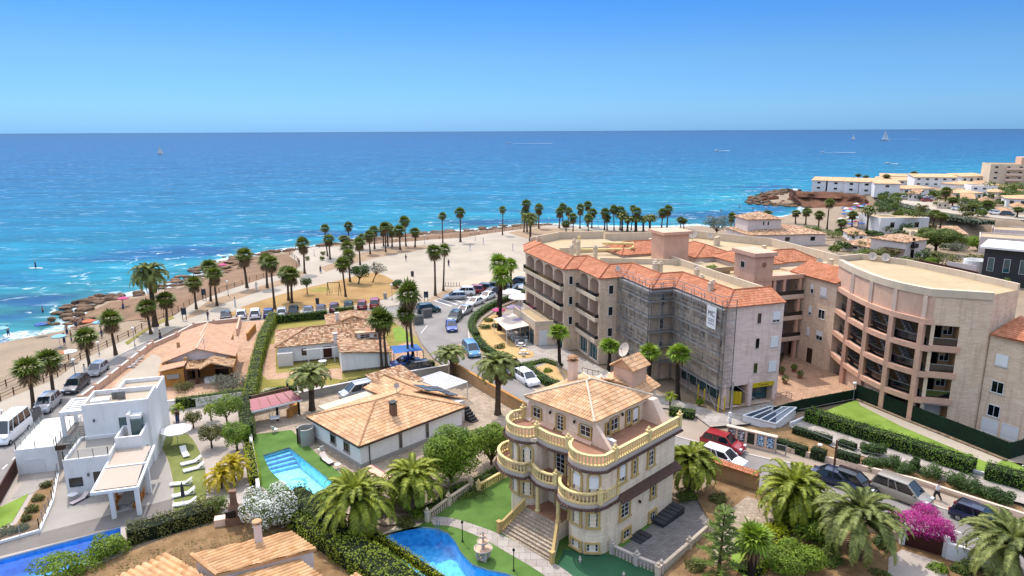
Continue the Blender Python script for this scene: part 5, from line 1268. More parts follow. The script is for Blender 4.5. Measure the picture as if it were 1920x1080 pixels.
for(x0,x1,y0,y1,ra,rbb,ax_)in((2.5,11.5,29.5,37,(5,33.4),(9,33.4),'X'),(11.5,18.5,24,33,(15,27),(15,30),'Y'),(14.5,21,16.5,25,(17.7,19.5),(17.7,22),'Y'),(19,27,17,22,(21.5,19.5),(24.5,19.5),'X')):
 b=MB();b.prism(rect(G,x0+.3,x1-.3,y0+.3,y1-.3),5,ZE+.4);b.build('upper_wall',M['lilac_wall'],rb)
 po,rd=hip(G,x0,x1,y0,y1,ZE+.4,ZE+1.7,ra,rbb,ax_);roofp(rb,po,'tile_terra','upper_roof',per=.27,ridges=rd,rm='ridge_terra')
for x,y in((14.8,22.6),(14.8,19.3),(14.8,17.4)):pwin(rb,G(14.8,y),G.dir(180),1.0,9.9,11.2,2,1,frame=M['white_frame'])
for x in(16.2,18.2):pwin(rb,G(x,16.8),G.dir(-90),.9,9.9,11.2,2,1)
pwin(rb,G(11.8,27.2),G.dir(180),2.2,9.5,11.4,2,1,kind='door')
b=MB();b.prism(rect(G,8.2,11.8,16.2,23),ZE-.4,ZE+.05,0,bottom=True);strip(b,[G(8.2,16.2),G(11.8,16.2),G(14.6,16.2)],.2,ZE,.6);b.build('inner_terrace',M['terrace_cream'],rb)
for x,y,h in((23,36,1.4),(23.6,36.3,1.5),(25.5,27,1.3),(26.3,14,1.4),(12.6,39,1.3),(24.4,13,1.2)):c=MB();c.box(G(x,y,ZE-.3),(.5,.5,h),G.ang);c.box(G(x,y,ZE+h-.4),(.62,.62,.12),G.ang);c.build('chimney',M['cream_wall'],rb)
for x,y,r,lb in((22.6,42.3,.75,'large beige satellite dish at the far corner of the rear block'),(25.2,41,.5,'dark smaller dish beside the large dish on the rear block'),(20.4,42.6,.4,'small dish left of the large dish on the rear block'),(25.4,15.2,.5,'pair dish with pale reflector near the curved building roof')):dish(G(x,y,ZE-.2),r,R(-100),lb,pole=.5)
# ---------------------------------------------------------------- curved stair building
cv=T('apartment_block','curved pink apartment block with open stairwells and pale brick tower','apartment block',G(19,-3,0))
crv=smooth([(20.4,6.2),(18.4,1.7),(16.9,-3.0),(16.6,-6.4),(17.1,-9.4)],6)
cw_=[Vector(G(*p))for p in crv]
RI=(2.75,5.55,8.35,11.15);ZT=14.4
body=MB();bk_=[(22.6,5.0),(21.2,1.2),(20.0,-3),(19.6,-6.2),(20.2,-9.4),(25,-9),(26,-4),(26,2),(24,6.5)];body.prism(ccw([G(*p)for p in bk_]),0,ZT-.6,0,mt=1);body.build('rear_wall',[M['tan_wall'],M['terrace_cream']],cv)
up=MB();a,bq=cw_,offs(cw_,.3)
strip(up,cw_+[Vector(G(17.25,-9.75))],.3,RI[3]+.02,ZT-RI[3]-.75);up.build('upper_wall',M['pink_wall'],cv)
co_=MB();strip(co_,cw_[:]+[Vector(G(21.3,-12.6))],.55,ZT-.75,.75);co_.build('cornice',M['cream_wall'],cv)
rf_=MB();rf_.poly([(*p,ZT-.3)for p in ccw([tuple(p)for p in cw_]+[G(21.2,-12.4),G(25.6,-12),G(26.2,-5),G(26.2,2),G(24,6.5)])]);rf_.build('flat_roof',M['terrace_cream'],cv)
pr=MB();strip(pr,[G(20.6,6.6),G(24,6.8),G(26.1,2),G(26.1,-5),G(25.6,-11.9)],.25,ZT-.5,.9);pr.build('parapet',M['cream_wall'],cv)
ip=[0,6,11,17,23]
rout=offs(cw_,-.35);rdir_=(Vector(rout[10])-Vector(G(24,-3))).length>(cw_[10]-Vector(G(24,-3))).length
O_=[Vector(p)for p in offs(cw_,-.25 if rdir_ else.25)];N_=[Vector(p)for p in offs(cw_,2.6 if rdir_ else-2.6)]
for z in RI:
 s_=MB();ring=O_+[Vector(G(17.3,-9.9))];strip(s_,[p for p in ring],.42,z-.42,.55);s_.build('ring_beam',M['salmon'],cv)
 f_=MB()
 for i in range(len(cw_)-1):f_.poly([(*cw_[i],z-.05),(*cw_[i+1],z-.05),(*N_[i+1],z-.05),(*N_[i],z-.05)]);f_.poly([(*cw_[i],z-.3),(*N_[i],z-.3),(*N_[i+1],z-.3),(*cw_[i+1],z-.3)])
 f_.build('landing',M['concrete'],cv)
 g_=MB();gi=[Vector(p)for p in offs(cw_,.25 if rdir_ else-.25)]
 for i in range(2,len(gi)-1):g_.poly([(*gi[i],z+.1),(*gi[i+1],z+.1),(*gi[i+1],z+.95),(*gi[i],z+.95)])
 if z<11:strip(g_,gi[2:],.05,z+.95,.05,1);g_.build('railing',[M['glass'],M['galv']],cv)
for k in ip[1:]:
 p=O_[min(k,len(O_)-1)];c=MB();c.box((*p,0),(.5,.5,RI[3]-.4),G.ang+.2);c.build('column',M['salmon'],cv)
 q=cw_[min(k,len(cw_)-1)];c=MB();c.box((*(q+(O_[min(k,len(O_)-1)]-q)*.6),RI[3]+.1),(.4,.4,ZT-RI[3]-.9),G.ang+.2);c.build('pilaster',M['salmon_pale'],cv)
for k in range(1,len(cw_)-6,5):
 for z in RI[:3]:
  s_=MB();a,b=cw_[k].lerp(N_[k],.35),cw_[min(k+4,len(cw_)-1)].lerp(N_[min(k+4,len(cw_)-1)],.35);a2,b2_=cw_[k].lerp(N_[k],.75),cw_[min(k+4,len(cw_)-1)].lerp(N_[min(k+4,len(cw_)-1)],.75);n=9
  for j in range(n):
   t0,t1=j/n,(j+1)/n;z1=z+2.6*(1-t1)+.2
   s_.prism(ccw([tuple(a.lerp(b,t0)),tuple(a.lerp(b,t1)),tuple(a2 .lerp(b2_,t1)),tuple(a2 .lerp(b2_,t0))]),z1-.25,z1,0,bottom=True)
  st_=s_.build('stair_flight',M['concrete'],cv);r_=MB();r_.bar((*a,z+3.4),(*b,z+.95),.06);r_.bar((*a,z+2.9),(*b,z+.45),.03);r_.build('handrail',M['galv'],st_)
gp=MB();gf=[Vector(p)for p in offs(cw_,.15 if rdir_ else-.15)];strip(gp,gf[6:18],.2,0,RI[0]-.4);gp.build('ground_wall',M['salmon_pale'],cv)
p=gf[4];pwin(cv,G(20.9,2.2),G.dir(190),.9,.05,2.1,1,1,kind='door',frame=M['brown_frame'],glass=M['dark_void'])
TA,TB,TC=G(17.25,-9.75),G(21.3,-12.7),G(25.6,-12.0)
ops=[(.35,2.5,z+.25,z+2.35)for z in RI[:3]]+[(.35,2.5,.1,2.2)]
face(TA,TB,ops,'brick_pale',1.7,z1=ZT-.7,root=cv,back='tan_wall',mr='tan_wall');face(TB,TC,[],'brick_pale',.2,z1=ZT-.2,root=cv)
d=(Vector(TB)-Vector(TA)).normalized();nn=Vector((d.y,-d.x));ang=math.atan2(nn.y,nn.x)
for z in RI[:3]:
 q=Vector(TA)+d*1.42;s_=MB();s_.prism(ccw([tuple(Vector(TA)+d*.1),tuple(Vector(TA)+d*.1+nn*.3),tuple(Vector(TA)+d*2.75+nn*.3),tuple(Vector(TA)+d*2.75)]),z-.3,z+.25,0,bottom=True);b_2=s_.build('balcony',M['salmon'],cv)
 r_=MB();a=Vector(TA)+d*.38+nn*-.06;b=Vector(TA)+d*2.5+nn*-.06;r_.poly([(*a,z+.28),(*b,z+.28),(*b,z+1.0),(*a,z+1.0)]);strip(r_,[a,b],.05,z+1.0,.06,1);r_.build('railing',[M['glass'],M['galv']],b_2)
 pwin(cv,Vector(TA)+d*1.0-nn*1.68,ang,.8,z+.27,z+2.2,1,1,kind='door',frame=M['brown_frame'],glass=M['dark_void']);pwin(cv,Vector(TA)+d*1.95-nn*1.68,ang,.9,z+1.0,z+2.1,2,1)
pwin(cv,Vector(TA)+d*1.5-nn*1.68,ang,1.6,.1,2.1,2,1,kind='door',glass=M['white_paint'])
rw=MB();rw.prism(ccw([G(*p)for p in((21.6,-12.72),(22.4,-16.5),(30,-15.5),(30,-11.8))]),0,10.2);rw.build('side_wing',M['brick_pale'],cv)
roofp(cv,[[G(21.2,-12.9,10.2),G(22.0,-17,10.2),G(26,-16.5,11.4),G(26,-12.2,11.4)]],'tile_terra','side_roof',per=.27)
wd=(Vector(G(22.4,-16.5))-Vector(G(21.6,-12.72))).normalized();wn=Vector((wd.y,-wd.x));wa=math.atan2(wn.y,wn.x);
for k,z in enumerate((7.2,4.4,1.9)):pwin(cv,Vector(G(21.6,-12.72))+wd*1.35,wa,1.1,z,z+1.2,2,1,blind=1.0*(k==0)*.95,sill=True)
for u in(1.2,3.0):pwin(cv,Vector(G(21.6,-12.72))+wd*u,wa,1.5,.05,1.6,1,1,kind='door',glass=M['white_paint'])
for k,(x,y)in enumerate(((24.2,5.2),(25.0,4.0))):dish(G(x,y,ZT-.3),.5,R(-110),('beige satellite dish on the curved block roof, left of its twin','beige satellite dish on the curved block roof, right of its twin')[k],pole=.35)
# ---------------------------------------------------------------- plots, pools, walls and hedges
def water_mat(name,tint,deep):
 t=NT(name);t.N.remove(t.b);o_=t.N['Material Output']
 tr=t.N.new('ShaderNodeBsdfTransparent');tr.inputs[0].default_value=tint;gl=t.N.new('ShaderNodeBsdfGlossy');gl.inputs['Roughness'].default_value=.05
 fr=t.n('ShaderNodeFresnel',IOR=1.33);bp=t.n('ShaderNodeBump',Strength=.25,Distance=.05);t.l(t.noise(2.2,3),bp.inputs['Height']);t.l(bp.outputs[0],gl.inputs['Normal']);t.l(bp.outputs[0],fr.inputs['Normal'])
 mx=t.N.new('ShaderNodeMixShader');t.l(fr.outputs[0],mx.inputs[0]);t.l(tr.outputs[0],mx.inputs[1]);t.l(gl.outputs[0],mx.inputs[2]);t.l(mx.outputs[0],o_.inputs[0]);M[name]=t.mat
water_mat('pool_water',(.72,.93,.98,1),None)
for nm,a,b in(('mosaic_light','#8fd6ee','#a6e2f4'),('mosaic_blue','#46a8e6','#6cc2f4'),('mosaic_deep','#459af0','#62b2f6')):
 t=NT(nm);t.set(Roughness=.4);v=t.n('ShaderNodeTexVoronoi',Scale=2.4);t.l(t.pos(),v.inputs[0]);w_=t.noise(9,3)
 t.col(t.ramp(t.math('ADD',t.math('MULTIPLY',v.outputs['Distance'],.7),t.math('MULTIPLY',w_,.5)),[(.25,sc(hexl(a),1.5)),(.75,sc(hexl(b),1.7))]));M[nm]=t.mat
def pool(i,label,depth,mos,coping,cw_=.45,cm='cream_wall'):
 q=ccw([P2(x,y)for x,y in POOLS[i]]);c=(sum(p[0]for p in q)/len(q),sum(p[1]for p in q)/len(q));root=T('swimming_pool',label,'swimming pool',(*c,0))
 b=MB();b.poly([(*p,-depth)for p in q])
 for k in range(len(q)):p,r_=q[k],q[(k+1)%len(q)];b.poly([(*r_,.05),(*r_,-depth),(*p,-depth),(*p,.05)])
 b.build('basin',M[mos],root);w_=MB();w_.poly([(*p,-.12)for p in q]);w_.build('water',M['pool_water'],root)
 o_=grow(q,cw_);g=MB()
 for k in range(len(q)):
  j=(k+1)%len(q);g.poly([(*q[k],.1),(*q[j],.1),(*o_[j],.1),(*o_[k],.1)][::-1]);g.poly([(*o_[k],-.1),(*o_[j],-.1),(*o_[j],.1),(*o_[k],.1)]);g.poly([(*q[j],-.1),(*q[k],-.1),(*q[k],.1),(*q[j],.1)])
 g.build('coping',M[cm],root);return root
S=sheet
for i_ in range(3):
 q_=[P2(*p)for p in POOLS[i_]];x_=[p[0]for p in q_];y_=[p[1]for p in q_];sheet('ground',[(min(x_)-6,min(y_)-6),(max(x_)+6,min(y_)-6),(max(x_)+6,max(y_)+6),(min(x_)-6,max(y_)+6)],'land',z=-.02-.003*i_,world=True,hole=i_)
S('house_plot',[(468,742),(560,733),(700,712),(845,688),(985,778),(1000,800),(960,860),(880,915),(800,975),(720,985),(640,960),(560,970),(485,912),(470,830)],'paver',hole=1)
S('turf',[(469,815),(545,806),(592,850),(640,890),(700,885),(690,930),(640,950),(560,970),(486,910)],'turf',hole=1)
S('mansion_plot',[(785,985),(885,912),(1000,858),(1263,958),(1330,985),(1245,1078),(1225,1120),(1100,1160),(860,1160),(770,1110),(705,1040),(700,1008)],'turf',hole=0)
S('dark_turf',[(1042,1062),(1055,1030),(1144,1040),(1236,1078),(1200,1120),(1090,1100)],'turf_dark')  # darker green turf at the lower right of the mansion lawn
S('garden_path',smooth([(800,968),(850,972),(940,1003),(1010,1040),(1060,1070),(1110,1110)],3)+smooth([(1060,1110),(1010,1072),(950,1036),(900,1008),(850,988),(812,984)],3),'paver_white')
S('driveway',[(1148,1040),(1262,952),(1300,925),(1345,905),(1420,960),(1335,985),(1242,1076)],'paver_grey')
S('villa_plot',[(-80,1010),(30,880),(110,800),(205,740),(290,765),(458,748),(470,830),(478,905),(440,960),(330,985),(232,1015),(228,1060),(60,1110),(-80,1140)],'gravel',hole=2)
S('patio',[(72,1000),(118,900),(200,855),(290,822),(312,862),(322,905),(323,936)],'grey_floor')
S('pool_deck',[(-80,1030),(75,999),(322,935),(320,975),(228,986),(-80,1062)],'deck_grey')
S('drive_strip',[(20,935),(45,900),(112,890),(60,925)],'grey_floor')
S('curved_turf',smooth([(297,790),(318,800),(352,815),(372,845),(383,880),(386,920),(382,955)],3)+smooth([(325,968),(325,930),(322,895),(312,858),(296,828)],3),'turf_olive')
S('front_lawn',[(-40,975),(0,950),(53,925),(22,978),(0,990),(-40,1000)],'turf_bright')
S('planter_bed',[(-20,1005),(30,982),(62,925),(108,890),(98,940),(73,993),(0,1018)],'earth')
S('cottage_plot',[(60,1110),(228,1040),(330,1000),(440,972),(545,978),(600,1010),(690,1100),(560,1180),(200,1180)],'earth')
S('bungalow_plot',[(478,742),(492,640),(520,600),(612,600),(712,588),(780,632),(800,680),(845,690),(700,712),(560,735)],'grass_mixed')
S('patio_terracotta',[(488,700),(505,645),(516,645),(516,700),(560,696),(640,690),(640,712),(600,706),(500,712)],'paver_terra');S('patio_terracotta',[(735,650),(770,640),(790,660),(800,682),(745,695),(725,690)],'paver_terra')
S('pale_path',[(480,742),(495,728),(560,722),(620,722),(640,728),(560,735)],'plaza_sand');S('side_lawn',[(735,616),(752,612),(772,640),(740,640)],'turf_bright')
S('ochre_house_plot',[(140,775),(205,715),(290,648),(330,632),(365,612),(440,604),(520,598),(488,650),(475,735),(455,750),(300,765),(205,745)],'paver_terra')
S('sun_terrace',[(205,735),(222,712),(285,664),(300,670),(304,692),(292,740),(250,748)],'plaza_stone')
S('forecourt',[(990,615),(1060,655),(1200,728),(1350,775),(1450,752),(1470,660),(1600,715),(1602,748),(1500,768),(1450,775),(1400,795),(1330,800),(1290,770),(1200,760),(1060,720),(985,690),(955,660)],'paver_white')
S('courtyard',[(1446,740),(1470,662),(1500,655),(1598,722),(1600,748),(1500,765),(1450,772)],'paver_terra')
S('cafe_terrace',[(928,598),(990,552),(1002,615),(1062,658),(1042,682),(985,662),(945,625)],'paver_white')
S('ochre_island',smooth([(894,632),(900,606),(925,590),(940,600),(945,622),(960,642),(1000,662),(985,672),(940,668),(905,648),(894,632)],3)[:-1],'ochre_gravel');S('ochre_island',[(1000,690),(1030,680),(1062,695),(1066,715),(1040,712)],'ochre_gravel')
S('ramp',[(1480,800),(1512,786),(1820,888),(2000,935),(2000,968),(1780,905),(1560,838)],'paver_white')
S('garden_bed',[(1380,800),(1480,802),(1560,840),(1790,908),(1915,950),(1915,966),(1800,933),(1716,904),(1560,864),(1450,836)],'earth')
S('apartment_lawn',[(1500,790),(1560,765),(1602,750),(1900,868),(2050,930),(1830,888),(1520,787)],'turf_bright');S('pale_path',[(1603,745),(1628,752),(1700,785),(1880,862),(1862,872),(1690,800),(1612,760)],'plaza_sand')
S('apartment_yard',[(1600,745),(1590,715),(1700,760),(1830,805),(1960,850),(1990,880),(1895,866)],'pavement')
S('corner_garden',[(1300,925),(1345,900),(1420,912),(1500,948),(1700,1012),(1930,1100),(1800,1180),(1225,1180),(1225,1100),(1242,1078),(1335,985)],'earth')
S('garden_paving',[(1330,985),(1400,930),(1480,960),(1430,1000),(1340,1060)],'paver');S('turf',[(1365,1060),(1380,1015),(1420,1020),(1400,1085)],'turf_bright')
S('gate_drive',[(1665,1045),(1690,1030),(1765,1055),(1790,1120),(1660,1140)],'gravel')
pool(0,'kidney shaped blue mosaic pool with cream coping below the mansion steps',1.5,'mosaic_blue',None,.5,'cream_wall')
p1=pool(1,'pale blue angular pool with dolphin mosaic beside the white hip roofed house',1.2,'mosaic_light',None,.45,'paver_white')
pool(2,'long deep blue lap pool along the modern villa deck',1.4,'mosaic_deep',None,.25,'white_wall')
A,B,C_,D_=P(492,855),P(541,840),P(622,905),P(505,884);st=MB()
for k in range(4):
 a,b=A.lerp(D_,.12*k+.02),B.lerp(C_,.06*k+.02);c,d=A.lerp(D_,.12*(k+1)),B.lerp(C_,.06*(k+1));st.prism(ccw([(p.x,p.y)for p in(a,b,d,c)]),-1.19,-.3-.22*k)
st.build('pool_steps',M['mosaic_blue'],p1)
dc_=P(563,900,-1.18);u=(P(590,905,-1.18)-dc_).normalized();v=Vector((-u.y,u.x,0));dm=MB();pts=[(-1.0,-.25),(-.75,.05),(-.35,.32),(.05,.36),(.12,.62),(.3,.3),(.62,.05),(.85,-.3),(1.15,-.35),(.95,-.5),(.95,-.78),(.72,-.45),(.4,-.12),(.05,.08),(-.3,.08),(-.38,-.12),(-.52,.02),(-.8,-.2)]
dm.poly([dc_+u*x+v*y for x,y in pts]);dm.build('dolphin_mosaic',M['mosaic_deep'],p1)
for k in range(2):
 lad=MB();q=P(822-k*5,992,.1);lad.tube([(q.x,q.y-.3,-.4),(q.x,q.y-.2,.7),(q.x,q.y+.25,.75),(q.x,q.y+.4,.1)],.025,6);tag(lad.build('pool_ladder',M['galv'],None,loc=(q.x,q.y,.1)),('right','left')[k]+' chrome handrail of the kidney pool ladder','pool ladder')
def gwall(label,px,h,m,w=.22,z=0,cat='wall',cap=None,posts=0,name='garden_wall',world=False,pm=None,grp=None):
 q=[Vector(P2(x,y,z))for x,y in px]if not world else[Vector(p)for p in px];root=T(name,label,cat,(q[0].x,q[0].y,z),grp);b=MB();strip(b,q,w,z,h);b.build('wall',M[m],root)
 if cap:b=MB();strip(b,q,w+.1,z+h,.07);b.build('coping',M[cap],root)
 if posts:
  pb_=None
  for i in range(len(q)-1):
   L=(q[i+1]-q[i]).length;n=max(1,round(L/posts))
   for k in range(n+(i==len(q)-2)):
    p=q[i].lerp(q[i+1],k/n);b=MB();b.box((p.x,p.y,z),(w+.14,w+.14,h+.22),math.atan2(*(q[i+1]-q[i]).yx));b.lathe((p.x,p.y,z+h+.22),[(w*.8,0),(.03,.12)],4,rz=.78);b.build('pillar',M[pm or m],root)
 return root
gwall('long tan wall between the street and the solar panelled house',[(848,700),(900,732),(985,782)],1.5,'tan_wall',cap='ochre_wall');gwall('pale grey wall below the bungalow hedge',[(560,752),(700,722),(820,702),(846,697)],1.0,'concrete',cap='sill');gwall('tan pillar and stub wall under the street palm',[(842,706),(850,702)],1.6,'cream_wall',.4)
gwall('sandy wall with pillars along the promenade road',[(150,760),(205,718),(276,661),(285,654)],1.0,'pink_wall',posts=3.2,cap='sill');gwall('sandy wall with slotted top curving behind the ochre bungalow',[(285,654),(330,634),(362,616),(400,610),(448,605)],.75,'pink_wall',posts=4,cap='sill')
gwall('low inner sandy wall beside the sun terrace',[(292,742),(302,692),(312,676)],.7,'tan_wall');gwall('short ochre gate wall by the carport behind the bungalow',[(463,641),(478,622)],1.3,'ochre_wall');gwall('ochre gate pier wall near the parked cars',[(444,632),(450,606)],1.3,'pink_wall')
gwall('white boundary wall with creepers above the modern villa garden',[(292,772),(370,764),(456,752)],1.1,'white_wall',cap='white_wall_b');gwall('narrow white wall between the two pools',[(461,768),(466,800),(472,850),(482,906),(484,930)],.9,'white_wall',.28);gwall('low white kerb wall of the planted bed by the lap pool',[(108,893),(98,945),(74,1000),(0,1022),(-60,1038)],.35,'white_wall',.2)
gr=T('glass_fence','frameless glass fence on the low white kerb by the lap pool','glass fence',P(98,945));glassrail(gr,[P2(108,893),P2(98,945),P2(74,1000),P2(0,1022),P2(-60,1038)],.35,.9)
gwall('brown wooden fence along the side lane at the left edge',[(-30,985),(0,945),(38,876)],1.4,'wood_red',.1,name='wooden_fence',cat='fence');gwall('rough dry stone retaining wall below the big palms',[(676,975),(730,960),(768,962),(752,925),(735,905)],1.1,'stone_dry',.5)
gwall('tan low wall under the lime hedge above the kidney pool',[(600,968),(650,1000),(790,1100)],.45,'tan_wall',.3);gwall('brown low wall along the right hand pavement',[(1450,842),(1560,869),(1716,908),(1800,936),(1930,978)],.55,'salmon_pale',.25);gwall('white edge wall between ramp and clipped hedge',[(1480,800),(1512,787),(1820,889),(2000,936)],.5,'white_wall',.2)
gwall('tan board wall with tiled coping behind the mansion',[(1332,895),(1420,925)],1.7,'tan_wall',.2);tc=MB();a,b=P(1332,895)+Vector((0,0,1.72)),P(1420,925)+Vector((0,0,1.72));d=(b-a).normalized();n=Vector((-d.y,d.x,0))*.45;tiles(tc,[a-n,b-n,b+Vector((0,0,.22)),a+Vector((0,0,.22))],.22,.05,.3);tiles(tc,[a+n,b+n,b+Vector((0,0,.22)),a+Vector((0,0,.22))],.22,.05,.3);tag(tc.build('wall_coping',M['tile_terra'],None,loc=a),'terracotta tiled coping roof on the tan wall behind the mansion','coping')
gwall('white wall beside the bougainvillea gate',[(1770,1052),(1830,1070),(1900,1095)],1.5,'white_wall',.3);gwall('cream wall along the lower street edge',[(1480,952),(1600,992),(1682,1020)],.9,'cream_wall',.22)
gt=T('gate','dark brown slatted timber gate under the bougainvillea','gate',P(1725,1035));a,b=P2(1688,1026),P2(1768,1050);g=MB();strip(g,[a,b],.06,.05,1.6);g.build('leaf',M['wood_red'],gt)
for p in(a,b):g=MB();g.box((*p,0),(.3,.3,1.9),0);g.build('post',M['white_wall'],gt)
def rail_fence(label,px,h,m,gap=1.5,z=0,w=.1,rails=(.45,.85),name='fence',cat='fence',rw=.05,world=False):
 q=[Vector(P2(x,y,z))for x,y in px]if not world else[Vector(p)for p in px];root=T(name,label,cat,(q[0].x,q[0].y,z));r_=MB();me=None
 for i in range(len(q)-1):
  L=(q[i+1]-q[i]).length;n=max(1,round(L/gap))
  for f in rails:r_.bar((*q[i],z+h*f),(*q[i+1],z+h*f),rw)
  for k in range(n+(i==len(q)-2)):
   p=q[i].lerp(q[i+1],k/n)
   if me is None:b=MB();b.box((0,0,0),(w,w,h));o=b.build('post',M[m],root,local=True);me=o.data
   else:o=bpy.data.objects.new('post',me);COL.objects.link(o);o.parent=root
   o.location=(p.x-q[0].x,p.y-q[0].y,0)
 r_.build('rail',M[m],root);return root
rail_fence('timber post and rail fence between beach and promenade',[(0,752),(25,740),(107,706),(150,674),(200,650),(240,631),(277,611)],.95,'wood',2.0);rail_fence('second timber fence on the beach side of the promenade',[(-20,738),(40,712),(100,690),(128,675)],.9,'wood',2.2)
rail_fence('long timber fence curving along the rocky shore',[(290,604),(322,590),(364,565),(424,543),(493,520),(542,510),(561,499),(556,488),(542,478)],.95,'wood_pale',2.4);rail_fence('distant timber fence at the sea edge of the plaza',[(553,468),(640,461),(704,456),(779,451),(865,445),(912,437),(975,429),(1025,422)],.8,'wood',3.2)
rail_fence('steel railing beside the steps below the red tiled block',[(1042,690),(1052,705),(1060,722)],1.0,'galv',1.0,rails=(.3,.6,.98),w=.05);rail_fence('white railing panel in the courtyard entrance',[(1452,752),(1472,748),(1482,752)],.9,'galv',.9,rails=(.2,.5,.98),w=.05)
rail_fence('dark metal railing in front of the terrace behind the mansion',[(1090,705),(1120,712),(1150,722),(1170,735)],1.1,'metal_dark',.9,rails=(.15,.98),w=.05)
def bal_fence(label,px,m='ivory',h=.85,z=0):
 q=[Vector(P2(x,y,z))for x,y in px];root=T('balustrade',label,'balustrade',(q[0].x,q[0].y,z));b=MB();balustrade(b,q,z,h);b.build('baluster_rail',M[m],root)
 for p in q:b=MB();post(b,p,z,h+.12,.3);b.build('pillar',M[m],root)
bal_fence('cream balustrade left of the mansion lawn near the stone wall',[(800,980),(840,950),(882,921)],'cream_wall');bal_fence('short yellow balustrade between hedge and mansion wall',[(896,925),(945,897)]);bal_fence('pale balustrade sloping from the mansion corner to the drive',[(1146,1040),(1192,1062),(1238,1080)],'ledge');bal_fence('cream balustrade along the lower edge of the grey drive',[(1232,1085),(1290,1035),(1325,1002)],'cream_wall')
ds=MB()
for i in range(14):
 if i in(5,6,7):continue
 a,b=Vector(MAN(.25,.9+i*.5)),None;ds.prism(rect(MAN,.1,1.2,1.0+i*.5,1.5+i*.5-.004),0,.05*(i+1))
tag(ds.build('side_steps',M['dark_grey'],None,loc=MAN(.7,4,0)),'dark tiled steps climbing along the mansion side wall','steps')
def screen(label,px,h,z=0):
 q=[Vector(P2(x,y,z))for x,y in px];root=T('screen_fence',label,'fence',(q[0].x,q[0].y,z));b=MB();strip(b,q,.1,z,h);b.build('screen',M['fence_net'],root)
 for i in range(len(q)-1):
  n=max(1,round((q[i+1]-q[i]).length/2.2))
  for k in range(n+1):p=q[i].lerp(q[i+1],k/n);c=MB();c.tube([(*p,z),(*p,z+h+.1)],.05,5);c.build('post',M['fence_green'],root)
screen('tall dark green screened fence below the curved apartment block',[(1602,750),(1690,786),(1790,826),(1888,866),(1935,852)],1.9);screen('dark green screened fence beside the courtyard steps',[(1602,750),(1500,770),(1448,785)],1.3)
b=MB();strip(b,[P2(1604,754),P2(1690,790),P2(1885,869)],.35,0,.4);tag(b.build('low_wall',M['stone_dry'],None,loc=P(1604,754)),'low rubble plinth wall at the foot of the green fence','wall')
sk=T('skylight','low white glazed canopy over steps beside the notice board','canopy',P(1440,795));q=[P(1391,792),P(1440,781),P(1490,783),P(1452,808)];b=MB();b.prism(ccw([(p.x,p.y)for p in q]),0,.75);b.build('base_wall',M['white_wall'],sk);g=MB();q2=[(q[0].x,q[0].y,.78),(q[3].x,q[3].y,.78),(q[2].x,q[2].y,1.15),(q[1].x,q[1].y,1.15)];g.poly(q2);g.build('glass_roof',M['glass_blue'],sk)
g=MB()
for k in range(5):a,b_2=Vector(q2[0]).lerp(Vector(q2[1]),k/4),Vector(q2[3]).lerp(Vector(q2[2]),k/4);g.bar(a,b_2,.12,.08)
for i in range(4):g.bar(q2[i],q2[(i+1)%4],.16,.1)
g.build('glazing_bars',M['white_paint'],sk)
nb=T('notice_board','stone wall board with five framed posters facing the street','notice board',P(1410,840));a,b=Vector(P2(1362,826)),Vector(P2(1452,848));d=(b-a).normalized();nn=Vector((d.y,-d.x));L=(b-a).length;g=MB();strip(g,[a,b],.35,0,1.55);strip(g,[a-d*.1,b+d*.1],.5,1.55,.1);g.build('board_wall',M['salmon_pale'],nb);ang=math.atan2(nn.y,nn.x)
t=NT('poster_photo');t.set(Roughness=.4);t.col(t.ramp(t.noise(6,3),[(.38,hexl('#20242a')),(.5,hexl('#8a8f98')),(.62,hexl('#eef0f2'))]));M['poster_photo']=t.mat
t=NT('poster_blue');t.set(Roughness=.4);t.col(t.ramp(t.noise(6,3),[(.38,hexl('#2a6aa8')),(.5,hexl('#8ab8dc')),(.62,hexl('#f2f4f6'))]));M['poster_blue']=t.mat
flat('poster_dark','#3a4438',.4);flat('red_paint','#b8262a',.4)
for k,m in enumerate(('poster_photo','poster_photo','poster_dark','poster_blue','poster_blue')):pwin(nb,a+d*L*(k+.5)/5+nn*.175,ang,L/5*.72,.35,1.45,1,1,kind='poster_frame',frame=M['dark_frame'],glass=M[m],bw=.03,lbl=('grey photo poster','second grey photo poster','dark text poster','blue poster','last blue poster')[k])
ib=T('information_board','small dark framed information board beside the notice wall','sign',P(1462,852));c=Vector(P2(1462,854));g=MB();g.box((*(c-d*.45),0),(.08,.08,1.1));g.box((*(c+d*.45),0),(.08,.08,1.1));g.build('legs',M['galv'],ib);pwin(ib,c,ang,.9,.5,1.1,1,1,kind='panel',frame=M['galv'],glass=M['poster_dark'])
rp_=T('pool_bar','open pool bar with red panel roof and dark posts','pavilion',P(515,775));q=[P(467,749,2.15),P(470,771,2.05),P(565,748,2.15),P(544,732,2.4)];g=MB();g.poly(q);g.poly([p-Vector((0,0,.08))for p in q][::-1]);g.grid([[p-Vector((0,0,.08))for p in q],q],0,True);rf=g.build('roof',M['red_roof'],rp_);g=MB()
for k in range(6):g.bar(q[0].lerp(q[3],k/5)+Vector((0,0,.03)),q[1].lerp(q[2],k/5)+Vector((0,0,.03)),.05)
g.build('roof_battens',M['terrace_red'],rf);g=MB();g.bar(q[1]-Vector((0,0,.12)),q[2]-Vector((0,0,.12)),.14,.16);g.build('gutter',M['white_paint'],rp_)
for x,y in((473,800),(560,778),(520,790),(540,750),(470,775)):g=MB();p=P(x,y);g.box(p,(.2,.2,2.05));g.build('post',M['metal_dark']if x!=473 else M['cream_wall'],rp_)
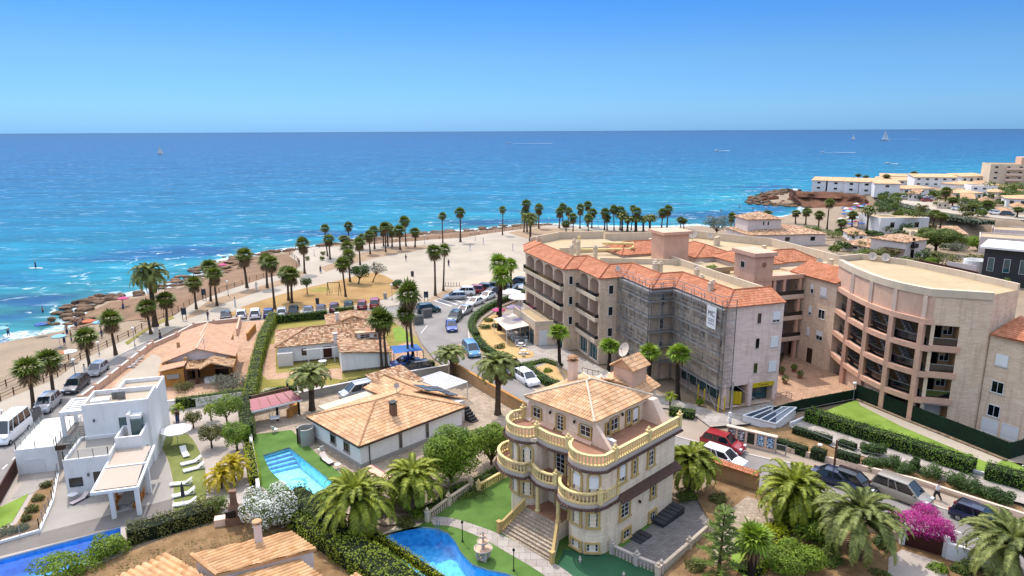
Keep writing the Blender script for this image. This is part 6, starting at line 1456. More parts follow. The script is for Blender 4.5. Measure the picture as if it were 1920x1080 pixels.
g=MB();strip(g,[P2(470,775),P2(542,757)],.15,0,2.0);g.build('back_wall',M['brick_red'],rp_);g=MB();strip(g,[P2(540,785),P2(556,772),P2(545,762)],.4,0,1.0);g.build('counter',M['ochre_wall'],rp_)
tb=T('table','white table inside the red roofed pool bar','table',P(514,783));g=MB();g.box(P(514,783,.7),(.9,.9,.05),.3);g.build('table_top',M['white_paint'],tb);g=MB()
for dx,dy in((-.38,-.38),(.38,-.38),(.38,.38),(-.38,.38)):p=P(514,783);g.box((p.x+dx,p.y+dy,0),(.06,.06,.7))
g.build('legs',M['white_paint'],tb)
pc=T('canopy','faded pink panel canopy behind the big palm at the pool','canopy',P(690,900));q=[P(645,893,1.9),P(688,914,1.8),P(733,893,1.9),P(695,871,2.1)];g=MB();g.poly(q);g.poly([p-Vector((0,0,.06))for p in q][::-1]);g.grid([[p-Vector((0,0,.06))for p in q],q],0,True);rf=g.build('roof',M['pink_wall'],pc);g=MB()
for k in range(4):g.bar(q[0].lerp(q[3],k/3)+Vector((0,0,.03)),q[1].lerp(q[2],k/3)+Vector((0,0,.03)),.05)
g.build('roof_battens',M['red_roof'],rf);g=MB()
for p in q:g.box((p.x,p.y,0),(.12,.12,p.z-.08))
g.build('posts',M['brick_red'],pc)
sh=P(573,832);g=MB();rows=[]
for k in range(22):
 a=R(-62+305*k/21-60+15);rows.append((math.cos(a),math.sin(a)))
g.grid([[(sh.x+c*.85,sh.y+s_*.85,z)for c,s_ in rows]for z in(0,1.75)]);g.grid([[(sh.x+c*.68,sh.y+s_*.68,z)for c,s_ in rows]for z in(1.75,0)]);g.grid([[(sh.x+c*r_,sh.y+s_*r_,1.75)for c,s_ in rows]for r_ in(.85,.68)]);tag(g.build('outdoor_shower',M['concrete'],None,loc=sh),'round concrete shower enclosure beside the pool bar lawn','shower')
H=hedge
H('tall clipped hedge along the left side of the bungalow plot',[(468,768),(474,735),(480,700),(492,650),(512,606)],1.3,1.9,'hedge_lime',dens=52);H('clipped dark hedge behind the bungalow lawn',[(514,608),(560,604),(612,598)],.9,1.5);H('low hedge strip beyond the bungalow roof by the parked cars',[(628,592),(662,589)],.8,1.4,'hedge_lime')
H('low leafy hedge on the bungalow boundary wall',[(640,728),(700,713),(750,703),(790,695)],.9,.8,'bush_mid');H('rounded hedge at the sail end of the bungalow wall',[(785,692),(812,688)],1.1,.95,'bush_mid');H('narrow green hedge behind the red roofed pool bar',[(478,752),(520,738),(556,734)],.6,.9)
H('curved clipped hedge round the cafe garden',smooth([(893,634),(883,618),(886,604),(900,590),(930,572),(975,556),(996,548)],3),1.1,.95);H('clipped hedge between street and ochre garden',[(893,640),(905,655),(940,680),(970,695)],1.2,.9);H('clipped hedge under the fan palm below the red tiled block',smooth([(985,690),(1000,706),(1030,724),(1045,728)],2),1.3,.9);H('upper hedge of the palm bed below the red tiled block',[(988,688),(1020,680),(1050,690)],1.1,.6,'bush_bright')
H('long thick clipped hedge beside the white ramp',[(1512,790),(1600,818),(1700,850),(1822,890)],1.7,1.5,'hedge_leaf',dens=60,uneven=.2);H('clipped hedge at the right end of the white ramp',[(1845,898),(1930,922),(2010,945)],1.7,1.5,'hedge_leaf',dens=60,uneven=.2)
for k,(a,b,h,lb)in enumerate((((1455,838),(1510,856),1.0,'dark hedge beside the notice board'),((1486,815),(1556,836),1.0,'dark flat topped hedge below the glazed canopy'),((1520,858),(1545,866),1.2,'square dark hedge left of the street lamp'),((1566,866),(1608,878),1.3,'dark hedge right of the utility pole'),((1572,838),(1602,848),.9,'small flat hedge behind the utility pole'))):H(lb,[a,b],1.0,h,'bush_dark',dens=60,size=.12)
for k,(x,y,r_,h,lb)in enumerate(((1622,852,.55,1.0,'small ball shrub at the ramp edge'),(1642,858,.75,1.3,'twin topped dark shrub above the van'),(1668,880,.8,1.3,'dark rounded shrub right of the twin topped one'),(1692,892,.75,1.2,'dark bushy shrub before the gap in the garden bed'),(1712,886,.4,1.5,'tall small headed shrub above the walking person'),(1742,900,.95,1.3,'wide rounded shrub behind the walking person'),(1790,915,.8,1.1,'rounded shrub right of the walking person'),(1815,925,.9,1.2,'wide clipped shrub above the dark hatchback'),(1848,935,.8,1.0,'low wide shrub near the hatchback nose'),(1878,945,.8,1.0,'last clipped shrub before the right edge'),(1632,880,.7,1.0,'low brown green shrub beside the utility pole'))):bush(lb,P(x,y),r_*1.25,h*1.15,'bush_dark',2200,.13,40+k)
H('dense flowering hedge along the cottage boundary',[(556,975),(600,1010),(650,1045),(720,1095),(800,1150)],2.3,1.5,'hedge_lime',dens=70,uneven=.35,size=.17);H('dark leafy hedge right of the white oleander',[(548,955),(590,985),(630,1012)],2.0,1.9,'bush_mid',dens=70,uneven=.35,size=.17);H('bright lime hedge strip above the kidney pool',[(655,985),(700,1012),(760,1050),(830,1098)],.55,.8,'lime_yellow',dens=90,size=.12)
H('mixed shrub hedge between lap pool and cottage',[(240,1015),(290,1002),(345,985),(400,968)],1.6,1.2,'bush_olive',dens=70,uneven=.4,size=.16);H('low dark hedge behind the mansion lawn balustrade',[(800,962),(850,932),(900,905),(945,880)],1.0,.6,'bush_bright',dens=60)
H('creeper hedge on top of the white garden wall',[(330,768),(385,760),(456,750)],1.0,1.35,'bush_bright',dens=60,uneven=.3);H('tall green hedge inside the narrow white wall',[(458,770),(463,800),(466,830)],1.2,1.9,'bush_mid',dens=60,uneven=.3);H('yellow green hedge beside the narrow white wall',[(466,850),(474,890),(478,915)],.9,1.2,'lime_yellow',dens=60)
H('clipped hedge below the scaffold corner',[(1255,778),(1300,786)],1.2,1.0,'hedge_leaf');H('lime shrub bed along the corner garden path',[(1400,1085),(1440,1030),(1470,995),(1490,980)],1.6,.9,'lime_yellow',dens=50,uneven=.35,size=.17)
# ---------------------------------------------------------------- far town, headland, rocks
from mathutils import noise as mnoise
def rocky(name,path,w,h,m,z=0,step=1.2,seed=0,drop=0.0):
 """rough ledges of rock along a polyline (world 2D)"""
 rng=random.Random(seed);q=[Vector(p)for p in path];mb=MB()
 for i in range(len(q)-1):
  L=(q[i+1]-q[i]).length;n=max(1,int(L/step))
  for k in range(n):
   p=q[i].lerp(q[i+1],(k+rng.random())/n);
   for _ in range(5):
    c=Vector((p.x+rng.uniform(-w,w)/2,p.y+rng.uniform(-w,w)/2,z+rng.uniform(-.3,.1)));r_=rng.uniform(.2,.7)*step;hh=h*rng.uniform(.12,.55);a0=rng.uniform(0,6);rows=[]
    for f,zz in((1,-drop-.4),(1.0,.25),(.85,.7),(.5,.95)):
     rows.append([c+Vector((math.cos(a0+j*PI/3.5)*r_*f*(1.3+.5*mnoise.noise((c.x+j,c.y,f*3))),math.sin(a0+j*PI/3.5)*r_*f*(1+.5*mnoise.noise((c.x,c.y+j,f*5))),zz*hh+.25*hh*mnoise.noise((c.x+j*2,c.y*2,zz))))for j in range(7)])
    mb.grid(rows,0,True);mb.poly(rows[-1])
 o=mb.build(name,M[m]);o['kind']='structure';return o
rocky('shore_rocks',[P2(x,y,-1)for x,y in((124,600),(133,590),(140,582),(160,567),(200,557),(251,551))],5,1.1,'rock',-1.0,1.4,1)
rocky('shore_rocks',[P2(x,y,-1)for x,y in((126,604),(160,602),(190,598),(215,592))],2.5,.9,'rock',-.9,1.3,2)
rocky('shore_rocks',[P2(x,y,-1)for x,y in((300,538),(342,529),(400,499),(444,483),(511,474),(587,464))],8,.6,'rock',-.9,1.6,3)
rocky('shore_rocks',[P2(x,y,-.6)for x,y in((400,505),(440,494),(500,487),(530,490))],9,.5,'shore_ground',-.5,1.8,8)
rocky('shore_rocks',[P2(x,y,-1)for x,y in((620,459),(712,447),(829,436),(933,428),(979,423),(1030,422))],7,.6,'rock',-.9,2.4,4)
rocky('headland_rocks',[P2(x,y,-1)for x,y in((1412,381),(1424,374),(1436,366),(1462,359),(1490,356))],9,1.8,'rock',-1,2.2,5,.5);rocky('headland_rocks',[P2(x,y,-1)for x,y in((1420,382),(1450,384),(1480,384),(1500,388))],7,1.5,'rock',-1,2.2,6,.5)
rocky('headland_rocks',[P2(x,y,0)for x,y in((1450,372),(1475,370),(1500,371))],16,3.2,'red_rock',-.5,3.2,7,.5)
cl=MB();path=[P2(x,y,0)for x,y in((1488,377),(1505,384),(1540,386),(1575,387),(1610,390),(1645,396))];q=[Vector(p)for p in path];rows=[]
for r_ in range(9):
 row=[]
 for i in range(len(q)-1):
  for k in range(14):
   p=q[i].lerp(q[i+1],k/14);z=-.8+5.6*r_/8;n=mnoise.noise((p.x*.25,p.y*.25,z*.6))*1.6+mnoise.noise((p.x*.9,p.y*.9,z*1.4))*.5;row.append((p.x+n*.5,p.y+n+r_*1.25+(1.6 if 2<r_<5 else 0),z))
 rows.append(row)
cl.grid(rows);cl.build('cliff',M['red_rock'],smooth=False)['kind']='structure'
gwall('long stone retaining wall above the bay beach',[P2(1646,398),P2(1700,410),P2(1752,421)],4.2,'stone_dry',.6,world=True)
sheet('bay_beach',[(1360,431),(1400,425),(1440,413),(1500,398),(1520,390),(1600,388),(1640,398),(1750,425),(1700,445),(1560,450),(1440,452)],'land',z=.03)
sheet('coast_road',[P2(x,y,4.87)for x,y in((1650,370),(1700,372),(1800,388),(1900,402),(1990,408),(1990,418),(1880,410),(1780,400),(1690,383),(1652,380))],'plaza_stone',z=4.87,world=True)
hedge('long low scrub bank on the slope above the retaining wall',[P2(1655,378,4.8),P2(1700,388,4.8),P2(1745,399,4.8),P2(1790,408,4.8),P2(1850,417,4.8)],5,1.0,'bush_grey',z=4.2,dens=5,size=.6,world=True,name='scrub',cat='scrub')
def house(label,a,b,depth,top,wm,roof='flat',rm='tile_tan',rh=1.2,z=0,nwin=3,storeys=1,cat='house',over=.4,grp=None,name='house',door=False,wins=True,rev=False,wz=None,side=True,gl='glass'):
 A,B=Vector(P2(*a,z)),Vector(P2(*b,z));d=(B-A).normalized();h=HT(a,top,z);L=(B-A).length;F=Frame(A,math.degrees(math.atan2(d.x,-d.y)))
 F.f=(d.x,d.y);F.a=(-d.y,d.x);F.ang=math.atan2(F.a[1],F.a[0])
 root=T(name,label,cat,(A.x,A.y,z),grp);block(root,F,0,L,0,depth,z-.6,z+h,wm)
 if roof=='hip':
  if L>depth:po,rd=hip(F,-over,L+over,-over,depth+over,z+h,z+h+rh,(depth/2,depth/2),(L-depth/2,depth/2),'X')
  else:po,rd=hip(F,-over,L+over,-over,depth+over,z+h,z+h+rh,(L/2,L/2),(L/2,depth-L/2+.01),'Y')
  roofp(root,po,rm,per=.5,amp=.07,row=None)
 elif roof=='gable':roofp(root,[[F(-over,-over,z+h),F(L+over,-over,z+h),F(L+over,depth/2,z+h+rh),F(-over,depth/2,z+h+rh)],[F(-over,depth+over,z+h),F(L+over,depth+over,z+h),F(L+over,depth/2,z+h+rh),F(-over,depth/2,z+h+rh)]],rm,per=.5,amp=.07,row=None)
 elif roof=='shed':roofp(root,[[F(-over,-over,z+h),F(L+over,-over,z+h),F(L+over,depth,z+h+rh),F(-over,depth,z+h+rh)]],rm,per=.5,amp=.07,row=None)
 else:flatroof(root,F,0,L,0,depth,z+h,.35,wm,'terrace_cream')
 if wins:
  sh_=h/storeys
  for s_ in range(storeys):
   for k in range(nwin):
    u=L*(k+.5)/nwin;pwin(root,F(u,0),F.dir(-90),min(1.4,L/nwin*.42),z+sh_*s_+sh_*.38,z+sh_*s_+sh_*.78,1,1,frame=M['white_frame'],glass=M[gl])
  if side:
   for s_ in range(storeys):pwin(root,F(L,depth*.35),F.dir(0),1.1,z+sh_*s_+sh_*.35,z+sh_*s_+sh_*.78,1,1,frame=M['brown_frame'])
 if door:pwin(root,F(L*.8,0),F.dir(-90),1.0,z,z+2.0,1,1,kind='door',frame=M['brown_frame'])
 return root,F,L,h
r1,F1,L1,h1=house('low lilac house with small square tower and mottled hip roofs by the bay',(1402,462),(1545,459),15,441,'lilac_wall','hip','tile_mix',1.6,0,3)
block(r1,F1,1.2,10.5,4,12,3.0,6.6,'lilac_wall','tower_wall');po,rd=hip(F1,.7,11,3.5,12.5,6.6,8.2,(5.5,8),(6.2,8),'X');roofp(r1,po,'tile_mix','tower_roof',.5,.07,None)
for x in(5.6,6.9):pwin(r1,F1(x,4),F1 .dir(-90),.5,4.9,6.0,1,1)
r2_,F2,L2,h2=house('two storey lilac house with brown tile hip roof and balcony',(1629,478),(1693,488),9,446,'lilac_wall','hip','tile_mix',1.2,0,1,1,wins=False)
pwin(r2_,F2(L2,3.2),F2 .dir(0),1.0,3.0,5.0,1,1,kind='door',frame=M['wood_red'],glass=M['dark_void']);pwin(r2_,F2(L2,3.2),F2 .dir(0),1.4,.1,2.2,1,1,kind='door',frame=M['wood_red'],glass=M['dark_void']);b=MB();b.prism(rect(F2,L2,L2+.8,2.2,4.2),2.7,2.85,0,bottom=True);strip(b,[F2(L2,2.2),F2(L2+.75,2.2),F2(L2+.75,4.2),F2(L2,4.2)],.06,2.85,.8);b.build('balcony',M['metal_dark'],r2_)
cn=MB();tiles(cn,[F2(3.5,-1.2,2.0),F2(8.5,-1.2,2.0),F2(8.5,0,2.5),F2(3.5,0,2.5)],.4,.06,None);cn.build('canopy',M['dark_tile'],r2_)
house('low tile roofed wing left of the two storey lilac house',(1572,466),(1632,476),8,455,'lilac_wall','hip','tile_mix',1.3,0,3)
house('white flat roofed cube house behind two palms near the bay',(1647,437),(1738,436),12,411,'white_wall','flat',z=0,nwin=2)
house('cream house with small square tower at the right by the dark glass house',(1806,442),(1862,442),10,428,'white_wall_b','hip','tile_tan',1.5,0,3);house('small white tower house with tan pyramid roof at the right',(1846,436),(1892,434),8,412,'white_wall_b','hip','tile_tan',1.4,0,3)
house('tan roofed house at the right edge above the dark glass house',(1893,432),(1960,434),9,416,'cream_wall','hip','tile_mix',1.4,0,2)
house('pinkish flat roofed modern house above the dark glass house',(1832,474),(1990,486),9,446,'lilac_wall','flat',z=0,nwin=4);house('pale upper terrace house at the right edge',(1860,452),(1990,460),9,432,'lilac_wall','flat',z=0,nwin=4)
rg_,Fg,Lg,hg=house('modern dark glass house with white slab roof',(1836,530),(1990,548),10,468,'dark_grey','flat',z=0,nwin=5,gl='glass_teal',storeys=1);b=MB();b.prism(rect(Fg,-.8,Lg+.5,-1.0,10.5),hg+.36,hg+.75,0,bottom=True);b.build('slab_roof',M['white_wall'],rg_)
cw2=P(1826,512);b=MB();b.lathe(cw2,[(2.3,0),(2.3,2.9),(2.0,2.9),(2.0,2.2)],20);tag(b.build('round_pavilion',M['white_wall'],None,loc=cw2),'white round walled pavilion beside the dark glass house','pavilion')
gwall('dark timber fence behind the curved block roof',[(1718,505),(1770,516),(1830,530)],2.2,'wood_red',.1,name='timber_fence',cat='fence');gwall('white panel screen between timber fences at the right',[(1772,512),(1828,522)],2.6,'lilac_wall',.1,name='screen_wall');gwall('dark timber screen in front of the glass house',[(1828,536),(1880,552)],2.0,'wood_red',.1,name='timber_fence',cat='fence')
zp=4.8
for k,(xa,xb,y,tp)in enumerate(((1520,1546,357,338),(1549,1580,359,339),(1580,1607,361,340),(1608,1636,363,341),(1637,1684,367,344))):
 house(('first white terrace house at the seaward tip of the headland','second white terrace house from the headland tip','middle white terrace house on the headland','fourth white terrace house from the headland tip','last and widest white terrace house on the headland')[k],(xa,y),(xb,y+1),9,tp,'white_wall','shed','tile_ochre',1.0,zp,1,2,grp='white terrace houses on the headland')
for lb,a,b,dp,tp,rf,st,nw in(('long low white block behind the terrace houses',(1640,345),(1712,347),10,337,'shed',1,5),('long two storey white apartment row on the headland',(1712,350),(1793,351),10,332,'shed',2,5),('white flat topped block left of the beige hotel',(1800,346),(1850,345),9,331,'shed',1,4),('tan roofed white villa beside the car park on the headland',(1690,365),(1750,364),9,354,'hip',1,4),('white house with stepped roofs above the coast road',(1785,376),(1840,376),9,362,'hip',1,4),('white two storey house right of the stepped one',(1818,366),(1868,367),9,350,'flat',2,3),('small white house below the beige hotel',(1796,360),(1836,358),8,346,'hip',1,2),('white villa with loggia at the right edge of the coast road',(1884,388),(1990,392),10,372,'hip',1,5),('white villa row end near the hotel terrace',(1852,372),(1880,373),8,360,'hip',1,2),('pale house behind the coast road palms',(1842,358),(1905,360),9,350,'hip',1,3),('white house at the right frame edge below the hotel',(1905,368),(1990,372),10,357,'hip',1,3),('distant white houses row above the terrace',(1650,336),(1700,337),8,330,'shed',1,4)):
 house(lb,a,b,dp,tp,'white_wall',rf,'tile_ochre',.9,zp,nw,st)
rh_,Fh,Lh,hh_=house('beige seven bay hotel block on the horizon at the right edge',(1851,349),(1990,352),16,309,'cream_wall','flat',z=zp,nwin=6,storeys=4,cat='hotel',name='hotel')
block(rh_,Fh,Lh*.45,Lh,5,14,zp+hh_,zp+hh_+3.2,'pink_wall','penthouse');b=MB()
for s_ in range(4):b.prism(rect(Fh,6,12,-1.2,-.01),zp+hh_/4*s_+.2,zp+hh_/4*s_+1.1,0,bottom=True)
b.build('balconies',M['salmon_pale'],rh_)
for k,(x,y,w_,z)in enumerate(((1765,380,22,4.8),(1755,391,20,4.8),(1800,385,24,4.8),(1834,386,22,4.8),(1862,381,22,4.8),(1700,376,18,4.8),(1900,398,26,4.8),(1780,366,20,4.8),(1815,358,20,4.8),(1760,430,34,0),(1705,452,30,0),(1775,455,34,0),(1590,452,30,0),(1700,424,26,0),(1870,418,30,1.5),(1910,420,30,1.5),(1800,428,30,0))):
 house('small pale house in the dense far quarter above the bay',(x,y),(x+w_,y+1),8,y-(9 if z>2 else 13)-k%3*2,('white_wall','cream_wall','white_wall_b')[k%3],('hip','flat','shed')[k%3],'tile_mix' if k%2 else 'tile_tan',1.1,z,2,1,grp='houses of the far quarter',side=False)
_r3=random.Random(9)
for k in range(84):
 x,y=(_r3 .uniform(1650,1918),_r3 .uniform(372,408))if k<40 else(_r3 .uniform(1560,1915),_r3 .uniform(425,500));z=4.8 if k<40 else 0
 bush('green garden shrub between the far houses',P(x,y,z),_r3 .uniform(1.5,3.2),_r3 .uniform(1.4,3.2),('bush_mid','bush_dark','bush_olive')[k%3],420,.5,300+k,group='garden shrubs of the far quarter',stem=False,k=5)
# ---------------------------------------------------------------- palms
VAR=[(Stock(fan_palm('fan_palm',5.2,1.55,11,1.0)),5.2),(Stock(fan_palm('fan_palm',7.2,1.5,12,1.1)),7.2),(Stock(fan_palm('fan_palm',8.6,1.5,13,.9)),8.6),(Stock(fan_palm('fan_palm',6.4,1.5,14,.7,r0=.14)),6.4),(Stock(fan_palm('fan_palm',7.6,1.35,16,.35,nf=28,r0=.14)),7.6),(Stock(fan_palm('fan_palm',6.2,1.6,17,1.3,nf=30)),6.2)]
BRI=[(Stock(fan_palm('fan_palm',5.5,1.35,15,.25,'fan_leaf_bright',34,'palm_bark_dark',.22)),5.5)]
DAT=[(Stock(date_palm('date_palm',5.0,2.5,21,46,'date_leaf_grey',20,.11,.5,.24)),5.0),(Stock(date_palm('date_palm',4.4,2.5,22,44,'date_leaf_grey',22,.10,.5,.26)),4.4)]
_rr=random.Random(77)
def palm(stock,base,top,label,group=None,z=None,k=None,fat=1.0):
 z=land_z(*P2(*base))if z is None else z;h=HT(base,top,z);S_=stock[k if k is not None else min(range(len(stock)),key=lambda i:abs(stock[i][1]-h)+_rr.random()*1.2)]
 s=h/S_[1];w=fat*(1.0+.28*s);p=P(base[0],base[1],z);o=S_[0].put((p.x,p.y,z),_rr.uniform(0,6.28),(w*_rr.uniform(.88,1.12),w*_rr.uniform(.88,1.12),s),label,group);o.rotation_euler.x=_rr.uniform(-.05,.05);return o
GP='fan palms along the promenade'
for base,top,lb in(((63,772),690,'leftmost large fan palm beside the parked silver car'),((100,743),672,'second large fan palm from the left on the promenade'),((168,695),630,'fan palm behind the silver hatchback on the promenade'),((216,666),597,'tall fan palm by the sandy wall and the beach fence'),((282,627),574,'fan palm at the bend of the promenade wall'),((312,611),560,'fan palm right of the bend with thick dead skirt'),((367,580),530,'fan palm beside the promenade information panels'),((394,565),500,'tall fan palm of a pair on the brown strip'),((406,574),514,'shorter fan palm of the pair on the brown strip'),((462,540),478,'lone tall fan palm between the two white paths'),((500,540),488,'left fan palm of the pair by the rock bay'),((514,580),492,'slender tall fan palm at the dry lawn corner'),((540,564),511,'left twin fan palm on the dry lawn'),((546,569),514,'right twin fan palm on the dry lawn'),((570,513),456,'big fan palm at the round path corner')):palm(VAR,base,top,lb,GP)
for base,top in(((613,481),428),((618,487),448),((653,453),423),((645,466),446),((653,505),462),((655,529),478),((647,557),494),((674,497),455),((679,468),444),((693,477),441),((701,467),432),((722,473),425),((718,462),432),((726,462),425),((734,464),432),((749,469),431),((760,462),414),((777,464),434)):palm(VAR,base,top,'slim fan palm in the grove between the sand plaza and the sea','fan palms of the sea grove')
for base,top,lb in(((829,456),405,'left palm of the two tall fan palms alone before the sea'),((862,454),397,'right palm of the two tall fan palms alone before the sea'),((941,441),393,'solitary fan palm at the right end of the sand plaza'),((815,555),470,'left palm of the tall pair above the parking row'),((830,546),468,'right palm of the tall pair above the parking row')):palm(VAR,base,top,lb,GP)
for base,top in(((987,436),382),((981,436),398),((1009,429),390),((1047,428),397),((1054,424),388),((1064,422),395),((1073,439),407),((1060,441),419),((1086,429),390),((1100,425),384),((1108,428),398),((1101,449),409),((1132,432),398),((1137,432),408),((1150,432),392),((1161,432),395),((1182,432),390),((1192,434),397),((1239,428),398),((1249,428),392),((1275,430),411),((1281,430),414),((1369,438),406)):palm(VAR,base,top,'small distant fan palm in the row behind the red tiled roofs','fan palms behind the apartment roofs')
for base,top in(((1437,412),398),((1490,420),399),((1509,422),396),((1533,430),402),((1549,431),380),((1596,428),402),((1574,440),416),((1679,428),402),((1710,430),415),((1748,424),399),((1761,428),405)):palm(VAR,base,top,'far fan palm around the bay beach houses','fan palms around the bay',fat=1.2)
for base,top in(((1608,337),328),((1622,340),331),((1660,344),330),((1711,340),325),((1770,389),358),((1784,392),374),((1847,400),380),((1821,400),386),((1905,408),392)):palm(VAR,base,top,'far fan palm on the headland near the coast road','fan palms on the headland',z=4.8,fat=1.3)
for base,top,lb in(((774,680),552,'very tall fan palm beside the blue shade sail'),((765,682),590,'fan palm left of the very tall one by the sail'),((715,695),597,'left palm of the pair rising over the bungalow'),((724,693),600,'right palm of the pair rising over the bungalow')):palm(VAR,base,top,lb,None,0,3,.95)
for base,top,lb in(((935,622),520,'tall fan palm in the cafe hedge, left of two'),((957,560),496,'tall fan palm in the cafe hedge, right of two'),((934,592),494,'fan palm behind the cafe garden hedge'),((1048,692),622,'fan palm in the clipped bed before the white shop door'),((1138,712),648,'fan palm beside the shop pillar left of the scaffold'),((1213,738),661,'left fan palm in front of the scaffold net'),((1269,752),663,'right fan palm in front of the scaffold net'),((1863,520),490,'left bright fan palm before the dark glass house'),((1880,524),486,'right bright fan palm before the dark glass house')):palm(BRI,base,top,lb,None,0)
for base,top,lb,k in(((290,612),520,'date palm with drooping crown standing above the beach',0),((932,778),692,'date palm behind the tan street wall',1),((846,709),664,'bushy date palm at the corner of the tan street wall',1),((584,770),706,'date palm beside the red roofed pool bar',1),((993,452),411,'small date palm at the end of the sand plaza',0),((1624,433),396,'large feathery date palm near the bay beach',0),((1791,436),414,'broad date palm above the dark glass house',1)):palm(DAT,base,top,lb,None,0,k)
for base,top in(((1165,433),405),((1190,434),411),((1217,436),410),((1205,434),412),((1175,434),412)):palm(DAT,base,top,'dense date palm in the clump behind the red tiled roofs','date palms behind the roofs',0,0,1.1)
def big(base,h,L,seed,label,leaf='date_leaf',nf=78,n=40,**k):
 o=date_palm('date_palm',h,L,seed,nf,leaf,n,.085,.5,.33,label=label,**k);p=P(*base);o.location=(p.x,p.y,0);return o
big((668,1002),2.6,4.3,31,'large bright date palm spreading over the lime hedge');big((775,958),2.4,3.4,32,'bright date palm with yellow dead fronds by the stone wall',dead=8);big((1292,925),2.4,3.2,33,'bright date palm at the back corner of the mansion')
big((1482,985),2.6,3.9,34,'bushy date palm wrapped in climbing plants in the corner garden');big((1602,1052),3.0,4.1,35,'grey green date palm on a thick trunk in the corner garden','date_leaf_grey');big((1888,1092),2.3,4.2,36,'date palm at the bottom right corner','date_leaf_grey')
bush('climbing shrub around the trunk of the bushy date palm',P(1482,985),1.5,2.2,'hedge_lime',2600,.2,50)
o=fan_palm('fan_palm',3.0,1.5,41,.5,'fan_leaf_bright',34,'palm_bark_dark',.33);p=P(1408,1085);o.location=(p.x,p.y,0);o['label']='stout fan palm with shaggy trunk at the bottom edge';o['category']='palm tree'
for k,((x,y),h,lb)in enumerate((((415,918),.9,'golden cane palm left of its neighbour in the modern villa garden'),((440,905),1.3,'taller golden cane palm beside the narrow white wall'))):o=date_palm('cane_palm',h,2.1,60+k,34,'yellow_leaf',20,.09,.32,.1,dead=0,label=lb);p=P(x,y);o.location=(p.x,p.y,0)
for(x,y),lb in(((395,790),'small palm with yellow fronds near the creeper hedge'),((334,790),'thin young palm beside the white parasol'),((1255,768),'young banana like palm between the scaffold palms')):o=date_palm('young_palm',1.2,1.0,x,18,'hedge_lime',14,.09,.25,.08,dead=0,label=lb);p=P(x,y);o.location=(p.x,p.y,0)
def norfolk(label,base,h,seed):
 rng=random.Random(seed);p=P(*base);root=T('norfolk_pine',label,'tree',(p.x,p.y,0));t_=MB();t_.tube([(0,0,0),(.1,0,h*.5),(.2,.05,h)],[.14,.09,.02],7);t_.build('trunk',M['bark'],root,local=True);g=MB()
 for k in range(9):
  z=h*(.14+.1*k);L=1.7*(1-(k/9.6))**.8+.12;c=Vector((.2*z/h,0,z))
  for j in range(5):
   a=j*PI/2.5+k*.7;d=Vector((math.cos(a),math.sin(a),.12));t2=c+d*L;g.bar(c,t2,.035);s=Vector((-d.y,d.x,0))
   for i in range(12):
    q=c.lerp(t2,.2+.8*i/11);l=.34*(1-.4*i/11)
    for sd_ in(-1,1):
     tip=q+s*sd_*l+d*l*.5+Vector((0,0,rng.uniform(-.05,.16)));w_=d*.055;g.poly([q-w_,q+w_,tip+w_*.5,tip-w_*.5]);tip2=q+s*sd_*l*.6+d*l*.3+Vector((0,0,.14));g.poly([q-w_*.7,q+w_*.7,tip2])
 g.build('crown',M['pine_leaf'],root,local=True);return root
norfolk('tall thin norfolk pine at the bottom of the grey drive',(1344,1088),5.6,3)
tree_('tree','round bright green tree between the hip roofed house and the mansion',P(845,905),4.8,2.65,'bush_bright',16000,.22,101,.1,.16,k=22);tree_('tree','smaller bright tree against the mansion left balcony',P(920,872),4.2,1.9,'bush_bright',8500,.2,102,.1,.12,k=18)
tree_('tree','round headed green tree in the modern villa garden',P(444,848),2.7,1.45,'bush_bright',4200,.17,103,.35,.1);tree_('tree','airy citrus tree on the gravel garden',P(396,842),2.5,1.3,'bush_olive',2200,.17,104,.35,.09);tree_('tree','light green tree behind the citrus tree by the creeper hedge',P(425,800),3.0,1.6,'bush_bright',3200,.18,105,.35,.09);tree_('tree','small olive toned tree near the white parasol',P(362,805),2.0,.95,'bush_olive',1400,.15,106,.35,.07)
tree_('tree','dark umbrella pine rising among the right hand houses',P(1752,476),6.4,5.2,'bush_mid',12000,.42,107,.3,.35,k=14,flat_=.55);tree_('tree','bright green tree right of the umbrella pine',P(1832,470),3.2,3.0,'bush_bright',2600,.4,108,.15,.2)
tree_('tree','dark bushy tree on the dry lawn',P(671,533),3.9,2.0,'bush_dark',1600,.3,109,.3,.14,lean=.4);tree_('tree','leaning airy tree at the lawn edge',P(697,530),3.8,1.9,'bush_grey',520,.28,110,.45,.1,lean=1.2);tree_('tree','small two tiered shrub tree on the dry lawn',P(575,552),3.3,1.15,'bush_dark',900,.24,111,.45,.09)
bush('round bush on the sand at the lawn edge by the lamp',P(743,540),1.3,1.7,'bush_dark',900,.25,112);tree_('tree','wispy grey tamarisk behind the apartment roofs',P(1342,440),5.2,3.6,'bush_grey',1500,.4,113,.2,.2,sx=1.3);bush('low dark shrub beneath the tall palms behind the roofs',P(1110,446),2.4,1.4,'bush_mid',700,.3,114);bush('green shrub at the plaza edge behind the first chimney',P(1044,447),2.2,1.3,'bush_mid',700,.3,115);bush('small green roof shrub on the inner courtyard terrace',G(9.4,16.9,ZE),.9,.9,'bush_bright',500,.2,116)
bush('large white flowering oleander beside the brick barbecue',P(508,984),2.15,2.6,'bush_mid',6000,.17,117,flower='white_flower',fshare=1.0,k=14);bush('grey green olive shrub before the ochre bungalow porch',P(434,732),2.1,1.7,'bush_grey',3000,.16,118,sx=1.5);bush('yellow green shrub by the lean to of the ochre bungalow',P(345,735),1.3,1.4,'bush_olive',900,.16,119)
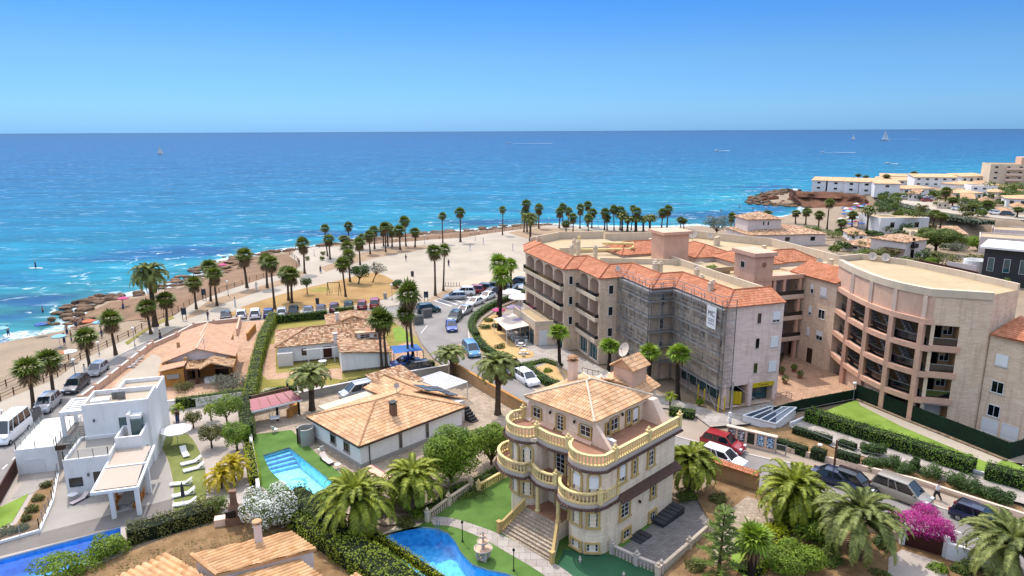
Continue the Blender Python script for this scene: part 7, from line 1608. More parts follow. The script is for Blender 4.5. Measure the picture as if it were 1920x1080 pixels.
bush('bright green shrub over the lap pool corner',P(200,1042),1.5,1.4,'bush_bright',3200,.17,120);bush('low bright shrub at the lap pool lower edge',P(125,1072),1.8,1.2,'bush_bright',3400,.17,121,sx=1.4);bush('dark olive shrub right of the lap pool',P(388,965),1.2,1.5,'bush_olive',900,.16,122);bush('olive shrub left of the brick barbecue',P(404,962),1.2,1.5,'bush_mid',1000,.16,123)
for k,((x,y),r_)in enumerate((((85,915),.5),((70,940),.6),((60,962),.5),((48,978),.45),((12,1002),.8),((40,996),.5))):bush(('olive shrub at the top of the planted bed','second olive shrub down the planted bed','third olive shrub in the planted bed','small olive shrub low in the planted bed','wide olive shrub at the corner of the planted bed','last olive shrub by the glass fence corner')[k],P(x,y),r_,.6,'bush_olive',500,.15,130+k)
bush('magenta bougainvillea spilling over the gate',P(1722,1022),2.0,2.1,'magenta',6500,.13,140,sx=1.35,z0=.7,rz=-.6,k=12);bush('bougainvillea end shoots right of the gate',P(1772,1036),.6,1.0,'magenta',700,.12,141,z0=.8);bush('pale cream shrub tangle beside the white gate wall',P(1790,1045),.7,1.2,'bush_grey',500,.14,142)
bush('bright green rounded shrub in the corner garden',P(1525,1015),1.7,2.0,'bush_bright',4500,.17,143,sx=1.2);bush('big bright green shrub mass at the bottom edge',P(1475,1072),1.9,1.9,'bush_bright',5200,.17,144,sx=1.4);bush('dark undergrowth behind the bushy date palm',P(1540,985),1.2,1.4,'bush_mid',1400,.17,145);bush('bright shrub by the gate drive',P(1755,1075),.7,.8,'bush_bright',800,.15,146);bush('olive undergrowth beneath the grey green date palm',P(1650,1085),.8,.5,'bush_mid',600,.15,147)
bush('dark shrub under the date palm at the mansion corner',P(1285,938),.9,.9,'bush_mid',900,.16,148);bush('dark undergrowth below the round bright tree',P(870,925),1.6,.6,'bush_mid',1200,.16,149,sx=1.5);bush('green undergrowth at the foot of the stone wall palm',P(790,965),1.1,.6,'bush_bright',900,.16,150)
for k,((x,y),r_,lf)in enumerate((((915,605),.9,'bush_mid'),((908,618),1.0,'bush_dark'),((928,616),.8,'bush_dark'),((935,655),.9,'bush_olive'),((945,672),.8,'bush_dark'))):bush(('green shrub at the top of the ochre gravel bed','dark low shrub on the ochre gravel bed','right dark shrub on the ochre gravel bed','brown green shrub below the ochre gravel bed','shrub between the hedge and the cafe path')[k],P(x,y),r_,.8,lf,600,.17,160+k)
for k,((x,y),r_)in enumerate((((1025,700),.7),((1010,712),.5),((1310,760),.5))):bush(('leafy shrub inside the clipped palm bed','small shrub inside the clipped palm bed','leafy plant by the yellow scaffold legs')[k],P(x,y),r_,.7,'bush_bright',500,.16,170+k)
for k,((x,y),r_,h,lf,lb)in enumerate((((1690,500),2.2,2.2,'bush_mid','round clipped bush below the umbrella pine'),((1745,498),1.9,2.0,'bush_bright','grey green bush by the timber fence'),((1610,486),2.6,1.8,'bush_mid','spiky shrubs in front of the low tiled wing'),((1660,496),2.0,1.6,'bush_mid','dark shrub at the corner of the lilac house'),((1560,446),3.0,2.0,'bush_mid','green shrubs behind the low tiled wing'),((1880,540),1.6,1.8,'bush_mid','round bush at the dark glass house'),((1910,530),1.8,2.2,'bush_mid','green tree bush at the right frame edge'),((1790,470),3.2,1.8,'bush_grey','pale grey shrubs behind the white screen'),((1465,443),2.5,1.6,'bush_mid','green hedge clump left of the small tower house'),((1520,436),3.0,2.2,'bush_mid','dark palms and shrubs right of the tower house'))):bush(lb,P(x,y),r_,h,lf,1100,.32,180+k)
for k,((x,y),r_,h)in enumerate((((1880,366),7,5),((1910,380),6,4),((1760,372),4,3),((1690,372),4,2),((1840,392),4,2.5))):q=P(x,y,4.8);bush(('dark tree clump below the beige hotel','tree clump right of the coast road','scrub beside the headland car park','scrub on the headland wall','scrub along the coast road bend')[k],q,r_,h,'bush_mid',1500,.7,190+k,cat='trees')
for k,((x,y),r_)in enumerate((((604,478),.8),((603,488),.7),((575,488),.6))):bush('small round shrub beside the sea path',P(x,y),r_,1.0,'bush_mid',400,.2,200+k,group='shrubs beside the sea path')
for(x,y),r_,h,lf,lb in(((1395,1010),.8,.7,'lime_yellow','yellow flowering shrub on the garden paving edge'),((1452,1010),1.0,1.1,'lime_yellow','yellow shrub left of the bright green shrub'),((1440,1050),.9,.9,'lime_yellow','low yellow shrub near the stout fan palm'),((1555,1060),1.0,1.1,'bush_mid','dark shrub left of the grey green palm trunk'),((1655,1030),.9,1.1,'bush_dark','dark shrub between palm and timber gate'),((1500,1055),1.3,1.5,'bush_bright','tall bright shrub in the bottom garden'),((1345,945),.7,.8,'bush_olive','olive shrub on the paving behind the norfolk pine'),((1300,1068),.9,.6,'bush_olive','creeping shrub outside the lower balustrade'),((1850,1075),1.0,1.0,'bush_mid','undergrowth beside the last palm'),((1800,1078),.7,.9,'bush_mid','shrub in front of the white gate wall'),((760,985),.8,.5,'bush_olive','spiky plant between pool coping and stone wall'),((705,960),1.0,.8,'bush_mid','undergrowth at the foot of the large bright palm')):bush(lb,P(x,y),r_,h,lf,1300,.16,x)
tu=MB();_r4=random.Random(4)
for _ in range(900):
 x,y=_r4 .uniform(200,600),_r4 .uniform(975,1085)
 if not(1050-(x-200)*.22<y<1120-(x-200)*.2):continue
 p=P(x,y,_lay[0]+.005)
 for j in range(4):a=_r4 .uniform(0,6.3);d=Vector((math.cos(a),math.sin(a),0))*_r4 .uniform(.05,.16);tu.poly([p-d*.2,p+d*.3+Vector((-d.y,d.x,0))*.3,p+d+Vector((0,0,_r4 .uniform(.03,.14)))])
tu.build('dry_grass_tufts',M['bush_olive'])['kind']='stuff'
# ---------------------------------------------------------------- vehicles
CARP={'hatch':dict(L=3.7,W=1.62,H=1.42,hood=.86,bh=.82,ws=.62,roof0=1.55,roof1=3.15,rear=3.55),'sedan':dict(L=4.2,W=1.66,H=1.38,hood=1.05,bh=.82,ws=.7,roof0=1.9,roof1=3.0,rear=3.7),'suv':dict(L=4.1,W=1.72,H=1.62,hood=.95,bh=.95,ws=.55,roof0=1.6,roof1=3.6,rear=3.95),'estate':dict(L=4.3,W=1.7,H=1.5,hood=.98,bh=.88,ws=.65,roof0=1.75,roof1=3.8,rear=4.15),'van':dict(L=5.2,W=1.95,H=2.3,hood=.6,bh=1.15,ws=.55,roof0=1.25,roof1=5.0,rear=5.15),'mpv':dict(L=4.4,W=1.78,H=1.72,hood=.75,bh=.92,ws=.75,roof0=1.6,roof1=3.95,rear=4.3)}
def car_paint(name,c,metal=.3):
 t=NT(name);t.col(hexl(c));t.set(Roughness=.28,Metallic=metal,Coat_Weight=.7,Coat_Roughness=.08);M[name]=t.mat
for n,c in(('silver','#c2c5c8'),('white','#f2f2f2'),('black','#23262b'),('darkgrey','#4b4f55'),('blue','#1f56b8'),('navy','#22345c'),('red','#c01c28'),('darkred','#8c1c28'),('lightblue','#5fa8d8'),('teal','#1d5a5e'),('green','#2a4a40'),('greyblue','#7d8fa6'),('beige','#b9b0a2')):car_paint('car_'+n,c,0 if n in('white','red')else.35)
flat('tyre','#1a1a1a',.9);flat('rim','#b5b8ba',.35,.7);flat('headlight','#e6ecf0',.15);flat('taillight','#a81818',.3);flat('plate','#ececec',.5);glass_mat('car_glass','#26323c',.04,1.0,.25)
def make_car(kind,paint):
 c=CARP[kind];L,W,Hh=c['L'],c['W']/2,c['H'];root=T('car','car','car',(0,0,0));X=lambda x:L/2-x;b=MB();z0=.22;bh=c['bh'];rows=[]
 for x,zt,wf,zb in((0,.5,.78,.3),(.06,.62,.92,.24),(.3,bh-.16,.98,z0),(c['hood']*.8,bh-.03,1,z0),(c['hood']+.1,bh,1,z0),(L*.6,bh+.03,1,z0),(c['rear']-.1,bh+.04,1,z0),(L-.12,bh-.02,.96,z0+.02),(L-.02,bh-.2,.92,.28),(L,.5,.86,.34)):
  w=W*wf;y=[(-w*.93,zb),(-w,zb+(zt-zb)*.3),(-w*.99,zb+(zt-zb)*.72),(-w*.9,zt),(0,zt+.03),(w*.9,zt),(w*.99,zb+(zt-zb)*.72),(w,zb+(zt-zb)*.3),(w*.93,zb)];rows.append([(X(x),a,q)for a,q in y])
 b.grid(rows);b.poly(rows[0][::-1]);b.poly(rows[-1])
 h0=c['hood']+.02;gb=[(X(h0),W*.86,bh),(X(c['rear']),W*.88,bh+.02)];gt=[(X(c['roof0']),W*.72,Hh-.06),(X(c['roof1']),W*.72,Hh-.04)]
 def quad4(a,bt):return[(a[0][0],-a[0][1],a[0][2]),(a[0][0],a[0][1],a[0][2]),(a[1][0],a[1][1],a[1][2]),(a[1][0],-a[1][1],a[1][2])]
 lo,hi=quad4(gb,0),quad4(gt,0);xr0,xr1=gt[0][0],gt[1][0]
 b.grid([[(x,y*W*.73,Hh-.06+.06*math.cos(y*1.4)+.03*math.sin(PI*i/4))for y in(-1,-.5,0,.5,1)]for i,x in enumerate([xr0+(xr1-xr0)*i/4 for i in range(5)])])
 for i in range(4):b.bar(lo[i],hi[i],.09)
 for s in(-1,1):
  for f in((.42,.62)if kind not in('van',)else(.2,.45,.72)):pa=Vector((gb[0][0]+(gb[1][0]-gb[0][0])*f,s*W*.875,bh));pb=Vector((gt[0][0]+(gt[1][0]-gt[0][0])*f,s*W*.73,Hh-.05));b.bar(pa,pb,.07)
  b.bar(hi[0]if s<0 else hi[1],hi[3]if s<0 else hi[2],.07);b.box((X(h0+.25),s*(W*.97),bh+.04),(.14,.16,.12))
 b.build('body',M[paint],root,local=True,smooth=False);g=MB();g.grid([lo,hi],0,True);g.build('windows',M['car_glass']if kind!='van' else M['car_glass'],root,local=True)
 if kind=='van':
  v=MB();f0,f1=.5,.97
  for s in(-1,1):v.poly([(gb[0][0]+(gb[1][0]-gb[0][0])*f,s*W*(.89 if z else.745),bh+.02 if z else Hh-.1)for f,z in((.02,1),(.98,1),(.98,0),(.02,0))][:0]or[(X(1.4),s*(W*.905),bh-.02),(X(5.1),s*(W*.905),bh-.02),(X(5.1),s*W*.9,bh+.12),(X(1.4),s*W*.9,bh+.12)])
  v.build('waist_panel',M[paint],root,local=True)
 me1=me2=None
 for x in(c['hood']*.78,L-c['hood']*.82 if kind!='van' else L-1.15):
  for s in(-1,1):
   r_=.29;w_=MB();w_.grid([[(r_*f*math.cos(k*PI/8),yy,r_*f*math.sin(k*PI/8))for k in range(16)]for f,yy in((.62,.02),(.95,.0),(1,-.04),(1,-.17),(.9,-.2))]if s>0 else[[(r_*f*math.cos(k*PI/8),-yy,r_*f*math.sin(k*PI/8))for k in range(16)]for f,yy in((.62,.02),(.95,.0),(1,-.04),(1,-.17),(.9,-.2))][::-1],0,True)
   t_=w_.build('wheel',M['tyre'],root,local=True);t_.location=(X(x),s*(W+.01),r_);r2=MB();r2 .poly([(.19*math.cos(k*PI/6),s*.005,.19*math.sin(k*PI/6))for k in range(12)][::(1 if s<0 else-1)]);r2 .build('rim',M['rim'],t_,local=True)
 for s in(-1,1):h_=MB();h_.box((X(.14),s*W*.66,bh-.3),(.22,.34,.13));h_.build('headlight',M['headlight'],root,local=True);h_=MB();h_.box((X(L-.06),s*W*.76,bh-.25),(.1,.24,.26));h_.build('taillight',M['taillight'],root,local=True)
 h_=MB();h_.box((X(-.01),0,.36),(.03,.46,.1));h_.box((X(L+.01),0,.5),(.03,.46,.1));h_.build('number_plate',M['plate'],root,local=True);return root
_cars={}
def car(kind,paint,rear,front,label,z=0,group=None,s=1.0,cat='car',name=None):
 k=(kind,paint)
 if k not in _cars:_cars[k]=Stock(make_car(kind,'car_'+paint))
 a,b=P(*rear,z),P(*front,z);c=(a+b)/2;o=_cars[k].put((c.x,c.y,z+.02),math.atan2(b.y-a.y,b.x-a.x),s,label,group);o['category']=cat;return o
GR='cars parked in the row along the dry lawn'
_up=lambda x,y:((x,y+4.5),(x+1.5,y-7.5))
for x,y,k,c,lb in((422,600,'sedan','black','dark car half hidden behind the slotted wall in the lawn row'),(451,597,'hatch','white','first white hatchback in the lawn row'),(477,596,'estate','white','second white car in the lawn row, left of the blue one'),(502,595,'hatch','blue','bright blue hatchback in the lawn row'),(527,593,'hatch','white','white hatchback right of the bright blue one in the lawn row'),(549,592,'suv','black','black car in the middle of the lawn row'),(576,590,'sedan','greyblue','blue grey car in the lawn row above the hedge'),(600,587,'sedan','black','glossy black saloon in the lawn row above the hedge'),(625,584,'hatch','darkred','dark red car with blue sheen in the lawn row'),(652,581,'hatch','green','dark green hatchback in the lawn row'),(677,579,'hatch','red','red hatchback left of the last car in the lawn row'),(701,577,'suv','red','last red car at the right end of the lawn row')):car(k,c,*_up(x,y),lb,group=GR)
GC='cars parked along the curve of the street'
for k,c,r_,f_,lb in(('suv','teal',(782,588),(822,584),'teal pickup like off roader beside the grey containers'),('estate','silver',(868,561),(836,562),'silver estate car at the start of the parking bays'),('suv','white',(884,553),(856,553),'white off roader next to the silver estate in the bays'),('suv','red',(900,550),(876,549),'dark red car in the parking bays'),('suv','darkgrey',(916,547),(892,545),'dark grey off roader right of the red car in the bays'),('suv','black',(936,545),(911,542),'black car in the parking bays right of the dark grey one'),('sedan','darkgrey',(955,542),(930,539),'dark saloon near the palm at the end of the bays'),('suv','black',(985,536),(958,532),'black off roader by the apartment corner'),('sedan','white',(924,556),(900,566),'white saloon farthest up the curve by the hedge'),('sedan','white',(902,567),(876,577),'white car below the farthest one on the curve'),('sedan','silver',(880,582),(858,594),'silver white saloon in the kerb queue'),('estate','green',(858,593),(845,608),'dark green car behind the blue saloon'),('sedan','blue',(842,607),(848,629),'bright blue saloon at the front of the kerb queue'),('mpv','lightblue',(873,653),(892,675),'light blue people carrier driving down the street'),('estate','teal',(982,546),(960,548),'pale green car partly hidden by the cafe palm'),('sedan','navy',(930,550),(912,554),'navy car behind the tall cafe palm')):car(k,c,r_,f_,lb,group=GC)
car('estate','white',(966,705),(1006,730),'white estate car driving past the clipped palm bed');car('sedan','black',(962,710),(930,694),'dark car partly behind the date palm on the street');car('sedan','blue',(778,685),(738,690),'dark blue saloon under the blue shade sail');car('estate','black',(792,696),(760,700),'black car beside the blue saloon behind the tall palms');car('mpv','silver',(695,738),(648,748),'silver people carrier parked behind the hip roofed house')
GL='cars parked along the promenade road'
car('hatch','silver',(196,690),(168,711),'silver hatchback under the promenade palm',group=GL);car('estate','darkgrey',(160,716),(124,745),'dark grey estate on the promenade road',group=GL);car('suv','silver',(105,752),(72,782),'silver off roader beside the leftmost palm',group=GL);car('van','white',(50,795),(-12,846),'white minibus with dark side windows at the left edge',group=GL,cat='van')
car('suv','red',(1320,833),(1388,852),'bright red off roader beside the notice board',s=1.0);car('estate','white',(1312,856),(1395,884),'white estate car behind the tiled garden wall');car('mpv','beige',(1648,920),(1728,950),'large grey van like car behind the bougainvillea',s=1.02);car('hatch','navy',(1793,968),(1872,996),'dark blue hatchback driving on the lower street',s=1.03);car('sedan','navy',(1535,898),(1598,918),'dark saloon hidden behind the date palm crown');car('hatch','black',(1580,908),(1615,920),'small dark car next to the utility pole')
for k,(x,y,c)in enumerate(((1704,372,'white'),(1719,375,'darkgrey'),(1736,378,'red'),(1696,374,'silver'),(1728,371,'white'),(1745,375,'silver'))):car('hatch',c,(x-5,y),(x+5,y),'tiny %s car in the headland car park'%{'darkgrey':'dark'}.get(c,c),4.87,'cars in the headland car park')
for k,(x,y,c)in enumerate(((1815,396,'navy'),(1841,399,'white'),(1866,402,'white'),(1888,404,'darkgrey'),(1795,394,'white'))):car('hatch',c,(x-7,y),(x+7,y+1),'tiny %s car parked along the coast road'%{'darkgrey':'dark'}.get(c,c),4.87,'cars along the coast road')
# ---------------------------------------------------------------- street furniture, garden things, people, boats
def put1(stock,px,label,rz=0,s=1.0,group=None,z=0):p=P(px[0],px[1],z);return stock.put((p.x,p.y,z),rz,s,label,group)
def lamp(h,heads=1):
 root=T('street_lamp','lamp','street lamp',(0,0,0));b=MB();b.lathe((0,0,0),[(.12,0),(.1,.5),(.05,.55),(.04,h)],8);b.build('pole',M['galv'],root,local=True);g=MB();g.lathe((0,0,h),[(.06,0),(.2,.1),(.24,.25),(.17,.42),(.02,.48)],10);g.build('globe',M['lamp_globe'],root,local=True,smooth=True);return root
LM=Stock(lamp(3.4))
for x,y,tp,lb in((142,716,672,'globe lamp beside the dark grey estate on the promenade'),(252,650,613,'globe lamp at the pavement edge above the sandy wall'),(427,555,526,'globe lamp on the white path by the shore fence'),(185,664,640,'globe lamp near the beach fence palm'),(734,563,532,'globe lamp at the dry lawn tip'),(795,458,440,'far globe lamp behind the sea grove'),(890,451,430,'far globe lamp at the sand plaza edge'),(588,480,465,'globe lamp beside the sea path shrubs'),(1120,425,408,'globe lamp among the palms behind the roofs'),(6,800,768,'globe lamp at the left edge behind the minibus'),(1534,858,832,'globe lamp in front of the square dark hedge'),(1598,752,716,'white globe lamp at the corner of the green fence'),(1916,880,822,'white globe lamp at the right edge of the green fence'),(1028,423,408,'distant lamp at the end of the sea promenade')):
 h=HT((x,y),tp);put1(LM,(x,y),lb,0,(1,1,h/3.9))
for x,y,tp,lb in((962,1073,1030,'slim dark garden lamp post between path and pool'),(866,1018,978,'slim dark garden lamp post near the pool ladder')):
 h=HT((x,y),tp);t_=T('garden_lamp',lb,'garden lamp',P(x,y));b=MB();b.lathe(P(x,y),[(.1,0),(.08,.2),(.035,.25),(.03,h*.9)],8);b.build('pole',M['metal_dark'],t_);b=MB();b.lathe(P(x,y)+Vector((0,0,h*.9)),[(.04,0),(.1,.08),(.09,.2),(.02,.28)],6);b.build('lantern',M['metal_dark'],t_)
def pole(px,tp,label,m='wood'):h=HT(px,tp);b=MB();p=P(*px);b.tube([p,p+Vector((0,0,h))],[.11,.08],7);b.box((p.x,p.y,h-.6),(.08,.5,.08));tag(b.build('utility_pole',M[m],None,loc=p),label,'utility pole');return p+Vector((0,0,h-.2))
w1=pole((1561,890),825,'wooden utility pole at the kerb by the dark cars');w2=pole((1366,818),715,'grey utility pole with boxes beside the notice board','galv')
for a,b,lb in((w2,w1,'thin overhead cable between the two utility poles'),(w2,Vector(G(.8,0,4.0)),'thin overhead cable from the grey pole to the apartment corner'),(w1,P(1700,912)+Vector((0,0,3)),'thin overhead cable running right from the wooden pole')):
 c=MB();c.tube([a.lerp(b,k/8)-Vector((0,0,.5*math.sin(PI*k/8)))for k in range(9)],.018,4);tag(c.build('cable',M['metal_grey'],None,loc=a),lb,'cable')
for dz in(1.6,2.2):b=MB();p=P(1366,818);b.box((p.x-.1,p.y-.12,dz),(.3,.22,.42));tag(b.build('meter_box',M['white_paint'],None,loc=(p.x,p.y,dz)),('lower' if dz<2 else 'upper')+' pale box on the grey utility pole','box')
def lounger(fm,cm):
 root=T('sun_lounger','lounger','sun lounger',(0,0,0));f=MB()
 for s in(-.27,.27):f.bar((-.9,s,.28),(.95,s,.28),.05)
 for x in(-.85,.85):
  f.bar((x,-.27,.28),(x,.27,.28),.05)
 f.build('frame',M[fm],root,local=True);l_=None
 for x in(-.8,.75):
  for s in(-.27,.27):b=MB();b.box((x,s,0),(.05,.05,.28));b.build('leg',M[fm],root,local=True)
 b=MB();b.box((-.25,0,.3),(1.3,.56,.07));b.build('seat',M[cm],root,local=True);b=MB();b.bar((.4,0,.34),(.98,0,.72),.56,.07);b.build('backrest',M[cm],root,local=True);return root
LW,LD=Stock(lounger('white_paint','canvas_white')),Stock(lounger('metal_dark','lilac_wall'))
for x,y,a,lb in((357,872,.6,'upper white lounger of the pair beside the gravel garden'),(362,884,.6,'lower white lounger of the pair beside the gravel garden'),(346,855,2.2,'white lounger folded near the parasol shade'),(338,912,.2,'white lounger at the curve of the lawn'),(343,932,.5,'white lounger behind the closed parasol'),(345,950,.3,'lowest white lounger in front of the closed parasol'),(238,692,.15,'upper white lounger on the sun terrace'),(243,687,.15,'second white lounger on the sun terrace'),(249,681,.15,'third white lounger on the sun terrace'),(255,676,.15,'farthest white lounger on the sun terrace')):put1(LW,(x,y),lb,a,.95,'white sun loungers')
put1(LD,(612,868),'dark framed lounger along the white hip roofed house',2.3);put1(LD,(148,942),'dark folding lounger on the modern villa patio',1.2,.8)
def parasol(h,r,m,closed=False):
 root=T('parasol','parasol','parasol',(0,0,0));b=MB();b.lathe((0,0,0),[(.25,0),(.25,.06),(.03,.08),(.025,h)],8);b.build('pole',M['galv'],root,local=True);g=MB()
 if closed:g.lathe((0,0,.7),[(.03,0),(.16,.1),(.12,.8),(.03,h-.7)],8)
 else:
  n=8;ap=(0,0,h);rim=[(r*math.cos(k*2*PI/n),r*math.sin(k*2*PI/n),h-r*.32)for k in range(n)]
  for k in range(n):g.poly([rim[k],rim[(k+1)%n],ap]);g.poly([rim[(k+1)%n],rim[k],(rim[k][0]*.97,rim[k][1]*.97,rim[k][2]-.12),(rim[(k+1)%n][0]*.97,rim[(k+1)%n][1]*.97,rim[k][2]-.12)])
 g.build('canopy',M[m],root,local=True);return root
flat('lilac_cloth','#a898b4',.8);flat('pink_cloth','#e04a8c',.8);flat('orange_cloth','#e8743a',.8);flat('green_cloth','#5ab070',.8);flat('skyblue_cloth','#8cc4e4',.8);flat('royal_cloth','#3468c0',.8)
PS={m:Stock(parasol(2.3,1.45,m))for m in('canvas_white','lilac_cloth','pink_cloth')};PB={m:Stock(parasol(1.9,.95,m))for m in('skyblue_cloth','orange_cloth','royal_cloth','green_cloth','canvas_white','pink_cloth')}
put1(PS['canvas_white'],(333,838),'large white parasol over the curved lawn');cp_=T('parasol','closed dark parasol beside the white loungers','parasol',P(344,948));b=MB();q=P(344,948);b.lathe(q,[(.22,0),(.03,.06),(.025,2.2)],8);b.build('pole',M['galv'],cp_);b=MB();b.lathe(q+Vector((0,0,.75)),[(.03,0),(.17,.1),(.12,.9),(.03,1.4)],8);b.build('canopy',M['dark_grey'],cp_)
for x,y,m,s,lb in((957,572,'canvas_white',1.3,'white cafe parasol nearest the hedge'),(975,586,'canvas_white',1.5,'white cafe parasol in the middle of the terrace'),(972,612,'canvas_white',1.0,'small white cafe parasol by the shop wall'),(962,594,'lilac_cloth',.9,'lilac cafe parasol at the edge of the terrace'),(972,632,'lilac_cloth',1.3,'wide lilac parasol in front of the shop windows'),(948,617,'lilac_cloth',1.0,'lilac parasol beside the tall cafe palm'),(934,597,'pink_cloth',.8,'bright pink parasol at the ochre gravel bed'),(990,563,'canvas_white',1.4,'white parasol at the apartment corner')):put1(PS[m],(x,y),lb,.3,s)
NAMES={'skyblue_cloth':'pale blue','orange_cloth':'orange','royal_cloth':'dark blue','green_cloth':'green','canvas_white':'white','pink_cloth':'pink'}
for x,y,m,lb in((5,634,'skyblue_cloth','pale blue beach umbrella at the left frame edge'),(78,626,'royal_cloth','dark blue sun tent umbrella on the left beach'),(112,650,'skyblue_cloth','pale blue beach umbrella behind the promenade palms'),(167,620,'orange_cloth','orange beach umbrella behind a palm crown'),(112,683,'orange_cloth','orange umbrella beside the timber fence'),(132,680,'canvas_white','white umbrella near the lamp on the beach'),(232,575,'pink_cloth','pink umbrella on the rocky shelf'),(417,509,'pink_cloth','coloured umbrella on the brown rocks'),(187,622,'skyblue_cloth','small pale umbrella on the sand by the palm')):put1(PB[m],(x,y),lb,0,1.0,None,land_z(*P2(x,y)))
for k in range(46):
 a,b=_rr.random(),_rr.random();x,y=1575+62*a-10*b,388+42*b+6*a;m=_rr.choice(list(PB));put1(PB[m],(x,y),'tiny %s beach umbrella in the crowd on the bay beach'%NAMES[m],0,1.15,'beach umbrellas on the bay',.05)
def tset():
 root=T('cafe_table','table','table',(0,0,0));b=MB();b.lathe((0,0,0),[(.25,0),(.03,.05),(.03,.7),(.42,.71),(.42,.74)],12);b.build('table',M['white_paint'],root,local=True);return root
def chair():
 root=T('chair','chair','chair',(0,0,0));b=MB();b.box((0,0,.42),(.45,.45,.04));b.build('seat',M['white_paint'],root,local=True);b=MB();b.bar((-.22,0,.45),(-.3,0,.85),.42,.04);b.build('backrest',M['white_paint'],root,local=True)
 for u in(-.2,.2):
  for v in(-.2,.2):b=MB();b.box((u,v,0),(.04,.04,.42));b.build('leg',M['white_paint'],root,local=True)
 return root
TS,CS=Stock(tset()),Stock(chair())
for x,y in((955,620),(968,640),(975,652),(960,632),(985,640),(980,666),(950,606),(975,615)):
 put1(TS,(x,y),'white cafe table on the terrace below the apartment block',0,1,'cafe tables')
 for dx,dy,a in((-6,1,0),(6,1,PI),(0,5,PI/2)):put1(CS,(x+dx,y+dy),'white cafe chair at a table below the apartment block',a,1,'cafe chairs')
put1(CS,(600,850),'white plastic armchair by the hip roofed house wall',2.3);put1(CS,(515,812),'white chair on the lawn edge before the pool bar',1);put1(TS,(137,940),'small white round table on the modern villa patio',0,.9);put1(TS,(632,880),'small white side table beside the dark lounger',0,.7)
dt=T('dining_table','long grey dining table under the beige awning','table',HE(5.3,-2.6,0));b=MB();b.box(HE(5.2,-2.7,.72),(.95,2.6,.05),HE.ang-PI/2);b.build('table_top',M['deck_grey'],dt);b=MB();b.bar(HE(5.2,-1.7,0),HE(5.2,-3.7,.72),.06);b.bar(HE(5.2,-3.7,0),HE(5.2,-1.7,.72),.06);b.build('trestle',M['galv'],dt)
flat('wicker','#c87a2a',.8)
for k,(u,v)in enumerate(((4.4,-1.9),(4.4,-2.7),(4.4,-3.5),(6.0,-1.9),(6.0,-2.7),(6.0,-3.5))):r_=T('chair','orange wicker chair at the dining table under the awning','chair',HE(u,v,0),'orange wicker chairs');b=MB();b.box(HE(u,v,.02),(.45,.45,.42),HE.ang);b.build('seat',M['wicker'],r_);b=MB();b.box(HE(u+(-.22 if u<5 else.22),v,.44),(.45,.07,.42),HE.ang);b.build('backrest',M['wicker'],r_)
q=P(440,985);bq=T('barbecue','brick barbecue with chimney and arched hearth','barbecue',q);b=MB();b.box((q.x,q.y,0),(1.3,.8,.85),.3);b.box((q.x+.1,q.y+.25,.85),(1.2,.3,.75),.3);b.build('hearth',M['brick_red'],bq);b=MB();b.lathe((q.x,q.y+.1,.85),[(.75,0),(.72,.5),(.4,.95),(.33,1.9),(.42,1.95),(.42,2.1)],4,rz=.3+PI/4,sy=.7);b.build('chimney',M['brick_red'],bq);b=MB();b.box((q.x-.1,q.y-.42,.9),(.75,.06,.55),.3);b.build('fire_opening',M['black_plastic'],bq);b=MB();b.box((q.x-1.1,q.y-.1,0),(.8,.7,.75),.3);b.build('side_counter',M['salmon_pale'],bq)
q=P(905,1050);fo=T('fountain','three tier pale stone fountain with figures on the lawn','fountain',q);b=MB();b.lathe(q,[(.3,0),(.34,.08),(.16,.2),(.13,.7),(.2,.75)],12);b.lathe(q+Vector((0,0,.95)),[(.13,0),(.1,.45)],10);b.lathe(q+Vector((0,0,1.5)),[(.08,0),(.06,.5),(.1,.55),(.03,.8)],8);b.build('stem',M['ledge'],fo)
for z,r_ in((.72,.68),(1.3,.45),(1.75,.26)):b=MB();b.lathe(q+Vector((0,0,z)),[(.1,0),(r_*.8,.1),(r_,.26),(r_*.93,.27),(r_*.75,.15)],16);o=b.build('bowl',M['ledge'],fo);b=MB();b.lathe(q+Vector((0,0,z+.2)),[(r_*.86,0),(r_*.1,.01)],16);b.build('basin_floor',M['pink_wall'],o)
for k in range(4):a=k*PI/2+.4;c=q+Vector((math.cos(a)*.38,math.sin(a)*.38,0));b=MB();b.tube([c,c+Vector((0,0,.25)),c+Vector((math.cos(a)*.1,math.sin(a)*.1,.5)),c+Vector((math.cos(a)*.16,math.sin(a)*.16,.66))],[.1,.13,.11,.07],7);b.build('figure',M['ledge'],fo)
for(x,y),h,lb in(((1086,1057),.62,'small pale garden statue on the dark green lawn'),((1168,1082),.4,'small pale animal statue at the bottom edge')):q=P(x,y);b=MB();b.lathe(q,[(.13,0),(.13,.06),(.07,.1),(.1,h*.45),(.11,h*.6),(.05,h*.78),(.07,h*.88),(.02,h)],9);tag(b.build('statue',M['ledge'],None,loc=q),lb,'statue')
def container(px,label,a):q=P(*px);r_=T('waste_container',label,'container',q,'grey waste containers');b=MB();b.box((q.x,q.y,.12),(1.5,1.0,1.15),a);b.build('body',M['metal_grey'],r_);b=MB();c,s=math.cos(a),math.sin(a);b.grid([[(q.x+c*u-s*v,q.y+s*u+c*v,1.28+.28*math.cos(v*2.6))for v in(-.55,-.3,0,.3,.55)]for u in(-.8,.8)]);b.build('lid',M['dark_grey'],r_)
container((783,608),'left grey waste container at the street bend',.5);container((799,595),'right grey waste container at the street bend',.5);container((61,792),'grey waste container between minibus and silver off roader',.9)
for x,y,lb in((721,560,'stone litter bin at the lawn tip'),(594,570,'black litter bin on the dry lawn'),(772,518,'dark post bin on the sand plaza')):b=MB();b.lathe(P(x,y),[(.3,0),(.34,.9),(.3,1.1),(.1,1.15)],8);tag(b.build('litter_bin',M['concrete' if 'stone' in lb else 'dark_grey'],None,loc=P(x,y)),lb,'bin')
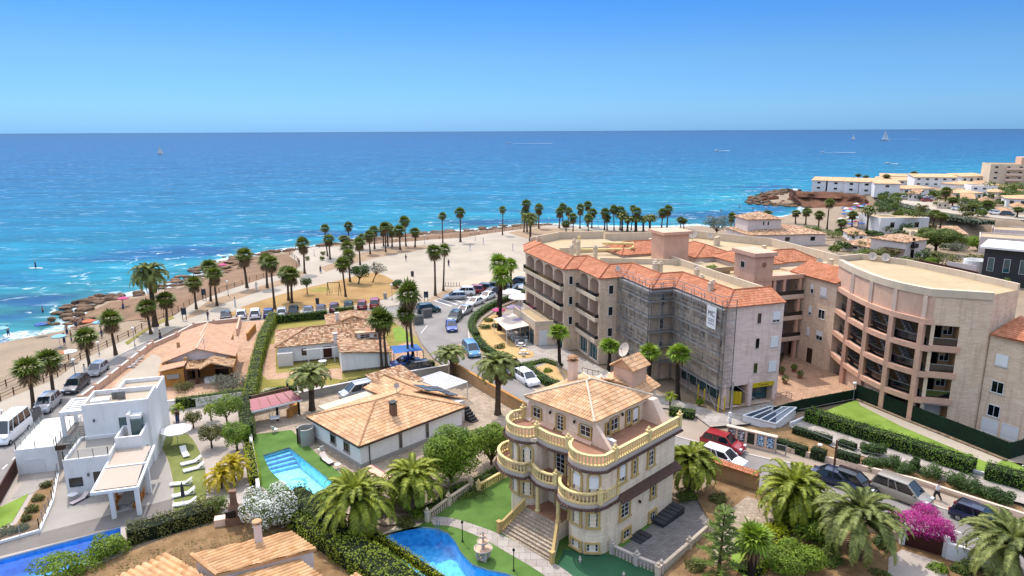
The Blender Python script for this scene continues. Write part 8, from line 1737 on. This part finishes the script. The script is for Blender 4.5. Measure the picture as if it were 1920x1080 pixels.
for x,y,lb in((345,600,'blue information panel pair on the promenade'),(382,562,'beach information panel at the path'),(798,567,'blue parking totem by the crossing')):
 q=P(x,y);r_=T('notice_stand',lb,'sign',q);b=MB();b.box((q.x-.3,q.y,0),(.08,.08,2.1));b.box((q.x+.3,q.y,0),(.08,.08,2.1));b.build('posts',M['metal_dark'],r_);b=MB();b.box((q.x,q.y-.05,.9),(.8,.06,1.1),.15);b.build('panel',M['glass_blue'],r_)
q=P(625,552);sw=T('swing_frame','timber swing frame on the dry lawn','swing',q);b=MB()
for s in(-1.1,1.1):b.bar((q.x+s,q.y-.9,0),(q.x+s,q.y,2.3),.1);b.bar((q.x+s,q.y+.9,0),(q.x+s,q.y,2.3),.1)
b.bar((q.x-1.2,q.y,2.3),(q.x+1.2,q.y,2.3),.1);b.build('frame',M['wood'],sw);b=MB()
for s in(-.45,.45):b.bar((q.x+s-.2,q.y,.5),(q.x+s-.2,q.y,2.3),.02);b.bar((q.x+s+.2,q.y,.5),(q.x+s+.2,q.y,2.3),.02);b.box((q.x+s,q.y,.45),(.45,.2,.05))
b.build('swings',M['metal_dark'],sw)
q=P(847,537);b=MB()
for k in range(6):b.tube([(q.x+k*.55-1.4,q.y,0),(q.x+k*.55-1.4,q.y,.75),(q.x+k*.55-1.4,q.y+.5,.75),(q.x+k*.55-1.4,q.y+.5,0)],.03,5)
b.bar((q.x-1.6,q.y,.05),(q.x+1.6,q.y,.05),.05);tag(b.build('bicycle_rack',M['metal_dark'],None,loc=q),'metal bicycle rack at the edge of the sand plaza','bicycle rack')
for x,y,lb in((1470,722,'potted yellow green plant at the courtyard entrance'),(1498,712,'potted plant in the middle of the courtyard'),(1464,705,'potted plant left in the courtyard'),(1487,700,'potted plant at the back of the courtyard'),(1455,690,'small pot in the courtyard shade')):
 q=P(x,y);r_=T('potted_plant',lb,'potted plant',q);b=MB();b.lathe(q,[(.2,0),(.3,.45),(.33,.5)],10);b.build('pot',M['terrace_red'],r_);g=MB();cloud(g,[(q.x,q.y,.85,.42,.42,.38)],160,.2,_rr);g.build('foliage',M['bush_mid'],r_)
q=P(945,602);pv=T('cafe_awning','cream fabric awning on posts at the cafe terrace','awning',q);b=MB();A=G(-12.2,31,2.7);b.poly([G(-12.1,29,2.8),G(-12.1,35.5,2.8),G(-15.6,35.5,2.4),G(-15.6,29,2.4)]);b.build('canopy',M['canvas_beige'],pv);b=MB()
for y_ in(29.1,35.4):b.box(G(-15.5,y_,0),(.1,.1,2.4));b.bar(G(-15.5,y_,2.38),G(-12.1,y_,2.78),.06)
b.build('frame',M['white_paint'],pv)
def person(joints,shirt,trousers,skin='skin',hair='hair'):
 """one skinned body, with clothes and hair as parts"""
 root=T('person','person','person',(0,0,0));me=bpy.data.meshes.new('body');V=[j[0]for j in joints];E=[(i,j[1])for i,j in enumerate(joints)if j[1]>=0];me.from_pydata(V,E,[]);o=bpy.data.objects.new('body',me);COL.objects.link(o);sm=o.modifiers.new('Skin','SKIN')
 for i,j in enumerate(joints):me.skin_vertices[0].data[i].radius=(j[2],j[2])
 me.skin_vertices[0].data[0].use_root=True;ss_=o.modifiers.new('S','SUBSURF');ss_.levels=1;m2=bpy.data.meshes.new_from_object(o.evaluated_get(bpy.context.evaluated_depsgraph_get()));bpy.data.objects.remove(o)
 o=bpy.data.objects.new('body',m2);m2 .materials.append(M[skin]);COL.objects.link(o);o.parent=root
 for nm,idx,m,k in(('shirt',((0,1),(1,2),(5,6),(8,9)),shirt,1.22),('trousers',((0,11),(11,12),(0,15),(15,16)),trousers,1.25)):
  if not m:continue
  b=MB()
  for a,c in idx:b.tube([V[a],V[c]],[joints[a][2]*k,joints[c][2]*k],8)
  b.build(nm,M[m],root,local=True)
 h=V[4];b=MB();b.lathe((h[0]-.01,h[1],h[2]-.02),[(.1,0),(.115,.07),(.08,.13),(.01,.15)],9);b.build('hair',M[hair],root,local=True);return root
mat('skin','#c89272',.05,3,.6);flat('hair','#2a1c14',.7);flat('cloth_white','#ecebe8',.8);flat('cloth_dark','#25242a',.8);flat('cloth_blue','#2c4c88',.8)
def jts(st):return[((0,0,.92),-1,.13),((0,0,1.15),0,.13),((0,0,1.38),1,.12),((0,0,1.48),2,.055),((.02,0,1.62),3,.095),((0,.17,1.38),2,.055),((.03-st*.12,.24,1.12),5,.042),((.1-st*.2,.25,.88),6,.034),((0,-.17,1.38),2,.055),((.03+st*.12,-.24,1.12),8,.042),((.1+st*.2,-.25,.88),9,.034),((st*.18,.09,.5),0,.075),((st*.2-st*.1,.09,.08),11,.045),((st*.1+.14,.09,.03),12,.035),((0,.1,.9),0,.1),((-st*.14,-.09,.5),0,.075),((-st*.36,-.09,.1),15,.045),((-st*.36+.12,-.09,.03),16,.035)]
WK=Stock(person(jts(1),'cloth_white','cloth_dark'));put1(WK,(1754,938),'person in white top and dark trousers walking along the pavement',2.6,1)
PW,PBK,PBA=Stock(person(jts(.3),'cloth_white','cloth_white')),Stock(person(jts(.4),'cloth_dark','cloth_blue')),Stock(person(jts(.3),None,'cloth_blue'))
put1(PW,(159,707),'person in white standing on the promenade by the silver hatchback',1.0);put1(PBK,(332,795),'person in dark clothes behind the white parasol',2.0);put1(PBK,(389,600),'person walking on the white path beyond the sandy wall',1.0)
for x,y in((700,505),(640,508),(880,470),(905,458),(600,512),(480,545),(440,575),(560,498),(840,500),(760,490),(960,470),(300,640)):put1(_rr.choice((PW,PBK)),(x,y),'distant person strolling on the promenade or sand plaza',_rr.uniform(0,6),1,'people on the promenade')
for x,y in((15,630),(125,628),(142,614),(120,645),(133,640),(190,632),(230,580),(155,480+128),(1382,424),(1395,424),(1412,420),(1388,427),(1440,412),(1420,416),(1402,427),(1376,427)):put1(PBA,(x,y),'distant bather in dark shorts standing on the beach',_rr.uniform(0,6),1,'bathers on the beach',land_z(*P2(x,y)))
for x,y in((80,592),(1385,392),(1410,396),(1372,405),(1350,400),(1435,398),(1395,409)):put1(PBA,(x,y),'distant bather wading in the shallow sea',_rr.uniform(0,6),1,'bathers in the sea',SEA-.7)
pb_=P(66,503,SEA);put1(PBK,(66,503),'dark figure standing on a paddleboard at the left',.5,1,None,SEA+.1);b=MB();b.lathe((pb_.x,pb_.y,SEA-.05),[(.3,0),(.42,.08),(.38,.15)],14,sx=4);tag(b.build('paddleboard',M['white_paint'],None,loc=pb_),'pale paddleboard on the sea at the left','paddleboard')
def boat(px,L,label,sail=True,wake=0,hd=0):
 q=P(px[0],px[1],SEA);r_=T('sailing_boat' if sail else 'motor_boat',label,'boat',q,rz=hd);b=MB();rows=[]
 for k in range(8):t_=k/7;w_=L*.16*math.sin(PI*min(1,.18+t_*.82))**.7;rows.append([(L*(t_-.5),-w_,L*.12),(L*(t_-.5),-w_*.6,-.2),(L*(t_-.5),w_*.6,-.2),(L*(t_-.5),w_,L*.12)])
 b.grid(rows,0,True);b.build('hull',M['white_paint'],r_,local=True);b=MB()
 if sail:b.poly([(-.35*L,0,L*.2),(.02*L,.02,L*.2),(.02*L,0,L*1.35)]);b.poly([(.06*L,0,L*.18),(.5*L,0,L*.16),(.04*L,.05,L*1.2)]);b.build('sail',M['canvas_white'],r_,local=True);b=MB();b.tube([(.03*L,0,0),(.03*L,0,L*1.4)],L*.012,5);b.build('mast',M['galv'],r_,local=True)
 else:b.box((-.05*L,0,L*.1),(L*.35,L*.2,L*.12));b.build('cabin',M['white_paint'],r_,local=True)
 if wake:b=MB();c,s=math.cos(hd),math.sin(hd);b.poly([(q.x-c*L*.4-s*u,q.y-s*L*.4+c*u,SEA+.12)if k==0 else(q.x-c*wake-s*u,q.y-s*wake+c*u,SEA+.12)for k,u in((0,L*.15),(0,-L*.15),(1,-L*.5),(1,L*.5))][::-1]);b.build('wake',M['white_paint'],None)['kind']='stuff'
boat((299,289),9,'white sailing boat on the left part of the sea',hd=.4);boat((1598,262),13,'far white sailing boat, left of two near the right horizon');boat((1657,264),22,'larger white sailing boat near the right horizon')
boat((952,269),12,'motor boat with long white wake in the middle of the sea',False,110,PI);boat((1342,283),9,'white motor boat throwing spray on the right part of the sea',False,22,3.4);boat((1541,286),6,'small motor boat with thin wake above the headland',False,45,PI);boat((1668,261),9,'motor boat trailing a wake beside the larger sail',False,90,PI);boat((1662,307),6,'small white motor boat off the headland houses',False,9,2.8)
# ---------------------------------------------------------------- camera, light, sky
cam=bpy.data.cameras.new('Camera');co=bpy.data.objects.new('Camera',cam);COL.objects.link(co);SC.camera=co
cam.sensor_width=36;cam.lens=36*FPX/1920;cam.clip_start=.5;cam.clip_end=60000
r_=RT.normalized();b_=-FW;b_=(b_-r_*b_.dot(r_)).normalized();u_=b_.cross(r_)
co.matrix_world=Matrix(((r_.x,u_.x,b_.x,0),(r_.y,u_.y,b_.y,0),(r_.z,u_.z,b_.z,HCAM),(0,0,0,1)))
SUN_EL,SUN_AZ=R(58),R(120)
sd=Vector((math.cos(SUN_EL)*math.cos(SUN_AZ),math.cos(SUN_EL)*math.sin(SUN_AZ),math.sin(SUN_EL)))
sl=bpy.data.lights.new('Sun','SUN');sl.energy=2.9;sl.angle=R(.5);sl.color=(1,.95,.88)
so=bpy.data.objects.new('Sun',sl);COL.objects.link(so);so.rotation_euler=sd.to_track_quat('Z','Y').to_euler()
w=bpy.data.worlds.new('World');SC.world=w;w.use_nodes=True
n_=w.node_tree.nodes;l_=w.node_tree.links
sk=n_.new('ShaderNodeTexSky');sk.sky_type='NISHITA';sk.sun_disc=False;sk.sun_elevation=SUN_EL;sk.sun_rotation=PI/2-SUN_AZ
sk.altitude=0;sk.air_density=1.0;sk.dust_density=.2;sk.ozone_density=6.0
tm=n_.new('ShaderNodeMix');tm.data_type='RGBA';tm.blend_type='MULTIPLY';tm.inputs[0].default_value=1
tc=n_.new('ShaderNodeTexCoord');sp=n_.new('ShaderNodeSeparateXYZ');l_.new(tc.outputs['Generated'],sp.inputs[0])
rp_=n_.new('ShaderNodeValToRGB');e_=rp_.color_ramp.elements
SKY=((0,(.18,.40,.86,1)),(.03,(.235,.43,.74,1)),(.10,(.26,.43,.62,1)),(.2,(.14,.385,.68,1)),(.33,(2.0,1.6,1.3,1)),(.6,(7.6,4.7,2.85,1)),(1,(9.6,5.7,3.35,1)))  # upper stops boosted and warmed as added fill light for shaded walls
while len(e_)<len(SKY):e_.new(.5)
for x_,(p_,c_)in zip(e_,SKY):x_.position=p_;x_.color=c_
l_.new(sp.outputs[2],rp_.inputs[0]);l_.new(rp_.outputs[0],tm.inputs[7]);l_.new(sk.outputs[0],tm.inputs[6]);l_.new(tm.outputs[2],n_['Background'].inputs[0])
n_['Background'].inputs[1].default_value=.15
vs=SC.view_settings;vs.view_transform='Standard';vs.look='None';vs.exposure=.42;vs.gamma=1;vs.use_curve_mapping=False
SC.cycles.max_bounces=5;SC.cycles.diffuse_bounces=3;SC.cycles.glossy_bounces=2;SC.cycles.transmission_bounces=3;SC.cycles.transparent_max_bounces=8
SC.cycles.sample_clamp_indirect=4;SC.cycles.caustics_reflective=False;SC.cycles.caustics_refractive=False
